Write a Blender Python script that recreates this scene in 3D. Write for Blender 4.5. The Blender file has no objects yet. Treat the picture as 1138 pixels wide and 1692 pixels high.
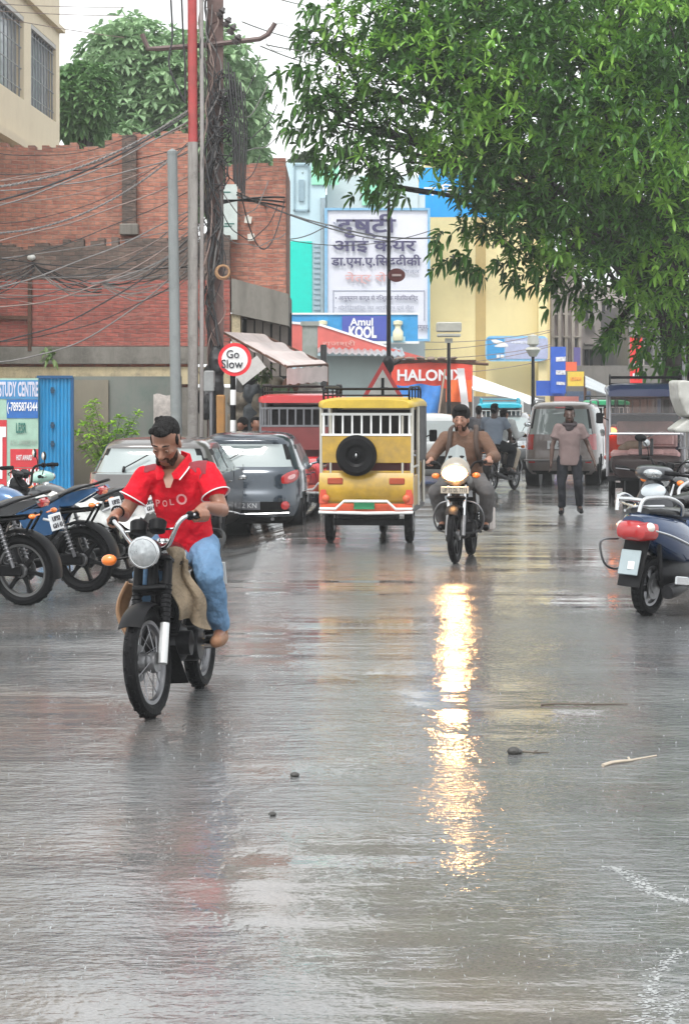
import bpy, math, random
from mathutils import Vector, Matrix, Euler, noise
R = math.radians; PI = math.pi
V = Vector
random.seed(7)
S = bpy.context.scene
COL = S.collection
# ---------------------------------------------------------------- camera, sky, sun, exposure
F = 3600.0; CX = 569.0; HY = 667.0; H = 1.7          # pixels of the 1138x1692 photograph
cam_d = bpy.data.cameras.new('camera'); cam = bpy.data.objects.new('camera', cam_d); COL.objects.link(cam)
cam.location = (0, 0, H); cam.rotation_euler = (R(90), 0, 0)
cam_d.sensor_fit = 'VERTICAL'; cam_d.sensor_height = 36.0; cam_d.sensor_width = 24.2
cam_d.lens = F / 1692 * 36.0; cam_d.shift_y = -(846 - HY) / 1692.0
cam_d.clip_start = 0.1; cam_d.clip_end = 2000
S.camera = cam
W = bpy.data.worlds.new('World'); S.world = W; W.use_nodes = True
wn = W.node_tree; bg = wn.nodes['Background']
sky = wn.nodes.new('ShaderNodeTexSky'); sky.sky_type = 'NISHITA'; sky.sun_disc = False
SUN_EL, SUN_ROT = R(58), R(200)
sky.sun_elevation = SUN_EL; sky.sun_rotation = SUN_ROT; sky.dust_density = 6; sky.air_density = 1.0; sky.ozone_density = 0.5
hs = wn.nodes.new('ShaderNodeHueSaturation'); hs.inputs['Saturation'].default_value = 0.12
wn.links.new(sky.outputs[0], hs.inputs['Color'])
mixs = wn.nodes.new('ShaderNodeMix'); mixs.data_type = 'RGBA'; mixs.inputs[0].default_value = 0.72
mixs.inputs[7].default_value = (10.0, 10.35, 10.5, 1)     # even overcast cloud layer
wn.links.new(hs.outputs[0], mixs.inputs[6]); wn.links.new(mixs.outputs[2], bg.inputs[0])
bg.inputs[1].default_value = 0.10
sd = bpy.data.lights.new('sun', 'SUN'); sd.energy = 1.1; sd.angle = R(16); sd.color = (1, .965, .92)
sun = bpy.data.objects.new('sun', sd); COL.objects.link(sun)
sun.rotation_euler = (R(90) - SUN_EL, 0, R(180) - SUN_ROT)
S.view_settings.view_transform = 'Standard'; S.view_settings.look = 'None'
S.view_settings.exposure = 1.0; S.view_settings.gamma = 1.0
S.cycles.max_bounces = 8; S.cycles.diffuse_bounces = 3; S.cycles.glossy_bounces = 3
S.cycles.transmission_bounces = 4; S.cycles.transparent_max_bounces = 10; S.cycles.volume_bounces = 0
S.cycles.sample_clamp_indirect = 12

def P(px, py, d): return V(((px - CX) / F * d, d, H - (py - HY) / F * d))
def PX(px, d): return (px - CX) / F * d
def PZ(py, d): return H - (py - HY) / F * d
def sst(a, b, x):
    t = min(1, max(0, (x - a) / (b - a))); return t * t * (3 - 2 * t)
def gz(x, y):                                            # height of the ground: road crown, sunken left shoulder, faint swells
    a = -0.17 * sst(20, 27, y) * sst(-0.6, -1.5, x)
    return a
def G(px, py):
    d = F * H / (py - HY); return V(((px - CX) / F * d, d, 0))

# ---------------------------------------------------------------- materials
MC = {}
def _nt(m): return m.node_tree.nodes, m.node_tree.links
def mat(name, col, rough=0.6, metal=0.0, var=0.12, scale=6.0, bump=0.0, bscale=40.0, coat=0.0, emit=0.0, ecol=None, dirt=0.0, spec=0.5, stretch=None, trans=0.0):
    if name in MC: return MC[name]
    m = bpy.data.materials.new(name); m.use_nodes = True; n, l = _nt(m)
    b = n['Principled BSDF']; b.inputs['Roughness'].default_value = rough; b.inputs['Metallic'].default_value = metal
    b.inputs['Coat Weight'].default_value = coat; b.inputs['Coat Roughness'].default_value = 0.06
    b.inputs['Specular IOR Level'].default_value = spec
    tc = n.new('ShaderNodeTexCoord'); src = tc.outputs['Object']
    if stretch:
        mp = n.new('ShaderNodeMapping'); mp.inputs['Scale'].default_value = stretch; l.new(src, mp.inputs[0]); src = mp.outputs[0]
    no = n.new('ShaderNodeTexNoise'); no.inputs['Scale'].default_value = scale; no.inputs['Detail'].default_value = 5; no.inputs['Roughness'].default_value = .65
    l.new(src, no.inputs['Vector'])
    mr = n.new('ShaderNodeMapRange'); mr.inputs['From Min'].default_value = .3; mr.inputs['From Max'].default_value = .7
    mr.inputs['To Min'].default_value = 1 - var; mr.inputs['To Max'].default_value = 1 + var
    l.new(no.outputs[0], mr.inputs[0])
    mu = n.new('ShaderNodeVectorMath'); mu.operation = 'SCALE'; mu.inputs[0].default_value = col[:3]
    l.new(mr.outputs[0], mu.inputs['Scale']); out = mu.outputs[0]
    if dirt > 0:
        n2 = n.new('ShaderNodeTexNoise'); n2.inputs['Scale'].default_value = scale * .35; n2.inputs['Detail'].default_value = 8; n2.inputs['Roughness'].default_value = .75
        l.new(src, n2.inputs['Vector'])
        r2 = n.new('ShaderNodeMapRange'); r2.inputs['From Min'].default_value = .45; r2.inputs['From Max'].default_value = .72
        r2.inputs['To Max'].default_value = dirt; l.new(n2.outputs[0], r2.inputs[0])
        mx = n.new('ShaderNodeMix'); mx.data_type = 'RGBA'; l.new(r2.outputs[0], mx.inputs[0]); l.new(out, mx.inputs[6])
        mx.inputs[7].default_value = (.09, .08, .065, 1); out = mx.outputs[2]
    l.new(out, b.inputs['Base Color'])
    if bump > 0:
        nb = n.new('ShaderNodeTexNoise'); nb.inputs['Scale'].default_value = bscale; nb.inputs['Detail'].default_value = 4
        l.new(src, nb.inputs['Vector']); bp = n.new('ShaderNodeBump'); bp.inputs['Strength'].default_value = min(1, bump); bp.inputs['Distance'].default_value = .02 * max(1, bump)
        l.new(nb.outputs[0], bp.inputs['Height']); l.new(bp.outputs[0], b.inputs['Normal'])
    if emit > 0:
        b.inputs['Emission Color'].default_value = (*(ecol or col)[:3], 1); b.inputs['Emission Strength'].default_value = emit
    if trans > 0: b.inputs['Transmission Weight'].default_value = trans
    MC[name] = m; return m

def mat_glass(name, tint=(.75, .85, .84), op=.25, rough=.02, ior=2.1):
    """Thin window glass: tinted see-through pane with a fresnel reflection."""
    if name in MC: return MC[name]
    m = bpy.data.materials.new(name); m.use_nodes = True; n, l = _nt(m); n.remove(n['Principled BSDF'])
    tr = n.new('ShaderNodeBsdfTransparent'); tr.inputs[0].default_value = (*tint, 1)
    gl = n.new('ShaderNodeBsdfGlossy'); gl.inputs['Roughness'].default_value = rough
    fr = n.new('ShaderNodeFresnel'); fr.inputs[0].default_value = ior
    df = n.new('ShaderNodeBsdfDiffuse'); df.inputs[0].default_value = (.5, .58, .58, 1)
    m1 = n.new('ShaderNodeMixShader'); m1.inputs[0].default_value = op; l.new(tr.outputs[0], m1.inputs[1]); l.new(df.outputs[0], m1.inputs[2])
    m2 = n.new('ShaderNodeMixShader'); l.new(fr.outputs[0], m2.inputs[0]); l.new(m1.outputs[0], m2.inputs[1]); l.new(gl.outputs[0], m2.inputs[2])
    l.new(m2.outputs[0], n['Material Output'].inputs[0]); MC[name] = m; return m

def mat_brick(name, c1, c2, mortar, bw=.23, bh=.085, stain=.5, dark=(.05, .045, .04), top=None):
    if name in MC: return MC[name]
    m = bpy.data.materials.new(name); m.use_nodes = True; n, l = _nt(m); b = n['Principled BSDF']; b.inputs['Roughness'].default_value = .8
    tc = n.new('ShaderNodeTexCoord'); sp = n.new('ShaderNodeSeparateXYZ'); l.new(tc.outputs['Object'], sp.inputs[0])
    ad = n.new('ShaderNodeMath'); l.new(sp.outputs[0], ad.inputs[0]); l.new(sp.outputs[1], ad.inputs[1])
    wz = n.new('ShaderNodeTexNoise'); wz.inputs['Scale'].default_value = 1.3; wz.inputs['Detail'].default_value = 3; l.new(tc.outputs['Object'], wz.inputs['Vector'])
    wm = n.new('ShaderNodeMath'); wm.operation = 'MULTIPLY_ADD'; wm.inputs[1].default_value = .12; l.new(wz.outputs[0], wm.inputs[0]); l.new(sp.outputs[2], wm.inputs[2])
    cb = n.new('ShaderNodeCombineXYZ'); l.new(ad.outputs[0], cb.inputs[0]); l.new(wm.outputs[0], cb.inputs[1])
    br = n.new('ShaderNodeTexBrick'); br.inputs['Scale'].default_value = 1; br.inputs['Brick Width'].default_value = bw; br.inputs['Row Height'].default_value = bh
    br.inputs['Mortar Size'].default_value = .009; br.inputs['Mortar Smooth'].default_value = .4; br.inputs['Bias'].default_value = -.2
    br.inputs['Color1'].default_value = (*c1, 1); br.inputs['Color2'].default_value = (*c2, 1); br.inputs['Mortar'].default_value = (*mortar, 1)
    l.new(cb.outputs[0], br.inputs['Vector'])
    no = n.new('ShaderNodeTexNoise'); no.inputs['Scale'].default_value = .9; no.inputs['Detail'].default_value = 9; no.inputs['Roughness'].default_value = .72
    sm = n.new('ShaderNodeMapping'); sm.inputs['Scale'].default_value = (1.5, 1.5, .45); l.new(tc.outputs['Object'], sm.inputs[0]); l.new(sm.outputs[0], no.inputs['Vector'])
    r = n.new('ShaderNodeMapRange'); r.inputs['From Min'].default_value = .42; r.inputs['From Max'].default_value = .7; r.inputs['To Max'].default_value = stain; l.new(no.outputs[0], r.inputs[0])
    f = n.new('ShaderNodeTexNoise'); f.inputs['Scale'].default_value = 14; f.inputs['Detail'].default_value = 6
    mp = n.new('ShaderNodeMapping'); mp.inputs['Scale'].default_value = (.5, .5, 2.2); l.new(tc.outputs['Object'], mp.inputs[0]); l.new(mp.outputs[0], f.inputs['Vector'])
    fr = n.new('ShaderNodeMapRange'); fr.inputs['From Min'].default_value = .3; fr.inputs['From Max'].default_value = .7; fr.inputs['To Min'].default_value = .68; fr.inputs['To Max'].default_value = 1.3; l.new(f.outputs[0], fr.inputs[0])
    sc = n.new('ShaderNodeVectorMath'); sc.operation = 'SCALE'; l.new(br.outputs['Color'], sc.inputs[0]); l.new(fr.outputs[0], sc.inputs['Scale'])
    mx = n.new('ShaderNodeMix'); mx.data_type = 'RGBA'; l.new(r.outputs[0], mx.inputs[0]); l.new(sc.outputs[0], mx.inputs[6]); mx.inputs[7].default_value = (*dark, 1)
    pn = n.new('ShaderNodeTexNoise'); pn.inputs['Scale'].default_value = 2.3; pn.inputs['Detail'].default_value = 10; pn.inputs['Roughness'].default_value = .8
    pm = n.new('ShaderNodeMapping'); pm.inputs['Scale'].default_value = (.7, .7, 1.6); pm.inputs['Location'].default_value = (7, 3, 5); l.new(tc.outputs['Object'], pm.inputs[0]); l.new(pm.outputs[0], pn.inputs['Vector'])
    pr = n.new('ShaderNodeMapRange'); pr.inputs['From Min'].default_value = .5; pr.inputs['From Max'].default_value = .7; pr.inputs['To Max'].default_value = .55; l.new(pn.outputs[0], pr.inputs[0])
    px = n.new('ShaderNodeMix'); px.data_type = 'RGBA'; l.new(pr.outputs[0], px.inputs[0]); l.new(mx.outputs[2], px.inputs[6]); px.inputs[7].default_value = (c1[0] * .7 + .14, c1[1] * .8 + .12, c1[2] * .8 + .1, 1)
    l.new(px.outputs[2], b.inputs['Base Color'])
    bp = n.new('ShaderNodeBump'); bp.inputs['Strength'].default_value = .6; bp.inputs['Distance'].default_value = .02
    iv = n.new('ShaderNodeMath'); iv.operation = 'MULTIPLY_ADD'; iv.inputs[1].default_value = -1; l.new(br.outputs['Fac'], iv.inputs[0]); l.new(f.outputs[0], iv.inputs[2])
    l.new(iv.outputs[0], bp.inputs['Height']); l.new(bp.outputs[0], b.inputs['Normal'])
    MC[name] = m; return m

def mat_plaster(name, col, stain_col, amt=.6, streak=1.0, rough=.75, scale=1.0):
    """Weathered plaster or concrete with vertical rain streaks and patches."""
    if name in MC: return MC[name]
    m = bpy.data.materials.new(name); m.use_nodes = True; n, l = _nt(m); b = n['Principled BSDF']; b.inputs['Roughness'].default_value = rough
    tc = n.new('ShaderNodeTexCoord')
    mp = n.new('ShaderNodeMapping'); mp.inputs['Scale'].default_value = (2.2 * scale, 2.2 * scale, .28 * scale); l.new(tc.outputs['Object'], mp.inputs[0])
    a = n.new('ShaderNodeTexNoise'); a.inputs['Scale'].default_value = 1.6; a.inputs['Detail'].default_value = 8; a.inputs['Roughness'].default_value = .7; l.new(mp.outputs[0], a.inputs['Vector'])
    c = n.new('ShaderNodeTexNoise'); c.inputs['Scale'].default_value = 1.1 * scale; c.inputs['Detail'].default_value = 9; c.inputs['Roughness'].default_value = .75; l.new(tc.outputs['Object'], c.inputs['Vector'])
    r1 = n.new('ShaderNodeMapRange'); r1.inputs['From Min'].default_value = .45; r1.inputs['From Max'].default_value = .75; r1.inputs['To Max'].default_value = amt * streak; l.new(a.outputs[0], r1.inputs[0])
    r2 = n.new('ShaderNodeMapRange'); r2.inputs['From Min'].default_value = .48; r2.inputs['From Max'].default_value = .68; r2.inputs['To Max'].default_value = amt; l.new(c.outputs[0], r2.inputs[0])
    mxm = n.new('ShaderNodeMath'); mxm.operation = 'MAXIMUM'; l.new(r1.outputs[0], mxm.inputs[0]); l.new(r2.outputs[0], mxm.inputs[1])
    mx = n.new('ShaderNodeMix'); mx.data_type = 'RGBA'; l.new(mxm.outputs[0], mx.inputs[0]); mx.inputs[6].default_value = (*col, 1); mx.inputs[7].default_value = (*stain_col, 1)
    l.new(mx.outputs[2], b.inputs['Base Color'])
    bp = n.new('ShaderNodeBump'); bp.inputs['Strength'].default_value = .35; bp.inputs['Distance'].default_value = .02
    l.new(c.outputs[0], bp.inputs['Height']); l.new(bp.outputs[0], b.inputs['Normal'])
    MC[name] = m; return m

def mat_leaf(name, c1, c2, rough=.45):
    if name in MC: return MC[name]
    m = bpy.data.materials.new(name); m.use_nodes = True; n, l = _nt(m); b = n['Principled BSDF']; b.inputs['Roughness'].default_value = rough
    g = n.new('ShaderNodeNewGeometry'); rp = n.new('ShaderNodeValToRGB')
    rp.color_ramp.elements[0].color = (*c1, 1); rp.color_ramp.elements[1].color = (*c2, 1)
    l.new(g.outputs['Random Per Island'], rp.inputs[0]); l.new(rp.outputs[0], b.inputs['Base Color'])
    tl = n.new('ShaderNodeBsdfTranslucent'); l.new(rp.outputs[0], tl.inputs[0]); ms = n.new('ShaderNodeMixShader'); ms.inputs[0].default_value = .22
    l.new(b.outputs[0], ms.inputs[1]); l.new(tl.outputs[0], ms.inputs[2]); l.new(ms.outputs[0], n['Material Output'].inputs[0])
    MC[name] = m; return m

# ---------------------------------------------------------------- mesh builder
def frame_from(d, up=V((0, 0, 1))):
    d = d.normalized()
    if abs(d.dot(up)) > .98: up = V((1, 0, 0))
    x = up.cross(d).normalized(); y = d.cross(x)
    return x, y, d
def spline(pts, n=6):
    """Catmull-Rom through points (any tuple length)."""
    pts = [tuple(p) for p in pts]; out = []
    L = len(pts)
    for i in range(L - 1):
        p0, p1, p2, p3 = pts[max(0, i - 1)], pts[i], pts[i + 1], pts[min(L - 1, i + 2)]
        for k in range(n):
            t = k / n
            out.append(tuple(.5 * (2 * b + (c - a) * t + (2 * a - 5 * b + 4 * c - d) * t * t + (-a + 3 * b - 3 * c + d) * t ** 3) for a, b, c, d in zip(p0, p1, p2, p3)))
    out.append(pts[-1]); return out

class MB:
    def __init__(s, M=None): s.v = []; s.f = []; s.M = M or Matrix.Identity(4)
    def add(s, vs, fs):
        o = len(s.v); s.v += [tuple(s.M @ V(v)) for v in vs]; s.f += [tuple(i + o for i in f) for f in fs]; return s
    def box(s, c, sz, rot=None, bev=0.0):
        hx, hy, hz = sz[0] / 2, sz[1] / 2, sz[2] / 2
        if bev > 0:
            b = min(bev, hx * .9, hy * .9, hz * .9); vs = []; ring = []
            for zz, ins in ((-hz, b), (-hz + b, 0), (hz - b, 0), (hz, b)):
                x, y = hx - ins, hy - ins; k = b if ins == 0 else b * .6
                for (a, q) in ((x, y - k), (x - k, y), (-x + k, y), (-x, y - k), (-x, -y + k), (-x + k, -y), (x - k, -y), (x, -y + k)): vs.append((a, q, zz))
            fs = [tuple(reversed(range(8))), tuple(range(24, 32))]
            for r in range(3):
                for i in range(8): fs.append((r * 8 + i, r * 8 + (i + 1) % 8, r * 8 + 8 + (i + 1) % 8, r * 8 + 8 + i))
        else:
            vs = [(x, y, z) for x in (-hx, hx) for y in (-hy, hy) for z in (-hz, hz)]
            fs = [(0, 1, 3, 2), (4, 6, 7, 5), (0, 4, 5, 1), (2, 3, 7, 6), (0, 2, 6, 4), (1, 5, 7, 3)]
        m = rot.to_matrix() if isinstance(rot, Euler) else rot
        vs = [(V(c) + (m @ V(v) if m else V(v))) for v in vs]
        return s.add(vs, fs)
    def tube(s, pts, r, n=8, cap=True, flat=1.0):
        pts = [V(p) for p in pts]; rr = r if isinstance(r, (list, tuple)) else [r] * len(pts)
        vs = []; fs = []; x = None
        for i, p in enumerate(pts):
            d = (pts[min(i + 1, len(pts) - 1)] - pts[max(i - 1, 0)])
            if d.length < 1e-9: d = V((0, 0, 1))
            d.normalize()
            if x is None: x, y, _ = frame_from(d)
            else:
                x = x - d * x.dot(d)
                x = frame_from(d)[0] if x.length < 1e-6 else x.normalized()
                y = d.cross(x)
            for k in range(n):
                a = 2 * PI * k / n; vs.append(p + x * math.cos(a) * rr[i] + y * math.sin(a) * rr[i] * flat)
        for i in range(len(pts) - 1):
            for k in range(n): fs.append((i * n + k, i * n + (k + 1) % n, (i + 1) * n + (k + 1) % n, (i + 1) * n + k))
        if cap: fs.append(tuple(reversed(range(n)))); fs.append(tuple(range((len(pts) - 1) * n, len(pts) * n)))
        return s.add(vs, fs)
    def lathe(s, prof, c, axis=(0, 0, 1), n=24, arc=(0, 2 * PI), closed=False):
        x, y, d = frame_from(V(axis)); vs = []; fs = []; full = abs(arc[1] - arc[0] - 2 * PI) < 1e-6
        m = n if full else n + 1
        for (r, h) in prof:
            for k in range(m):
                a = arc[0] + (arc[1] - arc[0]) * k / n; vs.append(V(c) + x * math.cos(a) * r + y * math.sin(a) * r + d * h)
        L = len(prof)
        for i in range(L if closed else L - 1):
            j = (i + 1) % L
            for k in range(n):
                k2 = (k + 1) % m; fs.append((i * m + k, i * m + k2, j * m + k2, j * m + k))
        return s.add(vs, fs)
    def torus(s, c, axis, R_, r, n=32, k=10, arc=(0, 2 * PI), flat=1.0):
        return s.lathe([(R_ + r * math.cos(2 * PI * i / k), flat * r * math.sin(2 * PI * i / k)) for i in range(k)], c, axis, n, arc, True)
    def ell(s, c, rad, rot=None, n=14, m=9):
        vs = [V((0, 0, -1))]; fs = []
        for i in range(1, m):
            t = -PI / 2 + PI * i / m
            for k in range(n): a = 2 * PI * k / n; vs.append(V((math.cos(a) * math.cos(t), math.sin(a) * math.cos(t), math.sin(t))))
        vs.append(V((0, 0, 1))); L = len(vs) - 1
        for k in range(n): fs.append((0, 1 + (k + 1) % n, 1 + k)); fs.append((L, L - n + k, L - n + (k + 1) % n))
        for i in range(m - 2):
            for k in range(n): a = 1 + i * n; fs.append((a + k, a + (k + 1) % n, a + n + (k + 1) % n, a + n + k))
        mm = rot.to_matrix() if isinstance(rot, Euler) else rot
        out = []
        for v in vs:
            w = V((v.x * rad[0], v.y * rad[1], v.z * rad[2])); out.append(V(c) + (mm @ w if mm else w))
        return s.add(out, fs)
    def cone(s, p0, p1, r0, r1, n=12):
        """round-ended tapered capsule"""
        p0, p1 = V(p0), V(p1); d = p1 - p0; L = d.length
        if L < 1e-6: return s.ell(p0, (r0,) * 3)
        x, y, d = frame_from(d); prof = []
        for i in range(0, 5): a = -PI / 2 + PI / 2 * i / 4; prof.append((max(1e-4, r0 * math.cos(a)), r0 * math.sin(a)))
        for i in range(0, 5): a = PI / 2 * i / 4; prof.append((max(1e-4, r1 * math.cos(a)), L + r1 * math.sin(a)))
        vs = []; fs = []
        for (r, h) in prof:
            for k in range(n): a = 2 * PI * k / n; vs.append(p0 + x * math.cos(a) * r + y * math.sin(a) * r + d * h)
        for i in range(len(prof) - 1):
            for k in range(n): fs.append((i * n + k, i * n + (k + 1) % n, (i + 1) * n + (k + 1) % n, (i + 1) * n + k))
        fs.append(tuple(reversed(range(n)))); fs.append(tuple(range((len(prof) - 1) * n, len(prof) * n)))
        return s.add(vs, fs)
    def prism(s, poly, h0, h1, ax='y'):
        """2-D polygon extruded along an axis. ax y: poly in (x,z); x: poly in (y,z); z: poly in (x,y)"""
        n = len(poly); f = {'y': lambda a, b, h: (a, h, b), 'x': lambda a, b, h: (h, a, b), 'z': lambda a, b, h: (a, b, h)}[ax]
        vs = [f(a, b, h0) for a, b in poly] + [f(a, b, h1) for a, b in poly]
        fs = [tuple(range(n)), tuple(reversed(range(n, 2 * n)))] + [(i, i + n, (i + 1) % n + n, (i + 1) % n) for i in range(n)]
        return s.add(vs, fs)
    def loft(s, rings, cap=True):
        n = len(rings[0]); vs = [p for r in rings for p in r]; fs = []
        for i in range(len(rings) - 1):
            for k in range(n): fs.append((i * n + k, i * n + (k + 1) % n, (i + 1) * n + (k + 1) % n, (i + 1) * n + k))
        if cap: fs.append(tuple(reversed(range(n)))); fs.append(tuple(range((len(rings) - 1) * n, len(rings) * n)))
        return s.add(vs, fs)
    def sheet(s, f, nu, nv, th=0.0):
        """surface f(u,v) -> point, optional thickness"""
        g = [[V(f(i / nu, j / nv)) for j in range(nv + 1)] for i in range(nu + 1)]
        vs = [p for r in g for p in r]; m = nv + 1
        fs = [(i * m + j, (i + 1) * m + j, (i + 1) * m + j + 1, i * m + j + 1) for i in range(nu) for j in range(nv)]
        if th:
            N = len(vs); nr = []
            for i in range(nu + 1):
                for j in range(nv + 1):
                    a = g[min(i + 1, nu)][j] - g[max(i - 1, 0)][j]; b = g[i][min(j + 1, nv)] - g[i][max(j - 1, 0)]
                    c = a.cross(b); nr.append(c.normalized() if c.length > 1e-9 else V((0, 0, 1)))
            vs = vs + [p - q * th for p, q in zip(vs, nr)]; fs += [tuple(reversed([k + N for k in f_])) for f_ in fs]
            b = [i * m for i in range(nu + 1)] + [nu * m + j for j in range(1, m)] + [i * m + nv for i in range(nu - 1, -1, -1)] + [j for j in range(nv - 1, 0, -1)]
            for i in range(len(b)): p, q = b[i], b[(i + 1) % len(b)]; fs.append((q, p, p + N, q + N))
        return s.add(vs, fs)
    def build(s, name, m, parent=None, smooth=38, loc=None, **tags):
        me = bpy.data.meshes.new(name); me.from_pydata(s.v, [], s.f); me.validate(clean_customdata=False); me.update()
        if m: me.materials.append(m)
        o = bpy.data.objects.new(name, me); COL.objects.link(o)
        if smooth:
            me.polygons.foreach_set('use_smooth', [True] * len(me.polygons))
            if smooth < 180:
                try: me.set_sharp_from_angle(angle=R(smooth))
                except Exception: pass
        if parent: o.parent = parent
        for k, v_ in tags.items(): o[k] = v_
        return o

def thing(name, label, cat, loc=(0, 0, 0), rz=0.0, group=None, roll=0.0):
    o = bpy.data.objects.new(name, None); COL.objects.link(o); o.empty_display_size = .1
    o.location = loc; o.rotation_mode = 'XYZ'; o.rotation_euler = (roll, 0, rz); o['label'] = label; o['category'] = cat
    if group: o['group'] = group
    return o
def tag(o, label, cat, group=None):
    o['label'] = label; o['category'] = cat
    if group: o['group'] = group
    return o
def struct(o): o['kind'] = 'structure'; return o
def text_mesh(body, size, off=0.0, ext=.003, w=None, h=None):
    """lettering as (verts, faces) centred in the xz plane, facing -y"""
    c = bpy.data.curves.new('lettering', 'FONT'); c.body = body; c.size = size; c.offset = off; c.extrude = ext; c.resolution_u = 3
    c.align_x = 'CENTER'; c.align_y = 'CENTER'
    o = bpy.data.objects.new('lettering', c); COL.objects.link(o); me = bpy.data.meshes.new_from_object(o)
    vs = [v.co.copy() for v in me.vertices]; fs = [tuple(p.vertices) for p in me.polygons]
    bpy.data.objects.remove(o); bpy.data.curves.remove(c); bpy.data.meshes.remove(me)
    if not vs: return [], []
    x0, x1 = min(v.x for v in vs), max(v.x for v in vs); y0, y1 = min(v.y for v in vs), max(v.y for v in vs)
    sx = w / (x1 - x0) if w else 1; sy = h / (y1 - y0) if h else (sx if w else 1)
    if h and not w: sx = sy
    return [V(((v.x - (x0 + x1) / 2) * sx, -v.z, (v.y - (y0 + y1) / 2) * sy)) for v in vs], fs
def text(body, M, m, parent, size=1, w=None, h=None, off=0.0, ext=.003, name='lettering'):
    vs, fs = text_mesh(body, size, off, ext, w, h)
    b = MB(M); b.add(vs, fs); return b.build(name, m, parent, smooth=0)
def remesh(mb, name, m, parent, voxel, smooth=6, fac=.5, disp=0.0, dscale=.12):
    """union of the closed shapes in mb as one continuous smooth surface"""
    o = mb.build(name, m, None, smooth=0)
    md = o.modifiers.new('r', 'REMESH'); md.mode = 'VOXEL'; md.voxel_size = voxel; md.adaptivity = 0
    if smooth: sm = o.modifiers.new('s', 'SMOOTH'); sm.factor = fac; sm.iterations = smooth
    if disp:
        tx = bpy.data.textures.new('folds', 'CLOUDS'); tx.noise_scale = dscale
        dm = o.modifiers.new('d', 'DISPLACE'); dm.texture = tx; dm.strength = disp; dm.mid_level = .5; dm.texture_coords = 'LOCAL'
    bpy.context.view_layer.update()
    dg = bpy.context.evaluated_depsgraph_get(); me = bpy.data.meshes.new_from_object(o.evaluated_get(dg)); me.name = name
    o.modifiers.clear(); old = o.data; o.data = me; bpy.data.meshes.remove(old)
    me.materials.clear(); me.materials.append(m); me.polygons.foreach_set('use_smooth', [True] * len(me.polygons))
    if parent: o.parent = parent
    return o

# common materials
BLACK = mat('black_plastic', (.007, .007, .008), .42, var=.2, spec=.13)
RUBBER = mat('tyre_rubber', (.009, .009, .01), .6, var=.25, bump=.4, bscale=90, spec=.1)
CHROME = mat('chrome', (.55, .56, .57), .14, 1.0, var=.05)
STEEL = mat('grey_steel', (.2, .2, .21), .35, .9, var=.15)
DKMET = mat('dark_engine_metal', (.02, .02, .022), .42, .4, var=.4, scale=25, spec=.25)
ALU = mat('cast_alloy', (.2, .2, .205), .38, .85, var=.2, scale=30)
WHITEP = mat('white_paint', (.78, .79, .78), .4, var=.05)
ORANGE = mat('orange_lens', (.85, .2, .02), .15, var=.05, coat=.8)
REDL = mat('red_lens', (.38, .01, .012), .15, var=.1, coat=1)
LENS = mat('clear_lens', (.38, .4, .41), .12, .7, var=.45, scale=16, coat=1)
MIRG = mat('mirror_glass', (.8, .83, .85), .03, 1, var=.02)
VINYL = mat('wet_black_vinyl', (.012, .012, .014), .3, var=.15, coat=.15, bump=.2, bscale=30)
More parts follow.
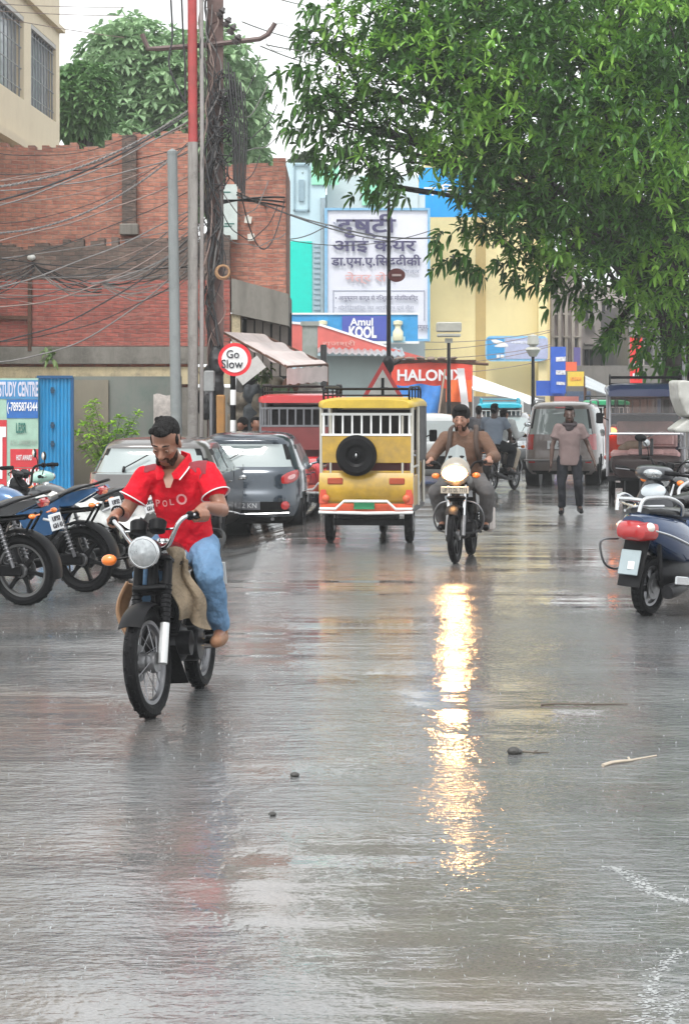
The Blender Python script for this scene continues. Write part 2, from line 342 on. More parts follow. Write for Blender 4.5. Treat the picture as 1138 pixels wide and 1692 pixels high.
# ---------------------------------------------------------------- the setting
def road_mat():
    m = bpy.data.materials.new('wet_asphalt'); m.use_nodes = True; n, l = _nt(m); b = n['Principled BSDF']
    tc = n.new('ShaderNodeTexCoord'); O = tc.outputs['Object']
    def nz(scale, det=4, rough=.6, mp=None):
        t = n.new('ShaderNodeTexNoise'); t.inputs['Scale'].default_value = scale; t.inputs['Detail'].default_value = det; t.inputs['Roughness'].default_value = rough
        if mp:
            q = n.new('ShaderNodeMapping'); q.inputs['Scale'].default_value = mp; l.new(O, q.inputs[0]); l.new(q.outputs[0], t.inputs['Vector'])
        else: l.new(O, t.inputs['Vector'])
        return t.outputs[0]
    def rng(s, a, c, lo, hi):
        r = n.new('ShaderNodeMapRange'); r.inputs['From Min'].default_value = a; r.inputs['From Max'].default_value = c
        r.inputs['To Min'].default_value = lo; r.inputs['To Max'].default_value = hi; l.new(s, r.inputs[0]); return r.outputs[0]
    big = nz(.42, 7, .62, (1, .55, 1)); fine = nz(70, 3, .7); mud = nz(.38, 7, .62, (1, .6, 1))
    mx = n.new('ShaderNodeMix'); mx.data_type = 'RGBA'; l.new(rng(mud, .46, .66, 0, .75), mx.inputs[0])
    mx.inputs[6].default_value = (.09, .093, .095, 1); mx.inputs[7].default_value = (.15, .105, .08, 1)
    sc = n.new('ShaderNodeVectorMath'); sc.operation = 'SCALE'; l.new(mx.outputs[2], sc.inputs[0]); l.new(rng(fine, .3, .7, .6, 1.45), sc.inputs['Scale'])
    l.new(sc.outputs[0], b.inputs['Base Color'])
    b.inputs['Roughness'].default_value = .6
    b.inputs['Coat Weight'].default_value = 1.0; b.inputs['Coat IOR'].default_value = 1.55
    l.new(rng(big, .4, .54, .19, .055), b.inputs['Coat Roughness'])
    # rough stones below, thin moving water film above
    bp = n.new('ShaderNodeBump'); bp.inputs['Strength'].default_value = .5; bp.inputs['Distance'].default_value = .01; l.new(fine, bp.inputs['Height']); l.new(bp.outputs[0], b.inputs['Normal'])
    w1 = nz(9, 3, .6, (.75, 1.5, 1)); w2 = nz(34, 2, .55, (.8, 1.2, 1)); w3 = nz(1.0, 2, .5, (.16, 1.2, 1))
    vo = n.new('ShaderNodeTexVoronoi'); vo.inputs['Scale'].default_value = 7.5; l.new(O, vo.inputs['Vector'])
    rg = n.new('ShaderNodeMath'); rg.operation = 'MULTIPLY'; rg.inputs[1].default_value = 46; l.new(vo.outputs['Distance'], rg.inputs[0])
    sn = n.new('ShaderNodeMath'); sn.operation = 'SINE'; l.new(rg.outputs[0], sn.inputs[0])
    fo = rng(vo.outputs['Distance'], .12, .5, 1, 0)
    sf = n.new('ShaderNodeMath'); sf.operation = 'MULTIPLY'; l.new(sn.outputs[0], sf.inputs[0]); l.new(fo, sf.inputs[1])
    def ma(a, k, c):
        t = n.new('ShaderNodeMath'); t.operation = 'MULTIPLY_ADD'; t.inputs[1].default_value = k; l.new(a, t.inputs[0])
        if c is None: t.inputs[2].default_value = 0
        else: l.new(c, t.inputs[2])
        return t.outputs[0]
    damp = rng(big, .39, .55, 1.15, .16)
    sm = ma(w1, .012, ma(w2, .0026, ma(sf.outputs[0], .0003, None)))
    dm = n.new('ShaderNodeMath'); dm.operation = 'MULTIPLY'; l.new(sm, dm.inputs[0]); l.new(damp, dm.inputs[1])
    hgt = ma(w3, .034, dm.outputs[0])
    b2 = n.new('ShaderNodeBump'); b2.inputs['Strength'].default_value = 1; b2.inputs['Distance'].default_value = 1.0
    l.new(hgt, b2.inputs['Height']); l.new(b2.outputs[0], b.inputs['Coat Normal'])
    return m
ROAD = road_mat()
def ground():
    ys = [-30, -10, 0, 2] + [3 + .25 * i for i in range(0, 130)] + [36 + i * 1.5 for i in range(30)] + [90, 120, 200, 500, 1500]
    xs = [-1500, -200, -40, -12] + [-8 + .2 * i for i in range(0, 71)] + [8, 12, 40, 200, 1500]
    vs = [(x, y, gz(x, y)) for y in ys for x in xs]; nx = len(xs)
    fs = [(j * nx + i, j * nx + i + 1, (j + 1) * nx + i + 1, (j + 1) * nx + i) for j in range(len(ys) - 1) for i in range(nx - 1)]
    b = MB(); b.v = vs; b.f = fs; o = b.build('road', ROAD); struct(o)
ground()
# floating litter and twigs on the water
TW = mat('wet_twig', (.09, .07, .05), .5)
def twig(px, py, L, a, label, m=TW, r=.006):
    p = G(px, py); t = MB(); n = 6
    t.tube([(math.cos(a) * L * (i / n - .5), math.sin(a) * L * (i / n - .5) + .012 * math.sin(i * 1.7), .006 + .004 * math.sin(i)) for i in range(n + 1)], [r * (1 - .1 * i) for i in range(n + 1)], 6)
    t.tube([(0, 0, .006), (.05 * math.cos(a + .8), .05 * math.sin(a + .8), .01)], r * .6, 5)
    o = t.build('twig', m); o.location = (p.x, p.y, gz(p.x, p.y)); tag(o, label, 'twig')
twig(1040, 1258, .42, .8, 'pale bent twig lying on the wet road at the right', mat('pale_twig', (.45, .38, .3), .5), .009)
twig(965, 1165, .5, .12, 'long thin dark twig lying on the wet road below the scooter side', r=.007)
twig(880, 1245, .16, .2, 'short dark twig beside the small stone on the wet road')
b = MB(); b.ell((0, 0, .014), (.032, .026, .022)); b.ell((.024, .01, .01), (.02, .02, .014)); o = b.build('stone', mat('dark_stone', (.04, .038, .035), .5, bump=.6)); o.location = G(848, 1246)
tag(o, 'small dark stone on the wet road right of the headlight reflection', 'stone')
b = MB(); b.ell((0, 0, .008), (.022, .016, .013)); o = b.build('stone', MC['dark_stone']); o.location = G(487, 1283)
tag(o, 'tiny dark pebble on the wet road near its middle', 'stone')
b = MB(); b.ell((0, 0, .007), (.017, .014, .011)); o = b.build('stone', MC['dark_stone']); o.location = G(450, 1348)
tag(o, 'tiny pebble on the wet road, nearest the camera', 'stone')

BR1 = mat_brick('old_red_brick', (.52, .22, .15), (.36, .13, .095), (.34, .23, .19), stain=.55)
BR2 = mat_brick('dark_red_brick', (.42, .115, .09), (.29, .075, .06), (.27, .13, .11), stain=.5, bh=.075)
BR3 = mat_brick('dark_brown_brick', (.17, .11, .09), (.1, .075, .065), (.1, .085, .075), stain=.7)  # darker brown brick for the buttress and top course
CONC = mat_plaster('weathered_concrete', (.24, .225, .2), (.07, .065, .055), .75)
CONG = mat_plaster('green_stained_concrete', (.2, .21, .19), (.1, .16, .14), .6)
CREAM = mat_plaster('cream_wall_paint', (.7, .6, .44), (.55, .45, .32), .35)
PEEL = mat_plaster('peeling_cream_plaster', (.58, .49, .31), (.16, .13, .1), .95, .5, scale=1.6)
YEL = mat_plaster('yellow_wall_paint', (.86, .72, .38), (.6, .46, .22), .4, .6, scale=.4)
YBRN = mat_plaster('brown_yellow_paint', (.6, .43, .17), (.4, .28, .12), .6, 1.0, scale=.5)
PALE = mat_plaster('pale_blue_grey_wall', (.55, .64, .66), (.4, .48, .5), .35, scale=.5)
GRYW = mat_plaster('grey_beige_wall', (.36, .33, .31), (.2, .17, .16), .6, scale=.6)
PINKW = mat_plaster('mauve_grey_wall', (.38, .32, .31), (.2, .15, .15), .6, scale=.6)
DARK = mat('dark_opening', (.02, .02, .022), .6)
RUST = mat('rusty_iron', (.12, .06, .04), .7, .3, var=.4, bump=.4)

def ragged(x0, x1, z, amp, n, seed, y0, y1, zb, bh=.085):
    """wall polygon whose top edge is broken brick by brick"""
    rn = random.Random(seed); pts = [(x0, zb)]; 
    top = []
    for i in range(n):
        a, c = x0 + (x1 - x0) * i / n, x0 + (x1 - x0) * (i + 1) / n
        zz = (z(a) if callable(z) else z) + rn.choice([0, 0, 0, -bh, -bh * .5, bh * .5]) * amp
        top += [(a, zz), (c, zz)]
    pts = pts + top + [(x1, zb)]
    # columns keep the faces convex
    b = MB()
    for i in range(n):
        a, c, zz = top[2 * i][0], top[2 * i + 1][0], top[2 * i][1]
        b.add([(a, y0, zb), (c, y0, zb), (c, y0, zz), (a, y0, zz), (a, y1, zb), (c, y1, zb), (c, y1, zz), (a, y1, zz)],
              [(0, 1, 2, 3), (7, 6, 5, 4), (3, 2, 6, 7)] + ([(4, 0, 3, 7)] if i == 0 or top[2 * i - 1][1] != zz else []) + ([(1, 5, 6, 2)] if i == n - 1 or top[2 * i + 2][1] != zz else []))
    return b
# upper brick wall (y 230..400)
D1, D2, D3 = 42.0, 40.5, 38.6
t = thing('brick_wall', 'tall upper red brick wall with a dark buttress behind the cables', 'wall', (PX(-80, D1), D1, 0))
x1 = PX(312, D1) - PX(-80, D1)
zt = PZ(236, D1)
ragged(0, x1, lambda x: zt - .05 * math.sin(x) + (.14 if x > 2.9 else 0), 1, 34, 3, 0, .35, 0).build('wall', BR1, t, 0)
b = MB(); bx0, bx1 = PX(200, D1) - PX(-80, D1), PX(226, D1) - PX(-80, D1)
b.box(((bx0 + bx1) / 2 + .02, -.08, (PZ(225, D1) + PZ(372, D1)) / 2), (.27, .16, PZ(225, D1) - PZ(372, D1))); b.build('buttress', BR3, t, 0)
b = MB(); b.box(((bx0 + bx1) / 2 + .02, -.09, PZ(380, D1)), (.36, .2, .22), bev=.02); b.build('buttress_foot', CONC, t, 0)
# lower brick wall (y 395..600)
t = thing('brick_wall', 'lower dark red brick wall with dark broken top course', 'wall', (PX(-80, D2), D2, 0))
x1 = PX(380, D2) - PX(-80, D2); zt2 = PZ(398, D2)
slope = lambda x: PZ(408, D2) + (PZ(388, D2) - PZ(408, D2)) * x / x1
ragged(0, x1, slope, 1.2, 40, 9, 0, .3, PZ(462, D2)).build('top_course', BR3, t, 0)
b = MB(); b.box((x1 / 2, .15, (PZ(462, D2) + PZ(572, D2)) / 2), (x1, .296, PZ(462, D2) - PZ(572, D2) - .002)); b.build('wall', BR2, t, 0)
b = MB(); b.box((x1 / 2, .12, PZ(587, D2)), (x1, .38, .32)); b.build('ledge', CONC, t, 0)
b = MB(); b.box((x1 / 2, .15, PZ(616, D2) - .05), (x1, .3, PZ(600, D2) - PZ(632, D2) - .04)); b.build('plaster_band', PEEL, t, 0)
b = MB(); b.box((x1 / 2, .16, PZ(640, D2) / 2), (x1, .28, PZ(640, D2))); b.build('footing', CONC, t, 0)
# iron bracket on the lower wall
t = thing('iron_bracket', 'rusty iron bracket and post on the lower brick wall carrying cables', 'bracket', P(48, 580, D2 - .05))
b = MB(); h_ = PZ(432, D2) - PZ(588, D2); b.box((.02, 0, h_ / 2), (.07, .07, h_)); b.box((-.4, 0, .62 * 1 - .0), (.85, .06, .07)); b.build('post', RUST, t)
b = MB(); b.ell((.05, -.02, h_ - .02), (.08, .06, .06)); b.build('insulator', mat('white_porcelain', (.6, .6, .58), .2), t)
# ground level walls behind the cars
b = MB(); X0, X1 = PX(60, D3), PX(300, D3)
b.box(((X0 + X1) / 2, 0, PZ(622, D3) / 2), (X1 - X0, .2, PZ(622, D3))); o = b.build('boundary_wall', CONG, None, 0, loc=None); o.location = (0, D3, 0)
tag(o, 'grey green stained concrete boundary wall behind the green shrub', 'wall')
b = MB(); b.box(((PX(118, D3) + PX(180, D3)) / 2, -.14, PZ(628, D3) / 2), (PX(182, D3) - PX(118, D3), .06, PZ(628, D3))); o = b.build('plastered_panel', mat_plaster('beige_concrete', (.25, .22, .17), (.13, .12, .1), .5)); o.location = (0, D3, 0)
tag(o, 'beige plastered wall panel beside the blue metal gate', 'wall')
b = MB(); b.sheet(lambda u, v: (u * .34, -.004 - .012 * math.sin(v * 6), -v * .62 + .02 * math.sin(u * 7)), 6, 8, .003)
o = b.build('poster', mat('torn_paper', (.55, .5, .47), .7, var=.3, scale=8)); o.location = P(254, 652, D3 - .12); tag(o, 'torn pale poster pasted on the green stained wall', 'poster')
b = MB(); b.sheet(lambda u, v: (u * .4, -.004, -v * .5 + .03 * math.sin(u * 5)), 4, 4, .003)
o = b.build('poster', MC['torn_paper']); o.location = P(250, 715, D3 - .12); tag(o, 'lower torn poster on the green stained wall by the poles', 'poster')

# blue gate with banner
D4 = 37.5
t = thing('metal_gate', 'bright blue corrugated metal gate beside the study banner', 'gate', (PX(64, D4), D4, 0), R(2))
wg = PX(119, D4) - PX(64, D4); hg = PZ(624, D4); n = 60
BLUEG = mat('blue_gate_paint', (.015, .24, .5), .4, var=.15, dirt=.15, stretch=(1, 1, .3))
b = MB(); b.sheet(lambda u, v: (u * wg, -.022 * abs(math.sin(u * PI * 9)), v * hg), n, 2, .02); b.build('gate_panel', BLUEG, t, 40)
b = MB(); b.box((wg / 2, -.03, hg + .01), (wg + .04, .06, .05)); b.box((wg + .01, -.01, hg / 2), (.05, .06, hg)); b.build('gate_frame', mat('dark_blue_frame', (.01, .08, .2), .5), t)
for z in (hg * .9, hg * .62, hg * .47, hg * .3):
    b = MB(); b.box((wg * .42, -.04, z), (.05, .04, .1)); b.tube([(wg * .36, -.05, z), (wg * .5, -.05, z)], .012); b.build('latch', mat('latch_iron', (.01, .05, .1), .5), t)
D5 = 37.4
def panel(b, x0, x1, z0, z1, y, th=.01): return b.box(((x0 + x1) / 2, y, (z0 + z1) / 2), (x1 - x0, th, z1 - z0))
t = thing('shop_banner', 'blue, green and red study centre banner at the left edge', 'banner', (PX(-60, D5), D5, 0))
def bx(px): return PX(px, D5) - PX(-60, D5)
def bz(py): return PZ(py, D5)
BBLU = mat('banner_blue', (.02, .13, .42), .35); BBL2 = mat('banner_light_blue', (.06, .25, .5), .35); BGRN = mat('banner_mint', (.33, .5, .4), .4); BRED = mat('banner_red', (.55, .03, .04), .4); BLIL = mat('banner_lilac', (.6, .6, .72), .4)
b = MB(); panel(b, 0, bx(64), 0, bz(625), 0, .03); b.build('backing_board', BGRN, t, 0)
b = MB(); panel(b, 0, bx(64), bz(659), bz(628), -.022); b.build('title_strip', BBL2, t, 0)
b = MB(); panel(b, bx(12), bx(64), bz(691), bz(660), -.022); b.build('phone_strip', BBLU, t, 0)
b = MB(); panel(b, 0, bx(12), bz(806), bz(694), -.022); panel(b, bx(18), bx(64), bz(772), bz(742), -.022); panel(b, bx(18), bx(64), bz(815), bz(773), -.02); b.build('red_panels', BRED, t, 0)
LW = mat('white_letter', (.8, .8, .82), .4, var=.02); LG = mat('dark_green_letter', (.03, .16, .13), .4)
def bt(s, px, py, w, h, m, off=.01, D=D5, ox=-60): return text(s, Matrix.Translation((bx(px), -.034, bz(py))), m, t, w=w, h=h, off=off)
s_ = D5 / F
bt('NS STUDY CENTRE', 25, 643, 78 * s_, 25 * s_, BLIL, .03)
bt('(-7895874344', 38, 674, 50 * s_, 19 * s_, LW, .02)
bt('LESR', 36, 707, 17 * s_, 17 * s_, LG, .02)
bt('A.V.S. AWARD INT', 40, 731, 44 * s_, 9 * s_, mat('grey_letter', (.35, .42, .36), .5), .01)
bt('HOT AWARD', 41, 756, 26 * s_, 9 * s_, LW, .02)
bt('LIBRARY', 43, 796, 46 * s_, 42 * s_, LW, .03)
bt('T', 3, 748, 16 * s_, 86 * s_, LW, .03)

# cream building at the far left, wall running away from the camera
hd = math.atan(191 / 3600.0)
t = thing('apartment_building', 'cream building with grilled windows above the brick wall, top left', 'building', (PX(99, 50), 50, 0), -hd)
# local: y runs along the wall away from the camera (0 = far corner), x to the right
b = MB(); Hh = 13.5
b.box((-4, 3, Hh / 2 ), (8, 22, Hh)); bo = b
segs = []
b = MB()
def wallbox(x0, x1, y0, y1, z0, z1): b.box(((x0 + x1) / 2, (y0 + y1) / 2, (z0 + z1) / 2), (x1 - x0, y1 - y0, z1 - z0))
wins = [(-3.35, -.45), (-7.6, -4.1), (-12.0, -8.4)]
zw0, zw1 = 8.1, 9.85
wallbox(-8, -.25, -13, 0, 0, Hh)
wallbox(-.25, 0, -13, 0, 0, zw0); wallbox(-.25, 0, -13, 0, zw1, Hh)
ed = [-13, -12.0, -8.4, -7.6, -4.1, -3.35, -.45, 0]
for i in range(0, 8, 2): wallbox(-.25, 0, ed[i], ed[i + 1], zw0, zw1)
b.build('wall', CREAM, t, 0)
b = MB(); b.box((.12, -6.5, 7.05), (.26, 13.1, .16)); b.box((.06, -6.5, 10.25), (.14, 13.1, .1)); b.build('ledge', CREAM, t, 0)
GW = mat('grey_window_glass', (.3, .33, .36), .15, var=.3, scale=2)
for a, c in wins:
    b = MB(); b.box((-.2, (a + c) / 2, (zw0 + zw1) / 2), (.03, c - a, zw1 - zw0)); w = b.build('window', GW, t, 0)
    b = MB()
    for k in range(9): y = a + (c - a) * (k + .5) / 9; b.tube([(-.06, y, zw0), (-.06, y, zw1)], .016, 5)
    for k in range(4): z = zw0 + (zw1 - zw0) * (k + .5) / 4; b.tube([(-.06, a, z), (-.06, c, z)], .014, 5)
    b.build('grille', mat('grey_grille', (.22, .23, .25), .5), w)
    b = MB(); b.box((-.05, (a + c) / 2, zw1 - .05), (.09, c - a, .09)); b.box((-.05, a + .04, (zw0 + zw1) / 2), (.085, .08, zw1 - zw0)); b.build('frame', mat('window_frame', (.4, .38, .36), .5), w)

# right hand brick building with shop mouth (px 395..478)
D6 = 41.0
t = thing('brick_building', 'narrow brick building with grey concrete ledge behind the utility pole', 'building', (PX(360, D6), D6, 0))
def cx(px): return PX(px, D6) - PX(360, D6)
def cz(py): return PZ(py, D6)
ragged(cx(372), cx(473), lambda x: cz(272) + .14 * max(0, x - .9), .7, 10, 5, 0, 3.0, cz(500)).build('wall', BR1, t, 0)
b = MB(); b.box((cx(462), -.05, (cz(262) + cz(486)) / 2), (.24, .1, cz(262) - cz(486))); b.build('buttress', BR1, t, 0)
b = MB(); b.add([(cx(385), -.5, cz(520)), (cx(478), -.5, cz(540)), (cx(478), -.5, cz(488)), (cx(385), -.5, cz(462)), (cx(385), 2, cz(520)), (cx(478), 2, cz(540)), (cx(478), 2, cz(488)), (cx(385), 2, cz(462))], [(0, 1, 2, 3), (7, 6, 5, 4), (4, 0, 3, 7), (1, 5, 6, 2), (3, 2, 6, 7), (0, 4, 5, 1)]); b.build('concrete_ledge', CONC, t, 0)
b = MB(); b.box((cx(392), -.2, cz(560)), (.16, .5, cz(520) - cz(620))); b.build('column', PEEL, t, 0)
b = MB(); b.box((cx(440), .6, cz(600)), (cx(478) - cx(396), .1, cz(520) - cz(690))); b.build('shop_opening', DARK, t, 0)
b = MB()
for px in (414, 428, 441, 456, 470): b.box((cx(px), -.05, cz(575)), (.13, .12, cz(532) - cz(625)))
b.build('shutter_post', mat_plaster('grey_wood', (.22, .19, .17), (.1, .085, .075), .7), t, 0)
b = MB(); b.box((cx(415), .5, cz(720)), (cx(470) - cx(360), .5, 1.2)); b.build('shop_counter', PEEL, t, 0)
b = MB(); b.box((cx(374), -.14, cz(490)), (.3, .2, cz(465) - cz(518))); b.build('meter_cabinet', mat('cream_cabinet', (.5, .44, .38), .5, dirt=.3), t)
b = MB(); b.box((cx(374), -.16, cz(542)), (.26, .2, cz(521) - cz(566)), bev=.01); b.build('meter_cabinet', mat('ochre_cabinet', (.55, .42, .2), .5, dirt=.3), t)
b = MB(); panel(b, cx(350), cx(393), cz(397), cz(306), -.16, .03); o = b.build('notice_board', mat('pale_notice', (.55, .62, .6), .5, var=.15, scale=4), t, 0)
for k, (a, c, z) in enumerate([(372, 388, 370), (366, 384, 374), (368, 382, 318)]):
    b = MB(); panel(b, cx(a), cx(c), cz(z + 2), cz(z), -.18, .004); b.build('printed_line', LG, o, 0)
for px, py, tilt in ((410, 363, .15), (415, 392, -.1)):
    b = MB(); b.box((0, 0, 0), (.13, .006, .13), Euler((0, tilt, 0))); b.box((0, -.008, .075), (.03, .006, .03)); o = b.build('paper_notice', mat('white_paper', (.7, .68, .62), .7), None, 0); o.location = P(px, py, D6 - .06)
    tag(o, 'small white paper pasted on the brick pillar, %s of the two' % ('upper' if py < 380 else 'lower'), 'paper')

# white awning
t = thing('shop_awning', 'pinkish white sloping shop awning behind the go slow sign', 'awning', (0, 0, 0))
A0, A1, A2, A3 = P(366, 548, 36.5), P(474, 606, 35.2), P(541, 602, 37.5), P(430, 552, 39.5)
AWN = mat('awning_cloth', (.62, .52, .5), .5, var=.12, dirt=.35, scale=3)
b = MB(); b.sheet(lambda u, v: A0.lerp(A1, u).lerp(A3.lerp(A2, u), v) + V((0, 0, .03 * math.sin(u * PI * 7))), 28, 6, .02); b.build('canopy', AWN, t)
b = MB(); b.sheet(lambda u, v: A1.lerp(A2, u) + V((0, 0, -.26 * v + .015 * math.sin(u * 30)-.03)), 16, 2, .01); b.build('valance', AWN, t)
b = MB(); b.tube([A0, A1, A2], .02); b.tube([A3, A2], .02); b.tube([A1, A1 + V((0, 1.5, -.5))], .015); b.tube([A2, V((A2.x, A2.y, 0))], .02); b.build('awning_frame', RUST, t)

def shop_clutter():
    rn = random.Random(4); cols = [(.2, .17, .13), (.07, .08, .09), (.3, .26, .2), (.12, .2, .1), (.25, .12, .08), (.4, .38, .34)]
    names = ['brown', 'black', 'tan', 'green', 'rust red', 'pale grey']
    spots = [(400, 664, 38.5, .5), (418, 652, 38.3, .34), (448, 640, 38.4, .5), (466, 655, 37.6, .42), (490, 640, 38.2, .5), (512, 650, 38, .42), (436, 668, 37.2, .4), (470, 672, 37.2, .4)]
    ops = ['left end', 'second from the left', 'third from the left', 'fourth from the left', 'fifth from the left', 'right end', 'front row', 'front row towards the right']
    for i, (px, py, d, w) in enumerate(spots):
        c = i % 6; m = mat('bundle_' + names[c].replace(' ', '_'), cols[c], .6, var=.35, scale=9, bump=.8, bscale=14)
        b = MB(); z = PZ(py, d)
        b.box((0, 0, -z / 2 - .05), (w, .3, z - .3), bev=.03)
        b.ell((0, 0, 0), (w * .55, .22, .16)); b.ell((w * .2, -.04, .08), (w * .3, .2, .12)); b.ell((-w * .25, -.06, .05), (w * .25, .15, .14))
        o = remesh(b, 'goods_stack', m, None, .03, 3); o.location = (PX(px, d), d, z)
        tag(o, '%s stack of shop goods under the awning, %s' % (names[c], ops[i]), 'goods', 'goods stacked under the awning')
shop_clutter()
# ---------------------------------------------------------------- far buildings
def building(name, label, px0, px1, pytop, d, depth, m, base=0.0):
    t = thing(name, label, 'building', (PX(px0, d), d, 0)); w = PX(px1, d) - PX(px0, d); h = PZ(pytop, d)
    b = MB(); b.box((w / 2, depth / 2, (h + base) / 2), (w, depth, h - base)); b.build('wall', m, t, 0)
    return t, w, h
D7 = 80.0
t, w, h = building('eye_clinic_building', 'pale blue grey building carrying the big Hindi eye clinic board', 470, 702, 322, D7, 12, PALE)
def ex(px): return PX(px, D7) - PX(470, D7)
def ez(py): return PZ(py, D7)
b = MB(); panel(b, ex(472), ex(538), ez(700), ez(272), -.3, .6); b.build('side_bay', mat_plaster('pale_blue_bay', (.5, .66, .72), (.4, .52, .58), .3, scale=.4), t, 0)
b = MB(); panel(b, ex(540), ex(690), ez(345), ez(290), .2, .6); b.build('parapet', PALE, t, 0)
b = MB(); panel(b, ex(479), ex(516), ez(522), ez(401), -.64, .08); b.build('turquoise_panel', mat('turquoise_sheet', (.0, .62, .5), .4, var=.06), t, 0)
b = MB()
for k in range(14): panel(b, ex(519), ex(536), ez(522 - k * 8.6), ez(517 - k * 8.6), -.64, .05)
b.build('louvre', mat('louvre_grey', (.36, .46, .52), .4), t, 0)
MINT = mat('mint_green', (.3, .75, .5), .5, var=.08)
b = MB(); panel(b, ex(598), ex(628), ez(340), ez(294), -.25, .05); b.build('mint_panel', MINT, t, 0)
b = MB(); panel(b, ex(515), ex(560), ez(308), ez(276), -.66, .05); b.build('mint_panel', MINT, t, 0)
b = MB(); w_ = b; 
for (a, c, q, r) in ((486, 511, 352, 274), ): 
    for bar in ((a, a + 2, q, r), (c - 2, c, q, r), (a, c, r + 3, r), (a, c, q, q - 3)): panel(b, ex(bar[0]), ex(bar[1]), ez(bar[2]), ez(bar[3]), -.66, .06)
panel(b, ex(494), ex(503), ez(335), ez(300), -.66, .05)
b.build('window_frame', mat('blue_grey_frame', (.25, .36, .42), .5), t, 0)
b = MB(); b.tube([(ex(534), -.7, ez(700)), (ex(534), -.7, ez(330))], .1, 8); b.build('downpipe', mat('pipe_grey_blue', (.3, .38, .42), .5), t)
# the big Hindi board
t = thing('billboard', 'large white Hindi eye clinic billboard framed in pale blue', 'billboard', (0, 0, 0))
D8 = 79.0
def q(px, py): return Matrix.Translation((PX(px, D8), D8 - .16, PZ(py, D8)))
s8 = D8 / F
b = MB(); panel(b, PX(540, D8), PX(707, D8), PZ(562, D8), PZ(348, D8), D8, .12); b.build('board', mat('board_white', (.68, .69, .76), .4, var=.04, scale=1), t, 0)
b = MB()
for (a, c, r0, r1) in ((536, 541, 564, 344), (706, 710, 564, 344), (541, 706, 348, 344), (541, 706, 564, 560)): panel(b, PX(a, D8), PX(c, D8), PZ(r0, D8), PZ(r1, D8), D8 - .04, .2)
b.build('board_frame', mat('board_blue_frame', (.2, .42, .62), .4), t, 0)
INK = mat('ink_navy', (.06, .055, .13), .5); FADE = mat('faded_red_ink', (.65, .38, .38), .5); GINK = mat('grey_ink', (.3, .32, .4), .5)
def ht(s, px, py, w, h, m=INK, off=.012): text(s, q(px, py), m, t, w=w * s8, h=h * s8, off=off, ext=.01)
ht('दृष्टी', 605, 374, 98, 40, INK, .025)
ht('*', 557, 372, 14, 16, GINK, .02)
ht('आई केयर', 618, 405, 138, 27, INK, .02)
ht('डा.एम.ए.िसददीकी', 621, 432, 148, 22, INK, .02)
ht('नेत्र रोग', 612, 460, 84, 20, FADE)
ht('विशेषज्ञ', 672, 449, 40, 10, GINK)
ht('• आयुष्मान कार्ड से निःशुल्क मोतियाबिन्द', 622, 493, 136, 11, INK, .004)
ht('• मोतियाबिन्द का आपरेशन एवं लेंस', 618, 509, 130, 9, GINK, .0)
ht('की सुविधा उपलब्ध है', 632, 522, 110, 7, INK, .0)
ht('नम्बर.', 697, 542, 20, 9, INK, .0)
b = MB()
for (a, c, r0, r1) in ((550, 551.5, 530, 480), (700, 701.5, 530, 480), (550, 701, 481, 480)): panel(b, PX(a, D8), PX(c, D8), PZ(r0, D8), PZ(r1, D8), D8 - .07, .02)
b.build('text_box_line', GINK, t, 0)
# milk drink banner
D9 = 76.0
t = thing('shop_banner', 'wide blue drink banner with white lettering below the billboard', 'banner', (0, 0, 0))
def fp(b, a, c, r0, r1, y, th=.04): return panel(b, PX(a, D9), PX(c, D9), PZ(r0, D9), PZ(r1, D9), y, th)
AMB = mat('banner_violet_blue', (.07, .1, .42), .35, var=.05); LBL = mat('banner_sky_blue', (.04, .3, .62), .35)
b = MB(); fp(b, 474, 690, 566, 520, D9, .1); b.build('board', LBL, t, 0)
b = MB(); fp(b, 565, 640, 563, 522, D9 - .08, .04); b.build('dark_panel', AMB, t, 0)
b = MB(); fp(b, 470, 692, 520, 517, D9 - .02, .16); fp(b, 598, 692, 568, 564, D9 - .02, .16); b.build('white_edge', WHITEP, t, 0)
s9 = D9 / F
text('Amul', Matrix.Translation((PX(597, D9), D9 - .12, PZ(532, D9))), LW, t, w=38 * s9, h=13 * s9, off=.03)
text('KOOL', Matrix.Translation((PX(599, D9), D9 - .12, PZ(549, D9))), LW, t, w=46 * s9, h=20 * s9, off=.05)
for px in (533, 657):
    b = MB(); k = s9
    b.lathe([(0, 0), (8 * k, 0), (9 * k, 3 * k), (9 * k, 14 * k), (5 * k, 20 * k), (5 * k, 24 * k), (8 * k, 27 * k), (8 * k, 32 * k), (0, 34 * k)], (PX(px, D9), D9 - .12, PZ(563, D9)), (0, 0, 1), 14)
    b.M = Matrix.Identity(4); o = b.build('bottle_picture', mat('cream_bottle', (.75, .72, .5), .4), t)
    b = MB(); fp(b, px - 12, px + 12, 566, 556, D9 - .1, .05); b.build('bottle_base_picture', mat('pale_cyan', (.4, .65, .75), .4), t, 0)

t, w, h = building('yellow_building', 'tall yellow painted building with a long browner strip', 702, 908, 262, 86, 14, YEL)
b = MB(); panel(b, PX(785, 86) - PX(702, 86), PX(802, 86) - PX(702, 86), 0, h - .3, -.012, .02); b.build('brown_strip', YBRN, t, 0)  # narrow browner strip down nearly the full wall height
b = MB(); b.box((PX(894, 86) - PX(702, 86), -.3, h / 2), (.35, .6, h)); b.build('corner_pier', YEL, t, 0)
b = MB(); b.box((w / 2, 0, h + .06), (w + .3, .6, .2)); b.build('parapet', YEL, t, 0)
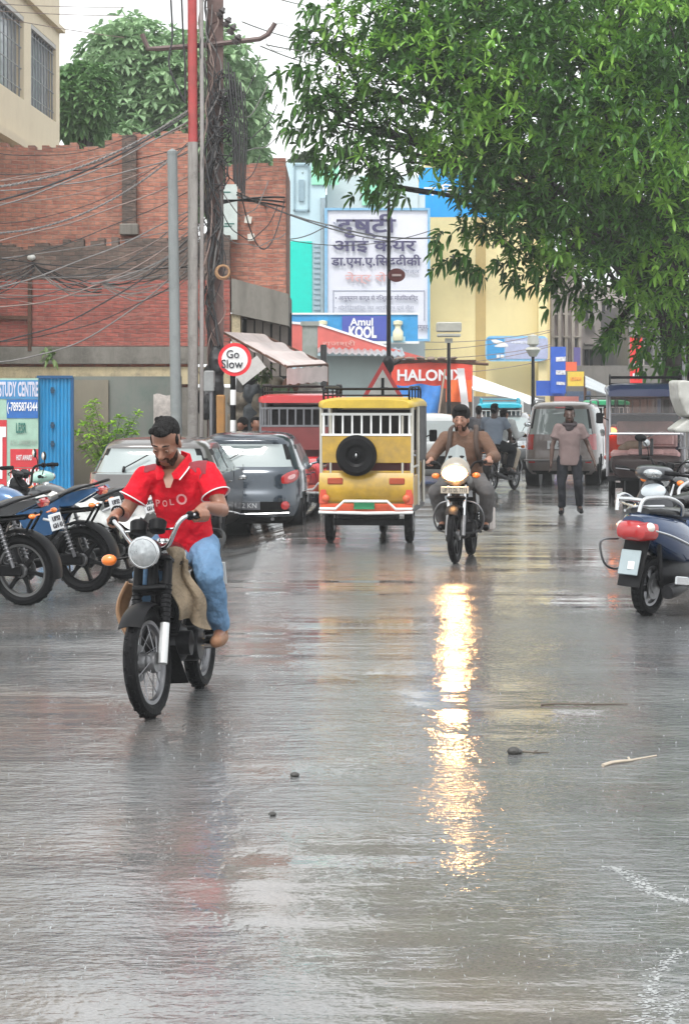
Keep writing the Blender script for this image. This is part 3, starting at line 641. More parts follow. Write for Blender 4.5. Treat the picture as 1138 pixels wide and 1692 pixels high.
# blue board high on the yellow building, behind the leaves
t = thing('shop_sign', 'bright blue board half hidden by leaves above the yellow building', 'sign', P(745, 318, 84))
b = MB(); b.box((-.1, 0, 0), (2.3, .12, 1.9)); b.box((1.9, .02, -.7), (1.8, .1, .5)); b.build('board', mat('sign_bright_blue', (.0, .3, .72), .35, var=.05), t, 0)
text('न िव न', Matrix.Translation((-.1, -.08, .1)), LW, t, w=1.9, h=.45, off=.02)
# blue phone banner on the yellow wall
t = thing('wall_banner', 'blue and lilac telephone banner hung on the yellow wall', 'banner', P(853, 576, 85.2))
k = 85.2 / F
def rrect(w, h, r, n=5):
    o = []
    for cx_, cz_, a0 in ((w / 2 - r, h / 2 - r, 0), (-w / 2 + r, h / 2 - r, 90), (-w / 2 + r, -h / 2 + r, 180), (w / 2 - r, -h / 2 + r, 270)):
        for i in range(n + 1): a = R(a0 + 90 * i / n); o.append((cx_ + r * math.cos(a), cz_ + r * math.sin(a)))
    return o
b = MB(); b.prism(rrect(103 * k, 42 * k, .22), -.03, .03); b.build('board', mat('banner_pale_blue', (.25, .52, .75), .35), t, 0)
b = MB(); b.box((-35 * k, -.04, 0), (28 * k, .02, 36 * k)); b.build('left_field', LBL, t, 0)
b = MB(); b.box((16 * k, -.04, 0), (70 * k, .02, 34 * k)); b.build('lilac_field', mat('banner_lilac_grey', (.42, .45, .62), .35), t, 0)
b = MB(); b.ell((-28 * k, -.055, 9 * k), (15 * k, .01, 4 * k), Euler((0, .35, 0))); b.ell((-26 * k, -.055, 4 * k), (11 * k, .01, 2 * k)); b.build('swoosh', LW, t)
b = MB(); b.box((-31 * k, -.055, -13 * k), (5 * k, .01, 6 * k)); b.build('white_mark', LW, t)
b = MB(); b.box((-24 * k, -.055, -13 * k), (6 * k, .01, 6 * k)); b.build('white_mark', LW, t)
b = MB(); b.ell((14 * k, -.056, 10 * k), (24 * k, .006, 2.5 * k)); b.build('pale_script_band', mat('pale_script', (.6, .62, .72), .4, var=.5, scale=9), t)

# receding buildings on the right
rn = random.Random(11)
def small_windows(t, w, h, rows, cols_, m=None, z0=3.2, y=-.04):
    for r_ in range(rows):
        for c_ in range(cols_):
            x = w * (c_ + .5) / cols_; z = z0 + (h - z0) * (r_ + .35) / rows; ww = w / cols_ * .45; hh = (h - z0) / rows * .5
            b = MB(); b.box((x, y, z), (ww, .1, hh)); f = b.build('window', DARK, t, 0)
            b = MB(); b.box((x, y - .1, z - hh / 2 - .06), (ww * 1.25, .3, .09)); b.box((x, y - .12, z + hh / 2 + .08), (ww * 1.3, .36, .07)); b.box((x, y - .05, z), (.05, .06, hh)); b.build('sill', GRYW, f, 0)
t, w, h = building('old_building', 'mauve grey old building with tall pilasters right of the yellow wall', 906, 962, 440, 96, 10, PINKW)
for i in range(5): b = MB(); b.box((w * (i + .5) / 5, -.15, h / 2), (.14, .3, h)); b.build('pilaster', GRYW, t, 0)
small_windows(t, w, h, 2, 3)
t, w, h = building('old_building', 'grey beige building with shaded windows behind the tree trunk', 958, 1042, 470, 102, 10, GRYW)
small_windows(t, w, h, 2, 3)
b = MB(); b.box((w / 2, -.4, 4.3), (w, .9, .15)); b.build('balcony', CONC, t, 0)
t, w, h = building('old_building', 'dark grey building at the right edge behind the tree', 1038, 1230, 500, 92, 10, mat_plaster('dark_grey_wall', (.2, .2, .2), (.1, .1, .1), .6))
small_windows(t, w, h, 2, 4)
t, w, h = building('old_building', 'low grey wall of shops below the mauve building', 880, 1180, 604, 88, 2.5, mat_plaster('shop_grey', (.16, .15, .14), (.08, .075, .07), .6))
for i in range(6):
    b = MB(); b.box((w * (i + .5) / 6, -.02, 1.15), (w / 7.5, .06, 2.1)); b.build('shopfront', mat('shopfront_%s' % ('brown', 'blue', 'grey')[i % 3], ((.12, .07, .05), (.05, .08, .14), (.14, .14, .14))[i % 3], .5, var=.4, scale=4), t, 0)
def upright_sign(label, px0, px1, py0, py1, d, col, mname, txt=None):
    t = thing('shop_sign', label, 'sign', P((px0 + px1) / 2, (py0 + py1) / 2, d)); k = d / F
    b = MB(); b.box((0, 0, 0), ((px1 - px0) * k, .1, (py1 - py0) * k)); b.build('board', mat(mname, col, .4, var=.12, scale=2), t, 0)
    if txt:
        for j, (s, ox, oz, w, h, m) in enumerate(txt): b = MB(); b.box((ox * k, -.062, oz * k), (w * k, .012, h * k * .62), Euler((0, .05 * (j - 1), 0)), bev=.005); b.build('white_mark', mat('patchy_' + m.name, m.node_tree.nodes['Principled BSDF'].inputs['Base Color'].default_value[:3] if 0 else (.62, .62, .66) if m is LW else (.7, .3, .05), .5, var=.5, scale=11), t)
    return t
upright_sign('tall blue shop sign at the right corner of the yellow wall', 909, 934, 573, 650, 84, (.02, .1, .5), 'sign_royal_blue', [('LIC', 4, 18, 16, 12, LW), ('बीमा', 4, -4, 16, 12, LW), ('2024', 4, -22, 14, 8, LW)])
upright_sign('wide low royal blue shop board under the yellow wall', 885, 932, 629, 654, 84.3, (.02, .12, .55), 'sign_royal_blue')
upright_sign('small yellow shop board beside the tall blue sign', 937, 964, 614, 638, 82, (.7, .5, .06), 'sign_yellow', [('दुकान', 0, 0, 18, 10, mat('orange_ink', (.7, .3, .05), .5))])
upright_sign('small orange red board above the yellow shop board', 934, 952, 598, 613, 82.2, (.7, .12, .05), 'sign_orange_red')
upright_sign('narrow violet upright sign beside the mauve building', 947, 958, 574, 606, 90, (.12, .1, .32), 'sign_violet')
upright_sign('tall red and white upright sign behind the tree trunk', 1040, 1060, 556, 640, 78, (.7, .03, .03), 'sign_red', [('मेडिकल', 0, -6, 14, 12, LW), ('24', 0, -22, 12, 10, LW)])
upright_sign('pinkish poster board low on the wall beyond the parked car', 915, 955, 655, 680, 83, (.45, .16, .14), 'poster_pink')
# more shop frontage lining both sides further on, seen between vehicles
t, w, h = building('market_stall_row', 'grey market sheds low behind the traffic in the middle', 640, 900, 655, 84, 1.2, mat_plaster('shed_grey', (.2, .2, .2), (.1, .09, .09), .6))

# sheds, banners in the middle distance
RIB = mat('corrugated_tin', (.42, .46, .48), .35, .5, var=.2, dirt=.3, scale=2)
t = thing('shop_shed', 'grey shuttered shed under a corrugated tin roof', 'shed', (0, 0, 0)); D = 70.0
b = MB(); b.box(((PX(522, D) + PX(650, D)) / 2, D + 1.5, PZ(588, D) / 2), (PX(650, D) - PX(522, D), 3, PZ(588, D))); b.build('wall', mat_plaster('shed_blue_grey', (.33, .4, .4), (.22, .27, .27), .4), t, 0)
b = MB(); p0, p1 = PX(515, D), PX(668, D)
b.sheet(lambda u, v: (p0 + (p1 - p0) * u, D - .7 + 4 * v, PZ(583, D) + .35 * v + .03 * math.sin(u * 90) - .12 * u), 120, 3, .03); b.build('tin_roof', RIB, t)
b = MB(); b.tube([P(648, 700, D - .3), P(648, 588, D - .3)], .05); b.build('post', RUST, t)
t = thing('shop_awning', 'long faded red cloth awning sloping to the right under the drink banner', 'awning', (0, 0, 0)); D = 72.0
RCL = mat('faded_red_cloth', (.62, .13, .11), .6, var=.15, scale=2)
b = MB(); b.prism([(PX(478, D), PZ(580, D)), (PX(478, D), PZ(532, D)), (PX(530, D), PZ(538, D)), (PX(645, D), PZ(575, D)), (PX(700, D), PZ(590, D)), (PX(690, D), PZ(600, D)), (PX(640, D), PZ(584, D))], D - .05, D + .05); b.build('cloth', RCL, t, 0)
b = MB(); b.prism([(PX(478, D), PZ(535, D)), (PX(478, D), PZ(531, D)), (PX(530, D), PZ(535, D)), (PX(645, D), PZ(573, D)), (PX(645, D), PZ(576, D)), (PX(530, D), PZ(539, D))], D - .09, D + .09); b.build('white_border', LW, t, 0)
text('राजश्री', Matrix.Translation((PX(560, D), D - .08, PZ(568, D))), mat('pink_letter', (.7, .4, .35), .5), t, w=1.1, h=.22)
t = thing('sign_post', 'mossy concrete pillar standing before the red awning', 'pillar', P(512, 700, 60)); t.location.z = 0
b = MB(); b.box((0, 0, PZ(535, 60) / 2), (.42, .4, PZ(535, 60)), bev=.03); b.box((0, 0, PZ(535, 60)), (.5, .5, .12)); b.build('shaft', mat_plaster('mossy_pillar', (.34, .36, .35), (.16, .22, .17), .8), t, 0)
b = MB(); b.tube([(.38, -.3, 0), (.38, -.3, PZ(570, 60))], .09); b.build('pipe', DARK, t)
# HALONIX stall
D = 62.0; k = D / F
t = thing('market_stall', 'red fabric fronted stall with white HALONIX lettering', 'stall', (0, 0, 0))
b = MB(); x0, x1 = PX(642, D), PX(780, D)
b.sheet(lambda u, v: (x0 + (x1 - x0) * u, D - .05 * math.sin(u * 9), PZ(598, D) + (PZ(640, D) - PZ(598, D)) * v + .03 * math.sin(u * 7)), 30, 4, .02); b.build('banner', mat('halo_red', (.75, .08, .05), .45, var=.08), t)
b = MB(); b.box(((x0 + x1) / 2, D + 1, PZ(640, D) / 2), (x1 - x0, 2, PZ(640, D) - .04)); b.build('stall_body', mat('stall_brown', (.17, .13, .1), .7, var=.3), t, 0)
b = MB(); b.tube([(x0 - .05, D - .05, PZ(601, D)), ((x0 + x1) / 2, D - .05, PZ(596, D)), (x1 + .45, D - .05, PZ(602, D))], .04); b.box(((x0 + x1) / 2, D + .9, PZ(596, D)), (x1 - x0 + .2, 2, .05)); b.build('roof_edge', RUST, t)
for i in range(6): 
    b = MB(); b.ell((x0 + .3 + i * .3, D - .1, PZ(596, D) + .06), (.16, .12, .05), Euler((0, .2 * (i % 3 - 1), .5 * i))); b.build('roof_rag', mat('roof_rag', (.2, .15, .12), .7, var=.4), t)
text('HALONIX', Matrix.Translation((PX(712, D), D - .1, PZ(620, D))), LW, t, w=112 * k, h=19 * k, off=.03)
t = thing('tarpaulin', 'bright blue tarpaulin hanging below the red stall banner', 'tarpaulin', (0, 0, 0))
b = MB(); b.sheet(lambda u, v: (PX(655 + 72 * u - 6 * v * u, D), D - .2 + .1 * math.sin(u * 11 + v * 4) - .12 * v, PZ(636 + 2 * math.sin(u * 9), D) + (PZ(708, D) - PZ(636, D)) * v), 24, 8, .01)
b.build('cloth', mat('blue_tarp', (.05, .22, .6), .4, var=.15, bump=.5, bscale=5), t)
t = thing('cloth_flag', 'orange cloth hanging at the right end of the red stall', 'cloth', (0, 0, 0))
b = MB(); b.sheet(lambda u, v: (PX(736 + 42 * u, D), D - .25 + .06 * math.sin(u * 9 + v * 3), PZ(628, D) + (PZ(664, D) - PZ(628, D)) * v), 16, 6, .01); b.build('cloth', mat('orange_cloth', (.85, .16, .04), .5, var=.1), t)
t = thing('cloth_banner', 'narrow white cloth strip hanging down over the orange cloth', 'banner', (0, 0, 0))
b = MB(); b.sheet(lambda u, v: (PX(753 + 12 * u + 9 * v, D), D - .45 + .04 * math.sin(v * 9), PZ(609, D) + (PZ(684, D) - PZ(609, D)) * v), 6, 14, .01); b.build('cloth', mat('white_cloth', (.78, .76, .78), .6, var=.06), t)
b = MB(); b.tube([P(735, 610, D - .3), P(722, 700, D - .3)], .03); o = b.build('pole', mat('bamboo', (.45, .34, .26), .6)); tag(o, 'thin leaning bamboo pole in front of the blue tarpaulin', 'pole')
# white tin canopy right of the stall
t = thing('market_canopy', 'white sheet canopy sloping down to the right below the yellow wall', 'canopy', (0, 0, 0)); D = 66.0
a0, a1 = P(778, 622, D), P(890, 662, D); c0, c1 = P(780, 645, D - 2), P(862, 662, D - 2)
b = MB(); b.sheet(lambda u, v: a0.lerp(a1, u).lerp(c0.lerp(c1, u), v) + V((0, 0, -.12 * math.sin(v * PI))), 16, 6, .02); b.build('sheet', mat('white_canopy', (.74, .78, .78), .35, var=.08), t)
b = MB(); b.tube([a0, a1], .045); b.tube([c0, V((c0.x, c0.y, 0))], .04); b.tube([c1, V((c1.x, c1.y, 0))], .04); b.build('frame', WHITEP, t)
t = thing('market_canopy', 'pale tin canopy over the shops at the right of the street', 'canopy', (0, 0, 0)); D = 74.0
b = MB(); b.sheet(lambda u, v: P(966 + 50 * u, 622 + 24 * u, D).lerp(P(966 + 44 * u, 640 + 16 * u, D - 2.5), v), 10, 3, .03); b.build('sheet', RIB, t)
b = MB(); b.tube([P(966, 622, D), P(966, 740, D)], .05); b.build('post', RUST, t)

# street lamps and boards
def lamp(px, top, d, label, boxy):
    t = thing('street_lamp', label, 'street lamp', (PX(px, d), d, 0)); z = PZ(top, d); b = MB()
    b.tube([(0, 0, 0), (0, 0, z - .2)], [.07, .045]); b.build('pole', DKMET, t)
    b = MB()
    if boxy: b.box((0, 0, z - .02), (.62, .4, .08), bev=.02); b.box((0, 0, z - .16), (.2, .2, .12)); b.box((0, 0, z + .2), (.66, .45, .26), bev=.03)
    else: b.lathe([(0, -.2), (.1, -.2), (.22, 0), (.2, .04), (.1, .09), (0, .1)], (0, 0, z - .1), (0, 0, 1), 16); b.lathe([(.09, 0), (.17, .06), (.15, .3), (0, .34)], (0, 0, z), (0, 0, 1), 16)
    b.build('lamp_head', mat('lamp_head_grey', (.42, .42, .38), .4), t)
lamp(741, 553, 58, 'black street lamp with a boxy head above the red stall', True)
lamp(880, 572, 62, 'slender dark street lamp with a round head before the yellow wall', False)
# thin mast with advert disc and the triangular road sign
d = 48.0
t = thing('thin_mast', 'tall thin dark steel mast rising before the eye clinic board', 'mast', (PX(642, d), d, 0))
b = MB(); z1, z2 = PZ(612, d), PZ(240, d); b.tube([(0, 0, 0), (0, 0, z1), (0, 0, PZ(560, d)), (0, 0, z2)], [.06, .055, .05, .03]); b.build('pole', DKMET, t)
b = MB(); b.ell((-.02, -.03, z1 + .12), (.14, .13, .2)); b.tube([(0, 0, z1 + .1), (.25, 0, z1 + .22)], .05); b.build('camera_bracket', DKMET, t)
b = MB(); b.prism([(0.19 * math.cos(2 * PI * i / 24), .15 * math.sin(2 * PI * i / 24)) for i in range(24)], -.02, .02); o = b.build('advert_disc', mat('disc_maroon', (.12, .03, .03), .4), t); o.location = (.17, -.06, PZ(455, d))
b = MB(); b.torus((0, 0, 0), (0, 1, 0), .13, .012, 24, 6); b.box((0, -.03, 0), (.2, .01, .05)); b.build('disc_ring', mat('disc_pale', (.5, .4, .4), .4), o)
d = 44.0
t = thing('road_sign', 'red edged triangular warning sign behind the yellow rickshaw', 'sign', (PX(632, d), d, 0)); k = d / F
zc = PZ(640, d)
def tri(r): return [(r * math.sin(2 * PI * i / 3 ), r * math.cos(2 * PI * i / 3)) for i in range(3)]
b = MB(); b.prism([(x, z + zc) for x, z in tri(.52)], -.01, .01); b.build('sign_plate', mat('sign_red_edge', (.6, .05, .05), .4), t, 0)
b = MB(); b.prism([(x, z + zc) for x, z in tri(.36)], -.02, -.013); b.build('sign_face', mat('sign_face_pale', (.62, .62, .6), .4), t, 0)
b = MB(); b.box((.0, -.028, zc + .02), (.06, .006, .34)); b.box((.03, -.028, zc - .02), (.15, .006, .04)); b.build('junction_symbol', BLACK, t, 0)
b = MB(); b.tube([(0, .03, 0), (0, .03, zc + .3)], .04); b.build('post', STEEL, t)
# go slow sign
d = 34.5; t = thing('road_sign', 'round red ringed Go Slow sign on a black and white striped post', 'sign', (PX(388, d), d, 0)); zc = PZ(594, d); r = 27.5 * d / F
b = MB(); b.lathe([(0, 0), (r, 0), (r, .02), (0, .02)], (0, .02, zc), (0, -1, 0), 40); b.build('sign_plate', mat('sign_ring_red', (.7, .02, .03), .35), t)
b = MB(); b.lathe([(0, 0), (r * .78, 0), (r * .78, .006), (0, .006)], (0, -.004, zc), (0, -1, 0), 40); b.build('sign_face', mat('sign_face_white', (.72, .73, .72), .35), t)
BL = mat('black_letter', (.03, .03, .04), .5)
text('Go', Matrix.Translation((-.03, -.02, zc + .085)), BL, t, w=.2, h=.13, off=.01)
text('Slow', Matrix.Translation((-.04, -.02, zc - .07)), BL, t, w=.34, h=.14, off=.01)
bb = MB(); seg = .24; z = 0; i = 0
while z < zc - r + .05:
    bw = MB(); (bw if i % 2 else bb).tube([(-.03, .06, z), (-.03, .06, min(z + seg, zc - r + .05))], .045 + (.0006 if i % 2 else 0), 12)
    if i % 2: bw.build('white_band', WHITEP, t)
    z += seg; i += 1
bb.build('post', BLACK, t)
t = thing('hanging_board', 'tilted grey board hanging behind the Go Slow sign', 'board', P(413, 612, 35.4))
b = MB(); b.box((0, 0, 0), (.48, .03, .24), Euler((0, R(-38), 0))); b.build('board', mat('grey_board', (.48, .49, .47), .5, var=.15), t)

# ---------------------------------------------------------------- utility poles
PB = 36.0
OLD = mat_plaster('old_dark_pole', (.16, .1, .09), (.06, .045, .04), .7, scale=2)
t = thing('utility_pole', 'thick dark utility pole wrapped in cables with a steel crossarm', 'utility pole', (PX(352, PB), PB, 0))
b = MB(); s_ = PB / F
def lx(px): return (px - 352) * s_
def lz(py): return PZ(py, PB)
b.box((.04, 0, 5), (.26, .2, 10)); 
for z in range(0, 44): b.box((-.02, -.1, .5 + z * .22), (.16, .03, .05), Euler((0, .6 * (1 if z % 2 else -1), 0)))
b.build('shaft', OLD, t, 0)
b = MB(); zc = lz(72)
b.tube([(lx(236), -.1, lz(58)), (lx(246), -.1, lz(82)), (lx(262), -.1, lz(82)), (lx(350), -.14, lz(76)), (lx(430), -.1, lz(66)), (lx(444), -.1, lz(58)), (lx(455), -.1, lz(40))], .045, 6); b.build('crossarm', mat('dark_crossarm', (.13, .09, .085), .6, .3, dirt=.3), t)
for px, py in ((392, 68), (384, 52), (376, 40), (366, 24)):
    b = MB(); b.lathe([(0, -.08), (.05, -.08), (.07, -.03), (.04, 0), (.07, .03), (.04, .06), (.03, .1), (0, .1)], (lx(px), -.16, lz(py)), (.6, 0, 1), 12); b.build('insulator', mat('dark_insulator', (.06, .05, .05), .3), t)
b = MB(); b.ell((.0, -.15, lz(640)), (.2, .16, .42)); b.ell((-.1, -.2, lz(665)), (.16, .14, .3)); b.ell((.06, -.2, lz(600)), (.13, .12, .3))
remesh(b, 'cable_joint_wrap', mat('black_wrap', (.02, .02, .022), .5, bump=1, bscale=12), t, .03, 2, disp=.05)
b = MB(); b.box((lx(366), -.25, lz(690)), (.15, .1, .75), bev=.02); b.build('orange_conduit', mat('orange_brown_board', (.4, .2, .06), .6, dirt=.4), t)
t = thing('utility_pole', 'slim pole painted red above and pale grey below', 'utility pole', (PX(317, PB - .3), PB - .3, 0))
s3 = (PB - .3) / F
b = MB(); b.tube([(.02, 0, 0), (.02, 0, PZ(235, PB - .3))], .085, 12); b.build('shaft', mat_plaster('pale_pole_paint', (.34, .32, .3), (.12, .11, .1), .8, scale=2), t)
b = MB(); b.tube([(.02, 0, PZ(235, PB - .3)), (.0, 0, 10)], .078, 12); b.build('red_upper_shaft', mat('red_pole_paint', (.38, .05, .05), .5, dirt=.4), t)
b = MB(); b.tube([(.16, -.02, 0), (.17, -.02, 6.5), (.15, 0, 9.8)], .035, 8); b.build('conduit', mat('pale_conduit', (.3, .28, .27), .5, dirt=.5), t)
t = thing('utility_pole', 'plain grey steel pole, shorter, left of the red and grey pole', 'utility pole', (PX(291, PB - .8), PB - .8, 0))
b = MB(); zt_ = PZ(250, PB - .8); b.tube([(.03, 0, 0), (-.02, 0, zt_ * .5), (-.06, 0, zt_)], [.095, .088, .08], 14); b.lathe([(0, .05), (.085, 0), (.085, -.05)], (-.06, 0, zt_ + .0), (0, 0, 1), 14); b.build('shaft', mat_plaster('grey_green_pole', (.23, .25, .25), (.12, .13, .13), .6, scale=2), t)
t = thing('meter_box', 'grey meter box on a thin post beside the thick pole', 'box', (PX(346, 34.8), 34.8, 0))
b = MB(); b.box((0, 0, PZ(630, 34.8)), (.17, .14, .34), bev=.02); b.build('box', mat('meter_grey', (.27, .28, .28), .4, dirt=.3), t)
b = MB(); b.tube([(.05, .02, 0), (.04, .02, PZ(645, 34.8))], .045, 8); b.build('post', STEEL, t)
b = MB(); b.tube([(.09, -.02, PZ(640, 34.8)), (.1, -.05, 1.2), (.0, -.02, .8)], .02, 6); b.build('cable', BLACK, t)

# cables
ORD = ['topmost', 'second', 'third', 'fourth', 'fifth', 'sixth', 'seventh', 'eighth']
CAB = mat('black_cable', (.025, .024, .026), .45, var=.3); CABG = mat('grey_cable', (.17, .16, .155), .5, var=.3); CABT = mat('tan_cable', (.22, .16, .14), .5, var=.3)
def cable(p0, p1, sag, r, m, label, wav=0.0, seed=0, twist=False, grp='overhead cables'):
    rn = random.Random(seed); pts = []; n = 26
    ph = rn.random() * 6
    for i in range(n + 1):
        u = i / n; p = p0.lerp(p1, u) + V((0, 0, -sag * 4 * u * (1 - u)))
        if wav: p += V((0, 0, wav * math.sin(u * 17 + ph))) + V((0, wav * math.cos(u * 13 + ph), 0))
        pts.append(p)
    b = MB()
    if twist:
        for a0 in (0, PI):
            b.tube([p + V((.0, r * 1.1 * math.cos(a0 + i * 1.9), r * 1.1 * math.sin(a0 + i * 1.9))) for i, p in enumerate([V(q_) for q_ in spline(pts, 4)])], r, 5)
    else: b.tube(pts, r, 5)
    o = b.build('overhead_cable', m); tag(o, label, 'cable', grp); return o
def w2(x0, y0, x1, y1, sag, r, m, label, d0=36, d1=34, **k): cable(P(x0, y0, d0), P(x1, y1, d1), sag, r, m, label, **k)
w2(358, 148, -40, 312, .35, .013, CABG, 'thick twisted pale cable falling left across the upper brick wall', twist=True)
w2(350, 160, -40, 340, .25, .016, CAB, 'black cable just under the thick twisted pale one', d1=33)
w2(352, 178, -40, 300, .3, .008, CABT, 'thin tan wire level across the upper brick wall')
w2(345, 205, -40, 385, .5, .011, CABG, 'twisted grey cable sagging left from the short grey pole', twist=True)
w2(340, 232, -40, 335, .3, .008, CABT, 'thin tan wire sagging between the two twisted grey cables')
w2(330, 372, -40, 432, .05, .008, CABG, 'thin pale wire reaching the iron bracket from the poles')
w2(330, 440, -40, 420, .12, .01, CAB, 'black wire running almost level over the dark bricks')
w2(332, 395, 150, 470, .1, .012, CABG, 'short pale cable sloping into the hanging loops')
w2(325, 352, 130, 445, .15, .007, CABT, 'thin tan wire sloping down past the short grey pole')
w2(322, 380, 170, 470, .2, .007, CABG, 'thin pale wire beside the hanging loops')
for i in range(7):
    w2(58, 434 + i * 2, -40, 470 + i * 8 - 20, .04 + .01 * i, .011, (CAB, CABG, CAB)[i % 3], '%s cable fanning left from the iron bracket' % ORD[i], d0=40, d1=38, seed=i, wav=.01, grp='cables fanning left from the iron bracket')
for i in range(6):
    w2(56, 436, 168, 470 + 3 * i, .05 + .10 * (i % 3), .013, (CAB, CAB, CABG)[i % 3], '%s cable looping from the iron bracket to the hanging knot' % ORD[i], d0=40, d1=38, seed=i + 9, wav=.012, grp='cables between the bracket and the knot')
for i in range(8):
    w2(168, 468, 330, 380 + i * 9, .16 + .09 * (i % 5), .01, (CABG, CAB, CABG, CABT)[i % 4], '%s cable drooping from the hanging knot, counted from the top' % ORD[i], d0=38, d1=36, seed=i + 20, wav=.012, grp='cables between the knot and the poles')
for i in range(4):
    w2(-30, 486 - i * 12, 290, 480 - i * 14, .05 + .03 * i, .007, CABG, '%s thin grey wire across the lower brick wall, counted upwards' % ORD[i], d0=38, d1=36, seed=i + 40, grp='thin wires across the lower wall')
rnw = random.Random(77)
for i in range(16):
    y0 = 150 + i * 20 + rnw.uniform(-8, 8); y1 = y0 + rnw.uniform(40, 190)
    w2(rnw.uniform(325, 362), y0, -40, y1, rnw.uniform(.1, .55), rnw.choice([.006, .008, .012]), (CAB, CABG, CABT, CAB)[i % 4], '%s thin slack wire running left from the pole cluster over the brick walls, counted downwards' % ('1st', '2nd', '3rd', '4th', '5th', '6th', '7th', '8th', '9th', '10th', '11th', '12th', '13th', '14th', '15th', '16th')[i], d1=33 + i % 3, seed=i + 60, wav=.012, grp='slack wires over the brick walls')
for i in range(8):
    x1 = 430 + 14 * (i % 4); y1 = 90 + i * 42
    w2(366, 120 + i * 38, x1, y1, rnw.uniform(.2, .6), .009, (CAB, CABG)[i % 2], '%s loose wire curling right of the thick pole' % ORD[i], d0=35.8, d1=37, seed=i + 90, wav=.02, grp='loose wires right of the thick pole')
# to the right
for i in range(3):
    w2(352, 340 - i * 4, 470, 330 + i * 8 - 4, -.05, .018, CAB, '%s thick black cable arching right from the thick pole' % ('lower', 'middle', 'upper')[i], d0=36, d1=38, seed=i, grp='thick cables arching right')
w2(392, 318, 640, 398, .12, .014, CAB, 'black cable falling right from the pole to the thin mast', d1=48)
w2(392, 322, 545, 372, .05, .02, CAB, 'thicker black cable falling right towards the clinic downpipe', d1=60)
w2(545, 372, 725, 392, .2, .03, CAB, 'black cable crossing the clinic board towards the tree', d0=78, d1=76)
w2(470, 395, 720, 378, .3, .012, CAB, 'thin wire crossing the clinic board at the second line of letters', d0=60, d1=60)
w2(540, 372, 480, 395, .1, .02, CAB, 'thin wire from the downpipe down to the turquoise panel', d0=78, d1=76)
w2(398, 318, 470, 330, .9, .012, CAB, 'cable hanging in a wide loop before the narrow brick wall', d1=38)
w2(560, 10, 425, -14, .1, .012, CABG, 'thin wire high in the sky, uppermost right of the poles', d0=50)
w2(560, 72, 400, 36, .1, .012, CABG, 'thin wire in the sky just above the crossarm end', d0=50)
w2(560, 88, 440, 74, .04, .012, CABG, 'thin wire in the sky leaving the crossarm end', d0=50)
w2(540, 112, 430, 76, .04, .012, CABG, 'lowest thin wire in the sky right of the crossarm', d0=50)
for i in range(5): w2(700, 565 + i * 13, 910, 545 + i * 12 - (i % 2) * 9, .15, .014, CABT, '%s thin brown wire drooping before the yellow wall' % ORD[i], d0=80, d1=82, seed=i, grp='thin wires before the yellow wall')
for i in range(4): w2(-20 + 8 * i, -6 + 12 * i, 205, -2 + i * 14 + (22 if i == 3 else 0), .02, .008, CABT, '%s thin wire leaving the top left building' % ORD[i], d0=42, d1=44, seed=i, grp='thin wires at the cream building')
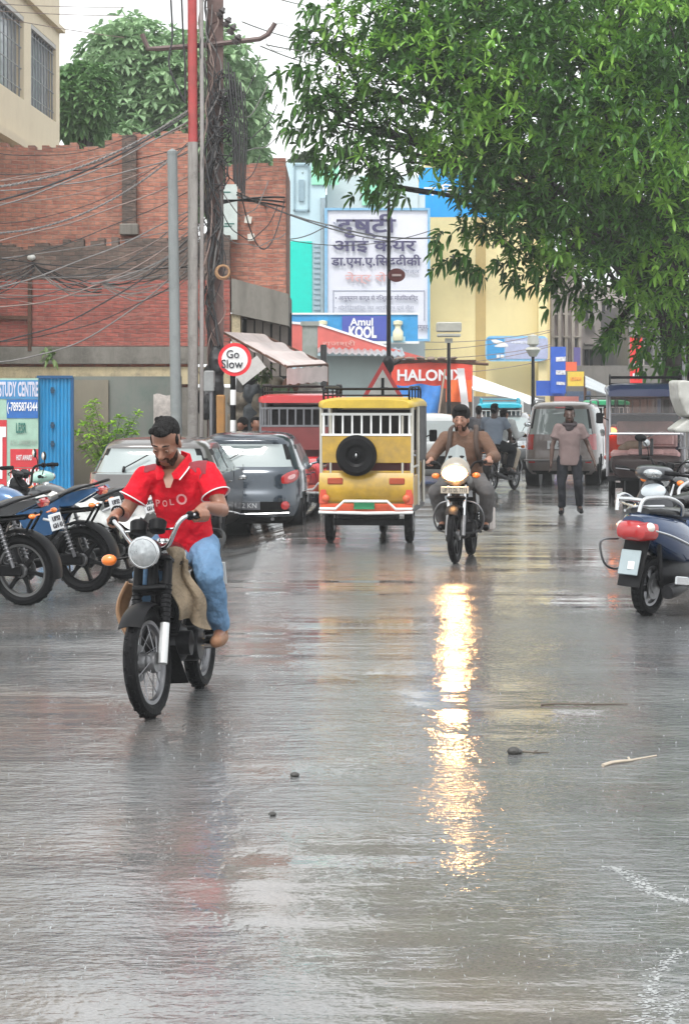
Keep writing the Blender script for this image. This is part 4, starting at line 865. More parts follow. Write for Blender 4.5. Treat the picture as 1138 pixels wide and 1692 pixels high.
# tangle running down the poles
def tangle():
    rn = random.Random(5); tl = []
    for i in range(26):
        x0 = rn.uniform(-.22, .16); z0 = rn.uniform(4.2, 9.2); L = rn.uniform(1.5, 4.5); pts = []
        x = x0; y = -.16 - rn.random() * .14
        for k in range(12):
            u = k / 11; pts.append((PX(348, PB) + x + .1 * math.sin(k * .9 + i) + .18 * math.sin(u * PI) * rn.uniform(-.4, .6), PB + y + .05 * math.sin(k + i), z0 - L * u))
        b = MB(); b.tube(spline(pts, 3), rn.choice([.009, .013, .02]), 5)
        o = b.build('hanging_cable', (CAB, CAB, CABG, CABT)[i % 4]); tag(o, '', 'cable', 'cables tangled down the thick pole'); tl.append((x0, i, o))
    for k_, (_, i, o) in enumerate(sorted(tl, key=lambda q_: q_[:2])): o['label'] = '%s cable tangled down the thick pole, number %d from the left where they start' % (('black', 'black', 'grey', 'tan')[i % 4], k_ + 1)
    for i, (px, py, r) in enumerate(((372, 150, .2), (368, 190, .24), (376, 240, .2), (362, 290, .18), (370, 215, .15), (384, 175, .16))):
        b = MB(); pts = []
        for k in range(40):
            a = k * .55; rr = r * (1 + .25 * math.sin(k * 1.3)); pts.append((rr * .8 * math.cos(a), -.25 + .08 * math.sin(k * .7), rr * 1.3 * math.sin(a)))
        b.tube(pts, .012, 5); o = b.build('cable_coil', CAB); o.location = P(px, py, PB); tag(o, 'messy cable coil, %s from the top on the thick pole' % ('first', 'fourth', 'fifth', 'sixth', 'third', 'second')[i], 'cable coil', 'cable coils on the thick pole')
    for i in range(7):
        x = 372 + i * 5; pts = [P(x, 95 + 8 * i, PB - .3), P(x + 4, 150 + 5 * i, PB - .35), P(x + 12 - i, 220, PB - .3), P(x + 14 - 2 * i, 300 + 4 * i, PB - .3)]
        b = MB(); b.tube(spline(pts, 6), .012 + .008 * (i % 2), 5); o = b.build('hanging_cable', CAB); tag(o, '%s black cable hanging just right of the thick pole, counted from the pole' % ('first', 'second', 'third', 'fourth', 'fifth', 'sixth', 'seventh')[i], 'cable', 'cables hanging right of the thick pole')
    for i, px in enumerate((282, 300)):
        pts = [P(px, -10, PB - .3), P(px + 3, 60, PB - .3), P(px + (6 if i else -2), 110, PB - .3), P(306, 170, PB - .3)]
        b = MB(); b.tube(spline(pts, 6), .018, 6); o = b.build('hanging_cable', CAB); tag(o, 'black cable drop left of the red pole, %s one' % ('right' if i else 'left'), 'cable')
    b = MB(); b.torus((0, 0, 0), (0, 1, 0), .26, .006, 32, 5); o = b.build('wire_loop', CABG); o.location = P(462, 62, 40); tag(o, 'thin wire loop in the sky beyond the crossarm end', 'wire')
    b = MB(); b.torus((0, 0, 0), (0, 1, 0), .11, .02, 24, 6); b.torus((.01, -.02, .01), (0, 1, 0), .1, .018, 24, 6); o = b.build('cable_coil', mat('copper_coil', (.35, .2, .1), .5)); o.location = P(368, 450, 35.6); tag(o, 'brown coil of wire above the cream meter cabinet', 'cable coil')
tangle()

# ---------------------------------------------------------------- vegetation
def leaf(b, p, d, up, L, wd, fold=.25, droop=.3):
    x, y, z = frame_from(d, up)          # z along leaf, x across
    vs = [p, p + z * L * .35 + x * wd + y * wd * fold - V((0, 0, droop * L * .08)), p + z * L * .35 - V((0, 0, droop * L * .1)), p + z * L * .35 - x * wd + y * wd * fold - V((0, 0, droop * L * .08)),
          p + z * L * .75 + x * wd * .7 + y * wd * fold * .6 - V((0, 0, droop * L * .3)), p + z * L * .75 - V((0, 0, droop * L * .34)), p + z * L * .75 - x * wd * .7 + y * wd * fold * .6 - V((0, 0, droop * L * .3)), p + z * L - V((0, 0, droop * L * .6))]
    o = len(b.v); b.v += [tuple(v) for v in vs]
    b.f += [(o, o + 1, o + 2), (o, o + 2, o + 3), (o + 1, o + 4, o + 5, o + 2), (o + 2, o + 5, o + 6, o + 3), (o + 4, o + 7, o + 5), (o + 5, o + 7, o + 6)]
def leaf2(b, p, d, up, L, wd, droop):
    x, y, z = frame_from(d, up); o = len(b.v); q1 = p + z * L * .35 + V((0, 0, -droop * L * .08)) + y * wd * .3; q2 = p + z * L * .76 + V((0, 0, -droop * L * .34)) + y * wd * .35
    b.v += [tuple(p), tuple(q1 + x * wd * .85), tuple(q2 + x * wd * .8), tuple(p + z * L - V((0, 0, droop * L * .6))), tuple(q2 - x * wd * .8), tuple(q1 - x * wd * .85)]
    b.f += [(o, o + 1, o + 2, o + 3), (o, o + 3, o + 4, o + 5)]
def whorl(b, p, ax, n, L, wd, rn, droop=.5):
    x, y, z = frame_from(ax)
    for i in range(n):
        a = 2 * PI * i / n + rn.uniform(-.3, .3); k = rn.uniform(.05, .75)
        d = (x * math.cos(a) + y * math.sin(a)) * (1 - k * .5) + z * k; leaf2(b, p, d, V((0, 0, 1)), L * rn.uniform(.7, 1.15), wd * rn.uniform(.8, 1.15), droop)
def tree_big():
    rn = random.Random(21); d0 = 42.5
    base = V((PX(1106, d0), d0, 0)); t = thing('broadleaf_tree', 'large dense glossy leaved tree overhanging the right side of the street', 'tree', base)
    def L_(px, py, d): return P(px, py, d) - base
    # lumps: px, py, depth, radius(px)
    lumps = []
    for (px, py, d, r) in [(1100, 500, 40, 70), (1010, 470, 40, 75), (930, 400, 39, 66), (850, 360, 39, 74), (805, 340, 39, 56), (1090, 400, 38, 110), (980, 330, 37.5, 120), (870, 270, 37.5, 120), (785, 235, 38, 88), (690, 240, 39, 40), (640, 240, 39, 60), (590, 200, 39.5, 62), (560, 130, 40, 60), (1120, 250, 37, 150), (1000, 190, 36.5, 140), (880, 130, 37, 140), (760, 120, 38, 120), (670, 110, 39, 100), (620, 40, 40, 90), (700, 20, 39, 110), (830, 10, 38, 140), (980, 20, 37, 150), (1130, 60, 37, 160), (540, 180, 39.5, 40), (610, 300, 39.5, 22), (1140, 545, 41, 48), (1075, 560, 40.5, 32), (900, 440, 39.5, 34), (1240, 300, 39, 180), (1250, 100, 41, 200), (1230, 480, 42, 90), (1000, 300, 45, 150), (1150, 150, 47, 200), (850, 200, 44, 140), (1000, 60, 45, 170), (760, 60, 44, 100), (900, -120, 41, 180), (1080, -140, 41, 200), (740, -80, 41, 140), (1230, -60, 42, 180), (520, 70, 41, 28), (1010, 545, 40, 24)]:
        lumps.append((L_(px, py, d), r * d / F))
    # trunk and limbs
    tr = MB(); fork = V((.05, 0, 3.1))
    tr.tube([V((0, 0, -.1)), V((0, 0, .35)), V((.02, 0, 1.5)), fork, V((.1, -.3, 4.5)), V((0, -.6, 7))], [.34, .24, .2, .2, .17, .1], 14)
    tr.tube([V((.62, .3, 0)), V((.5, .2, 1.5)), V((.4, .1, 3.2)), V((.9, 0, 5))], [.14, .11, .1, .07], 10)
    lm = MB()
    for i, (c, r) in enumerate(lumps):
        s = fork + V((0, -.1 * (i % 4), .35 * (i % 7))); mid = s.lerp(c, .5) + V((rn.uniform(-.3, .3), rn.uniform(-.3, .3), rn.uniform(.0, .5)))
        lm.tube(spline([s, mid, c], 4), [.09 * (1 - .09 * k) for k in range(9)], 6)
        for j in range(4):
            e = c + V((rn.gauss(0, 1), rn.gauss(0, 1), rn.gauss(0, 1))).normalized() * r * .8
            lm.tube([mid.lerp(c, .6), (mid.lerp(c, .8) + e) / 2, e], [.035, .02, .01], 5)
    tr.build('trunk', mat('wet_bark', (.05, .042, .035), .6, var=.35, bump=1, bscale=12), t); lm.build('limbs', MC['wet_bark'], t)
    b = MB(); bright = MB()
    for c, r in lumps:
        n = int(4 + 150 * r * r); n = min(n, 620)
        for k in range(n):
            v = V((rn.gauss(0, 1), rn.gauss(0, 1), rn.gauss(0, 1))).normalized(); rr = r * (rn.random() ** .28) * (1 + .22 * noise.noise(v * 2.3 + c))
            p = c + v * rr + V((0, 0, -.1 * r))
            if p.z < 2.0: continue
            ax = (v + V((0, -.35, .35))).normalized()
            whorl(bright if noise.noise(p * .9) > .1 and v.y < .3 else b, p, ax, rn.choice([5, 6, 7, 8]), rn.choice([.15, .2, .23, .26]), .037, rn, rn.uniform(-.1, .5))
    # loose drooping sprays at the left edge and along the bottom
    for (px, py, d) in [(500, 120, 39.5), (490, 215, 39.5), (515, 250, 39.5), (545, 262, 39.5), (570, 285, 39.5), (500, 60, 40), (520, 20, 40), (600, 320, 39.5), (650, 322, 39), (735, 400, 39), (740, 425, 39), (800, 445, 39), (850, 452, 39), (905, 470, 39), (950, 485, 40), (1000, 560, 40), (1060, 590, 40), (1110, 600, 40), (560, 60, 40), (470, 125, 39.5), (520, 160, 39.5), (505, 185, 39.5), (630, 300, 39), (770, 435, 39), (580, 240, 39.5), (530, 215, 39.5)]:
        p = L_(px, py, d)
        for j in range(9):
            q_ = p + V((rn.gauss(0, .16), rn.gauss(0, .3), rn.gauss(0, .14))); whorl(b, q_, V((-.6, -.2, -.3 + rn.random() * .5)), 5, .23, .038, rn, 1.0)
            if j % 3 == 0: lm2 = b
    b.build('crown', mat_leaf('glossy_leaf', (.022, .07, .014), (.11, .27, .045), .38), t, 0)
    bright.build('young_leaves', mat_leaf('young_leaf', (.12, .3, .03), (.28, .5, .08), .42), t, 0)
tree_big()
def tree_far(px, py, rx, ry, d, label, n, leafm, L=.3, seed=3, trunkpx=None, trunkr=.22, squash=1.0):
    rn = random.Random(seed); tx = PX(trunkpx or px, d); t = thing('leafy_tree', label, 'tree', (tx, d, 0)); c0 = V((PX(px, d) - tx, 0, PZ(py, d))); RX, RZ = rx * d / F, ry * d / F
    tr = MB(); tr.tube([V((0, 0, 0)), V((.1, 0, c0.z * .4)), c0 * .8 + V((0, 0, 0)), c0 + V((0, 0, RZ * .4))], [trunkr * 1.3, trunkr, trunkr * .7, .06], 10)
    lumps = []
    for i in range(32):
        v = V((rn.uniform(-1, 1), rn.uniform(-1, 1), rn.uniform(-1, 1)))
        v = v.normalized() * rn.uniform(.35, .75) if v.length > 1 or v.length < .3 else v * .8
        c = c0 + V((v.x * RX, v.y * RX * .8, v.z * RZ)); lumps.append((c, rn.uniform(.32, .46) * min(RX, RZ)))
        tr.tube([c0 * .6 + V((0, 0, 0)), c0.lerp(c, .5) + V((0, 0, -.2)), c], [.1, .06, .03], 5)
    tr.build('trunk', mat('wet_bark', (.05, .042, .035), .6), t)
    b = MB()
    for c, r in lumps:
        for k in range(n):
            v = V((rn.gauss(0, 1), rn.gauss(0, 1), rn.gauss(0, 1))).normalized(); p = c + v * r * (rn.random() ** .3) * (1.1 + .4 * noise.noise(v * 3 + c))
            whorl(b, p, (v + V((0, -.3, .4))).normalized(), 6, L, L * .24, rn, .5)
    b.build('crown', leafm, t, 0)
FARL = mat_leaf('far_leaf', (.2, .33, .17), (.34, .5, .27), .6)  # greens paled so the leaf colour itself carries distance haze
tree_far(262, 200, 158, 175, 62, 'big hazy green tree behind the brick wall and poles', 210, FARL, .34, 5, 206, .3)
tree_far(400, 260, 58, 140, 66, 'slimmer hazy tree right of the utility poles', 70, FARL, .3, 8, 395, .14)
tree_far(140, 170, 60, 60, 58, 'smaller bright green tree beside the cream building', 60, mat_leaf('far_leaf_bright', (.08, .18, .06), (.17, .32, .11), .6), .3, 9, 150, .12)
tree_far(500, 275, 22, 22, 80, 'small dark bush on the roof above the narrow brick building', 14, mat_leaf('dark_far_leaf', (.04, .07, .03), (.08, .12, .05), .6), .25, 12, 500, .05)
# shrub in front of the green stained wall
def shrub():
    rn = random.Random(2); d = 37.6; base = V((PX(182, d), d, 0)); t = thing('leafy_shrub', 'bright green leafy shrub growing against the stained concrete wall', 'shrub', base)
    st = MB(); b = MB()
    tips = [(135, 740), (140, 700), (150, 720), (158, 665), (150, 690), (172, 735), (185, 700), (180, 722), (200, 690), (215, 700), (228, 682), (222, 715), (205, 730), (190, 745), (165, 750), (148, 672), (213, 745), (170, 705), (197, 712), (130, 715)]
    for px, py in tips:
        e = P(px, py, d) - base + V((0, rn.uniform(-.25, .15), 0)); pts = spline([(rn.uniform(-.1, .1), 0, .1), (e.x * .4, e.y * .3, e.z * .6), tuple(e)], 7)
        st.tube(pts, [.012 - .0005 * i for i in range(len(pts))], 5)
        for i in range(5, len(pts)):
            p = V(pts[i])
            for s in (-1, 1):
                for j in range(3):
                    leaf(b, p + V((0, 0, .02 * j)), V((s * rn.uniform(.4, 1), rn.uniform(-.8, .3), rn.uniform(-.3, .6))), V((0, 0, 1)), rn.uniform(.09, .15), .026, .2, .5)
        whorl(b, e, V((0, -.2, 1)), 7, .14, .026, rn, .5)
    st.build('stems', mat('green_stem', (.1, .14, .04), .5), t); b.build('leaves', mat_leaf('shrub_leaf', (.2, .42, .03), (.45, .7, .07), .4), t, 0)
shrub()
def weed(px, py, d, n, label, seed):
    rn = random.Random(seed); b = MB(); base = P(px, py, d)
    for i in range(n): leaf(b, V((rn.uniform(-.1, .1), rn.uniform(-.05, 0), rn.uniform(-.1, .15))), V((rn.uniform(-1, 1), rn.uniform(-.9, 0), rn.uniform(-.7, .7))), V((0, 0, 1)), .16, .035, .2, .8)
    for i in range(4): b.tube([(0, 0, -.1), (rn.uniform(-.1, .1), -.05, .12)], .006, 4)
    o = b.build('wall_weed', mat_leaf('weed_leaf', (.1, .18, .06), (.2, .3, .1), .5), None, 0); o.location = base; tag(o, label, 'plant')
weed(84, 586, D2 - .3, 26, 'small weed sprouting from the ledge of the lower brick wall', 1)
weed(436, 618, 37, 40, 'pale green weeds tangled under the shop awning', 4)
b = MB(); b.tube([P(1126, 700, 46), P(1122, 480, 46)], .08, 10); o = b.build('lamp_pole', STEEL); tag(o, 'plain grey pole standing right behind the tree trunk', 'pole')
# ---------------------------------------------------------------- cars
GLASS = mat_glass('car_glass', (.5, .6, .6), .55)  # pale matte share stands in for sky reflected in the panes
DARKGL = mat_glass('dark_car_glass', (.22, .26, .27), .3)
def interp(tab, z):
    if z <= tab[0][0]: return tab[0][1:]
    for a, b in zip(tab, tab[1:]):
        if z <= b[0]:
            t = (z - a[0]) / (b[0] - a[0]); return tuple(p + (q - p) * t for p, q in zip(a[1:], b[1:]))
    return tab[-1][1:]
def wheel_obj(b_parent, c, Rw, wd, m_rim=None, spokes=5, axis=(0, 1, 0), name='wheel', dish=1):
    """tyre + alloy rim; axis points outward"""
    ax = V(axis).normalized(); b = MB(); h = wd / 2
    b.lathe([(Rw * .62, -h), (Rw * .9, -h), (Rw * .98, -h * .7), (Rw, -h * .3), (Rw, h * .3), (Rw * .98, h * .7), (Rw * .9, h), (Rw * .64, h), (Rw * .6, h * .7)], c, ax, 36)
    w = b.build(name, RUBBER, b_parent)
    b = MB(); b.lathe([(0, h * .1), (Rw * .3, h * .05), (Rw * .6, -h * .3), (Rw * .64, h * .9), (Rw * .6, h * .9), (Rw * .58, h * .2)], c, ax, 30); b.build('rim_well', DKMET, w)
    x, y, z = frame_from(ax); b = MB()
    for i in range(spokes):
        a = 2 * PI * i / spokes; d = x * math.cos(a) + y * math.sin(a); e = z.cross(d)
        b.loft([[V(c) + z * (h * .55 + o2) + d * Rw * r_ + e * s_ * w_ for (s_, o2) in ((-1, -.02), (1, -.02), (1, .012), (-1, .012))] for r_, w_ in ((.08, .05), (.35, .03), (.62, .045))])
    b.lathe([(Rw * .58, h * .6), (Rw * .66, h * .75), (Rw * .66, h * .5)], c, ax, 30); b.lathe([(0, h * .8), (Rw * .15, h * .75), (Rw * .18, h * .4)], c, ax, 16)
    b.build('rim', m_rim or ALU, w); return w
def car(label, loc, rz, paint, spec, group=None, name='parked_car', scale=1.0):
    """spec: tab (z, halfwidth, x_rear, x_front), L, wb (wheel xs), Rw, classify(x,y,z,nx,ny,nz)->part name"""
    t = thing(name, label, 'car', loc, rz, group); t.scale = (scale,) * 3
    tab = spline(spec['tab'], 5); N = 132; e = spec.get('exp', 5.0)
    rings = []; qd = [math.asin((.93 * i / 13) ** (e / 2)) for i in range(14)]; q4 = qd + [PI / 4] + [PI / 2 - a for a in reversed(qd)]
    q4 = sorted(q4)[:-1]; THS = [a + PI / 2 * j for j in range(4) for a in q4]; N = len(THS)
    # even height resampling
    zs = []; z0, z1 = tab[0][0], tab[-1][0]; n = 112
    tab2 = [tab[0]]
    for r in tab[1:]:
        if r[0] > tab2[-1][0] + 1e-4: tab2.append(r)
    for i in range(n + 1): zs.append(z0 + (z1 - z0) * (1 - (1 - i / n) ** 1.5))
    for z in zs:
        hw, xr, xf = interp(tab2, z); cx_, a = (xr + xf) / 2, (xf - xr) / 2; ring = []
        for th in THS:
            c, s = math.cos(th), math.sin(th)
            # denser points at the ends
            x = cx_ + a * math.copysign(abs(c) ** (2 / e), c); y = hw * math.copysign(abs(s) ** (2 / e), s)
            y *= 1 - spec.get('taper', .06) * max(0, (x - cx_) / a if a else 0) ** 3
            ring.append(V((x, y, z)))
        rings.append(ring)
    parts = {}
    def put(nm, vs, f): 
        d = parts.setdefault(nm, ({}, [], [])); idx = []
        for key in f:
            if key not in d[0]: d[0][key] = len(d[1]); d[1].append(vs(key))
            idx.append(d[0][key])
        d[2].append(tuple(idx))
    vget = lambda key: rings[key[0]][key[1]]
    Rw = spec['Rw']
    for i in range(len(rings) - 1):
        for k in range(N):
            f = [(i, k), (i, (k + 1) % N), (i + 1, (k + 1) % N), (i + 1, k)]
            pts = [vget(q_) for q_ in f]; c = sum(pts, V()) / 4; nn = (pts[2] - pts[0]).cross(pts[3] - pts[1])
            nn = nn.normalized() if nn.length > 1e-9 else V((0, 0, 1))
            if abs(c.y) > spec['W'] * .6 and any((c.x - wx) ** 2 + (c.z - Rw) ** 2 < (Rw * 1.14) ** 2 for wx in spec['wb']): continue
            put(spec['cls'](c, nn), vget, f)
    top = len(rings) - 1
    put('body', vget, [(top, k) for k in range(N)])
    mats = {'body': paint, 'window': GLASS, 'windshield': GLASS, 'tail_lamp': REDL, 'headlight': LENS, 'bumper': BLACK, 'pillar_trim': BLACK, 'bumper_insert': BLACK, 'grille': BLACK}
    mats.update(spec.get('mats', {}))
    for nm, (_, vs, fs) in parts.items():
        b = MB(); b.v = [tuple(v) for v in vs]; b.f = fs
        if nm == 'window':       # split panes by position
            groups = {}
            for f in fs:
                c = sum((V(vs[i]) for i in f), V()) / len(f); key = ('r' if c.x < spec.get('rearx', .7) and abs(c.y) < spec['W'] * .76 else ('L' if c.y > 0 else 'R') + str(sum(c.x > q_ for q_ in spec['posts'])))
                groups.setdefault(key, []).append(f)
            for g_ in groups.values():
                used = sorted({i for f in g_ for i in f}); mp = {i: j for j, i in enumerate(used)}
                b = MB(); b.v = [tuple(vs[i]) for i in used]; b.f = [tuple(mp[i] for i in f) for f in g_]; b.build('window', mats['window'], t, 50)
            continue
        if nm in ('tail_lamp', 'headlight'):
            for s in (1, -1):
                g_ = [f for f in fs if sum(vs[i].y for i in f) * s > 0]
                used = sorted({i for f in g_ for i in f}); mp = {i: j for j, i in enumerate(used)}
                b = MB(); b.v = [tuple(vs[i]) for i in used]; b.f = [tuple(mp[i] for i in f) for f in g_]
                if g_: b.build(nm, mats[nm], t, 50)
            continue
        b.build(nm, mats.get(nm, paint), t, 42)
    W_ = spec['W']
    b = MB(); b.box((spec['L'] / 2, 0, .32), (spec['L'] - .5, W_ * 1.5, .16)); 
    b.build('underbody', BLACK, t, 0)
    for wx in spec['wb']:
        for s in (1, -1): b = MB(); b.lathe([(Rw * 1.15, -.24), (Rw * 1.15, .02)], (wx, s * (W_ - .06), Rw), (0, s, 0), 24); b.lathe([(0, -.25), (Rw * 1.15, -.24)], (wx, s * (W_ - .06), Rw), (0, s, 0), 24); b.build('wheel_well', BLACK, t)
    for wx in spec['wb']:
        for s in (1, -1): wheel_obj(t, (wx, s * (W_ - .115), Rw), Rw, .185, axis=(0, s, 0), spokes=spec.get('spokes', 7))
    seat = mat('car_seat_cloth', (.05, .05, .055), .8)
    zb = spec['belt']
    for x in (1.25, 2.05):
        for s in (-.34, .34):
            b = MB(); b.box((x, s, .62), (.45, .5, .2), bev=.05); b.box((x - .22, s, zb - .1), (.14, .48, .6), Euler((0, -.2, 0)), bev=.05); b.box((x - .3, s, zb + .26), (.09, .24, .16), Euler((0, -.2, 0)), bev=.03); b.build('seat', seat, t)
    b = MB(); b.box((spec['dash'], 0, zb - .12), (.4, W_ * 1.7, .22), bev=.05); b.torus((spec['dash'] - .28, -.33, zb - .08), (1, 0, .35), .17, .014, 20, 6); b.build('dashboard', BLACK, t)
    spec['extra'](t, b)
    return t
def cls_hatch(c, n, zb=.98, zt=1.335, rear_max=.62, W_=.83, lampz=(.76, .92), posts=((.72, 1.32), (1.4, 2.25)), wsx=2.05, lamp_y=.42):
    x, y, z = c
    ay = abs(y)
    if n.x < -.35 and x < rear_max and zb + .02 < z < zt - .015:
        lim = (W_ * .86) - (z - zb) * .45
        if ay < lim * .93: return 'window'
        if ay < lim * 1.02: return 'pillar_trim'
    if x < .36:
        pass
    if x < .3 and z < .3: return 'bumper'
    if x < .2 and .36 < z < .52 and ay < .62: return 'bumper_insert'
    if ay > W_ * .55 and abs(n.y) > .5 and zb + .02 < z < zt - .02:
        for (a, b_) in posts:
            f = (z - zb) / (zt - zb)
            if a + (.2 * f if a == posts[0][0] else 0) < x < b_ - (.4 * f if b_ == posts[-1][1] else 0): return 'window'
        if posts[0][0] < x < posts[-1][1] - .3 * (z - zb) / (zt - zb): return 'pillar_trim'
    if n.x > .3 and x > wsx and zb - .02 < z < zt: 
        if ay < W_ * .86: return 'windshield'
    if n.x > .3 and .55 < z < .75 and ay > .42 and x > 3.2: return 'headlight'
    if n.x > .3 and .35 < z < .62 and ay < .42 and x > 3.3: return 'grille'
    if ay > .7 and z < .29: return 'bumper'
    return 'body'
PLATE = mat('plate_white', (.62, .64, .66), .4)
def lamp_decal(t, zc, la, lz, tilt=.3, ca=0.0, yc=.8, x0=.05, W_=.8):
    body = [c for c in t.children if c.name.startswith('body')][0]; bpy.context.view_layer.update()
    for s in (-1, 1):
        d = V((.8, -s * .6, 0)); e = V((.6, s * .8, 0)); c0 = V((x0, s * yc, zc))
        for nm, k_, lift, m in (('tail_lamp', 1.0, .006, REDL), ('reversing_lens', .42, .012, mat('pink_lens', (.6, .3, .3), .15, coat=1))):
            b = MB(); vs = []; nr, na = 5, 26; ok_all = True
            for i in range(nr + 1):
                for k in range(na):
                    a = 2 * PI * k / na; q1 = la * k_ * (i + .001) / nr * math.copysign(abs(math.cos(a)) ** .8, math.cos(a)) + ca; q2 = lz * k_ * (i + .001) / nr * math.copysign(abs(math.sin(a)) ** .75, math.sin(a)) + tilt * q1
                    p = c0 - e * q1 + V((0, 0, q2)) - d * 1.0; ok, loc, n_, _ = body.ray_cast(p, d)
                    vs.append(loc + n_ * lift * (1 if i < nr else -.3) if ok else c0)
            b.add(vs, [(i * na + k, i * na + (k + 1) % na, (i + 1) * na + (k + 1) % na, (i + 1) * na + k) for i in range(nr) for k in range(na)]); lo = b.build(nm, m, t if k_ == 1.0 else lo0)
            if k_ == 1.0: lo0 = lo
def hatch_extra(t, b, W_=.83, plate_dark=True, mirrorx=2.45, zb=1.0, paint=None):
    b = MB(); b.box((-.012, 0, .46), (.02, .5, .12), bev=.004); o = b.build('number_plate', mat('plate_dark_grey', (.12, .13, .15), .4) if plate_dark else PLATE, t)
    text('UP 32 KN', Matrix.Rotation(-PI / 2, 4, 'Z') @ Matrix.Translation((0, -.026, .46)), PLATE if plate_dark else BL, o, w=.4, h=.07)
    for s in (-1, 1):
        b = MB(); b.lathe([(0, .02), (.055, .012), (.065, -.02)], (.0, s * .6, .46), (-1, 0, 0), 18); b.build('reflector', REDL, t)
        b = MB(); b.ell((mirrorx, s * (W_ + .1), zb + .04), (.06, .11, .075)); b.tube([(mirrorx, s * (W_ - .1), zb - .02), (mirrorx, s * (W_ + .05), zb + .02)], .02, 6); b.build('wing_mirror', paint or BLACK, t)
        for hx in (1.5, 2.3):
            b = MB(); b.box((hx - .35, s * (W_ + .012), zb - .13), (.16, .03, .025), bev=.008); b.build('door_handle', paint or BLACK, t)
            b = MB(); b.box((hx, s * (W_ + .002), .65), (.008, .006, .6)); b.build('door_seam', BLACK, t)
    b = MB(); b.tube([(.16, .3, zb + .06), (.26, .02, zb + .22)], .008, 5); b.tube([(.12, .3, zb + .02), (.17, .3, zb + .07)], .02, 6); b.build('wiper', BLACK, t)
    b = MB(); b.tube([(.02, -.42, .27), (.3, -.42, .27)], .025, 8); b.build('exhaust', STEEL, t)
def tab_i10(hs=1.0, roof=1.5):
    k = roof / 1.5
    return [(.2, .70, .14, 3.5), (.24, .76, .06, 3.6), (.32, .81, .01, 3.68), (.45, .83, -.02, 3.72), (.58, .835, -.01, 3.72), (.7, .835, .04, 3.68), (.82, .83, .06, 3.58), (.9, .82, .075, 3.4), (.95 * k, .81, .1, 2.98), (1.0 * k, .785, .14, 2.82), (1.1 * k, .745, .22, 2.62), (1.2 * k, .705, .29, 2.44), (1.3 * k, .665, .35, 2.27), (1.37 * k, .63, .36, 2.12), (1.42 * k, .59, .42, 1.98), (1.46 * k, .52, .56, 1.82), (1.485 * k, .38, .8, 1.65), (1.5 * k, .15, 1.05, 1.4)]
STEELBLUE = mat('slate_blue_car_paint', (.028, .042, .06), .24, .35, var=.04, coat=1)
def ex_i10(t, b):
    hatch_extra(t, b, .83, True, 2.5, 1.0, STEELBLUE); lamp_decal(t, .86, .2, .085, -.25)
    b = MB(); b.tube([(.34, -.46, 1.375), (.28, -.2, 1.385), (.27, 0, 1.39), (.28, .2, 1.385), (.34, .46, 1.375)], .02, 8, flat=.5); b.build('spoiler', STEELBLUE, t)
    b = MB(); b.tube([(-.03, -.66, .36), (-.045, -.3, .345), (-.05, 0, .34), (-.045, .3, .345), (-.03, .66, .36)], .012, 6); b.build('bumper_strip', CHROME, t)
    b = MB(); b.ell((.055, 0, .86), (.012, .05, .03)); b.build('badge', CHROME, t)
spec_i10 = dict(tab=tab_i10(), W=.83, wb=(.68, 3.1), Rw=.3, L=3.72, belt=.98, dash=2.55, posts=(1.36,), rearx=.66, extra=ex_i10, cls=cls_hatch, mats={'window': GLASS})
car('slate blue grey hatchback parked left of the yellow rickshaw, rear towards us', (PX(401, 30.3), 30.3, gz(-2, 30.3)), R(85.7), STEELBLUE, spec_i10, 'parked hatchbacks on the left', scale=.985)
SILV = mat('silver_grey_car_paint', (.12, .112, .108), .28, .4, var=.04, coat=1)
def ex_sil(t, b):
    hatch_extra(t, b, .83, False, 2.5, .9, SILV); lamp_decal(t, .74, .13, .085, -.1)
    b = MB(); b.box((.03, .0, .77), (.02, .13, .03), Euler((.9, 0, 0)), bev=.005); b.box((.03, .0, .77), (.022, .1, .025), Euler((-.4, 0, 0)), bev=.005); b.build('badge', CHROME, t)
spec_sil = dict(tab=tab_i10(roof=1.33), W=.83, wb=(.68, 3.1), Rw=.31, L=3.72, belt=.9, dash=2.5, posts=(1.36,), rearx=.66, extra=ex_sil,
    cls=lambda c, n: cls_hatch(c, n, zb=.87, zt=1.2, lampz=(.62, .78), lamp_y=.58), mats={'window': GLASS})
d_ = 28.0
car('silver grey hatchback half hidden behind the red shirted rider', (PX(242, d_) , d_, gz(-2, d_)), R(84.5), SILV, spec_sil, 'parked hatchbacks on the left', scale=1.08)
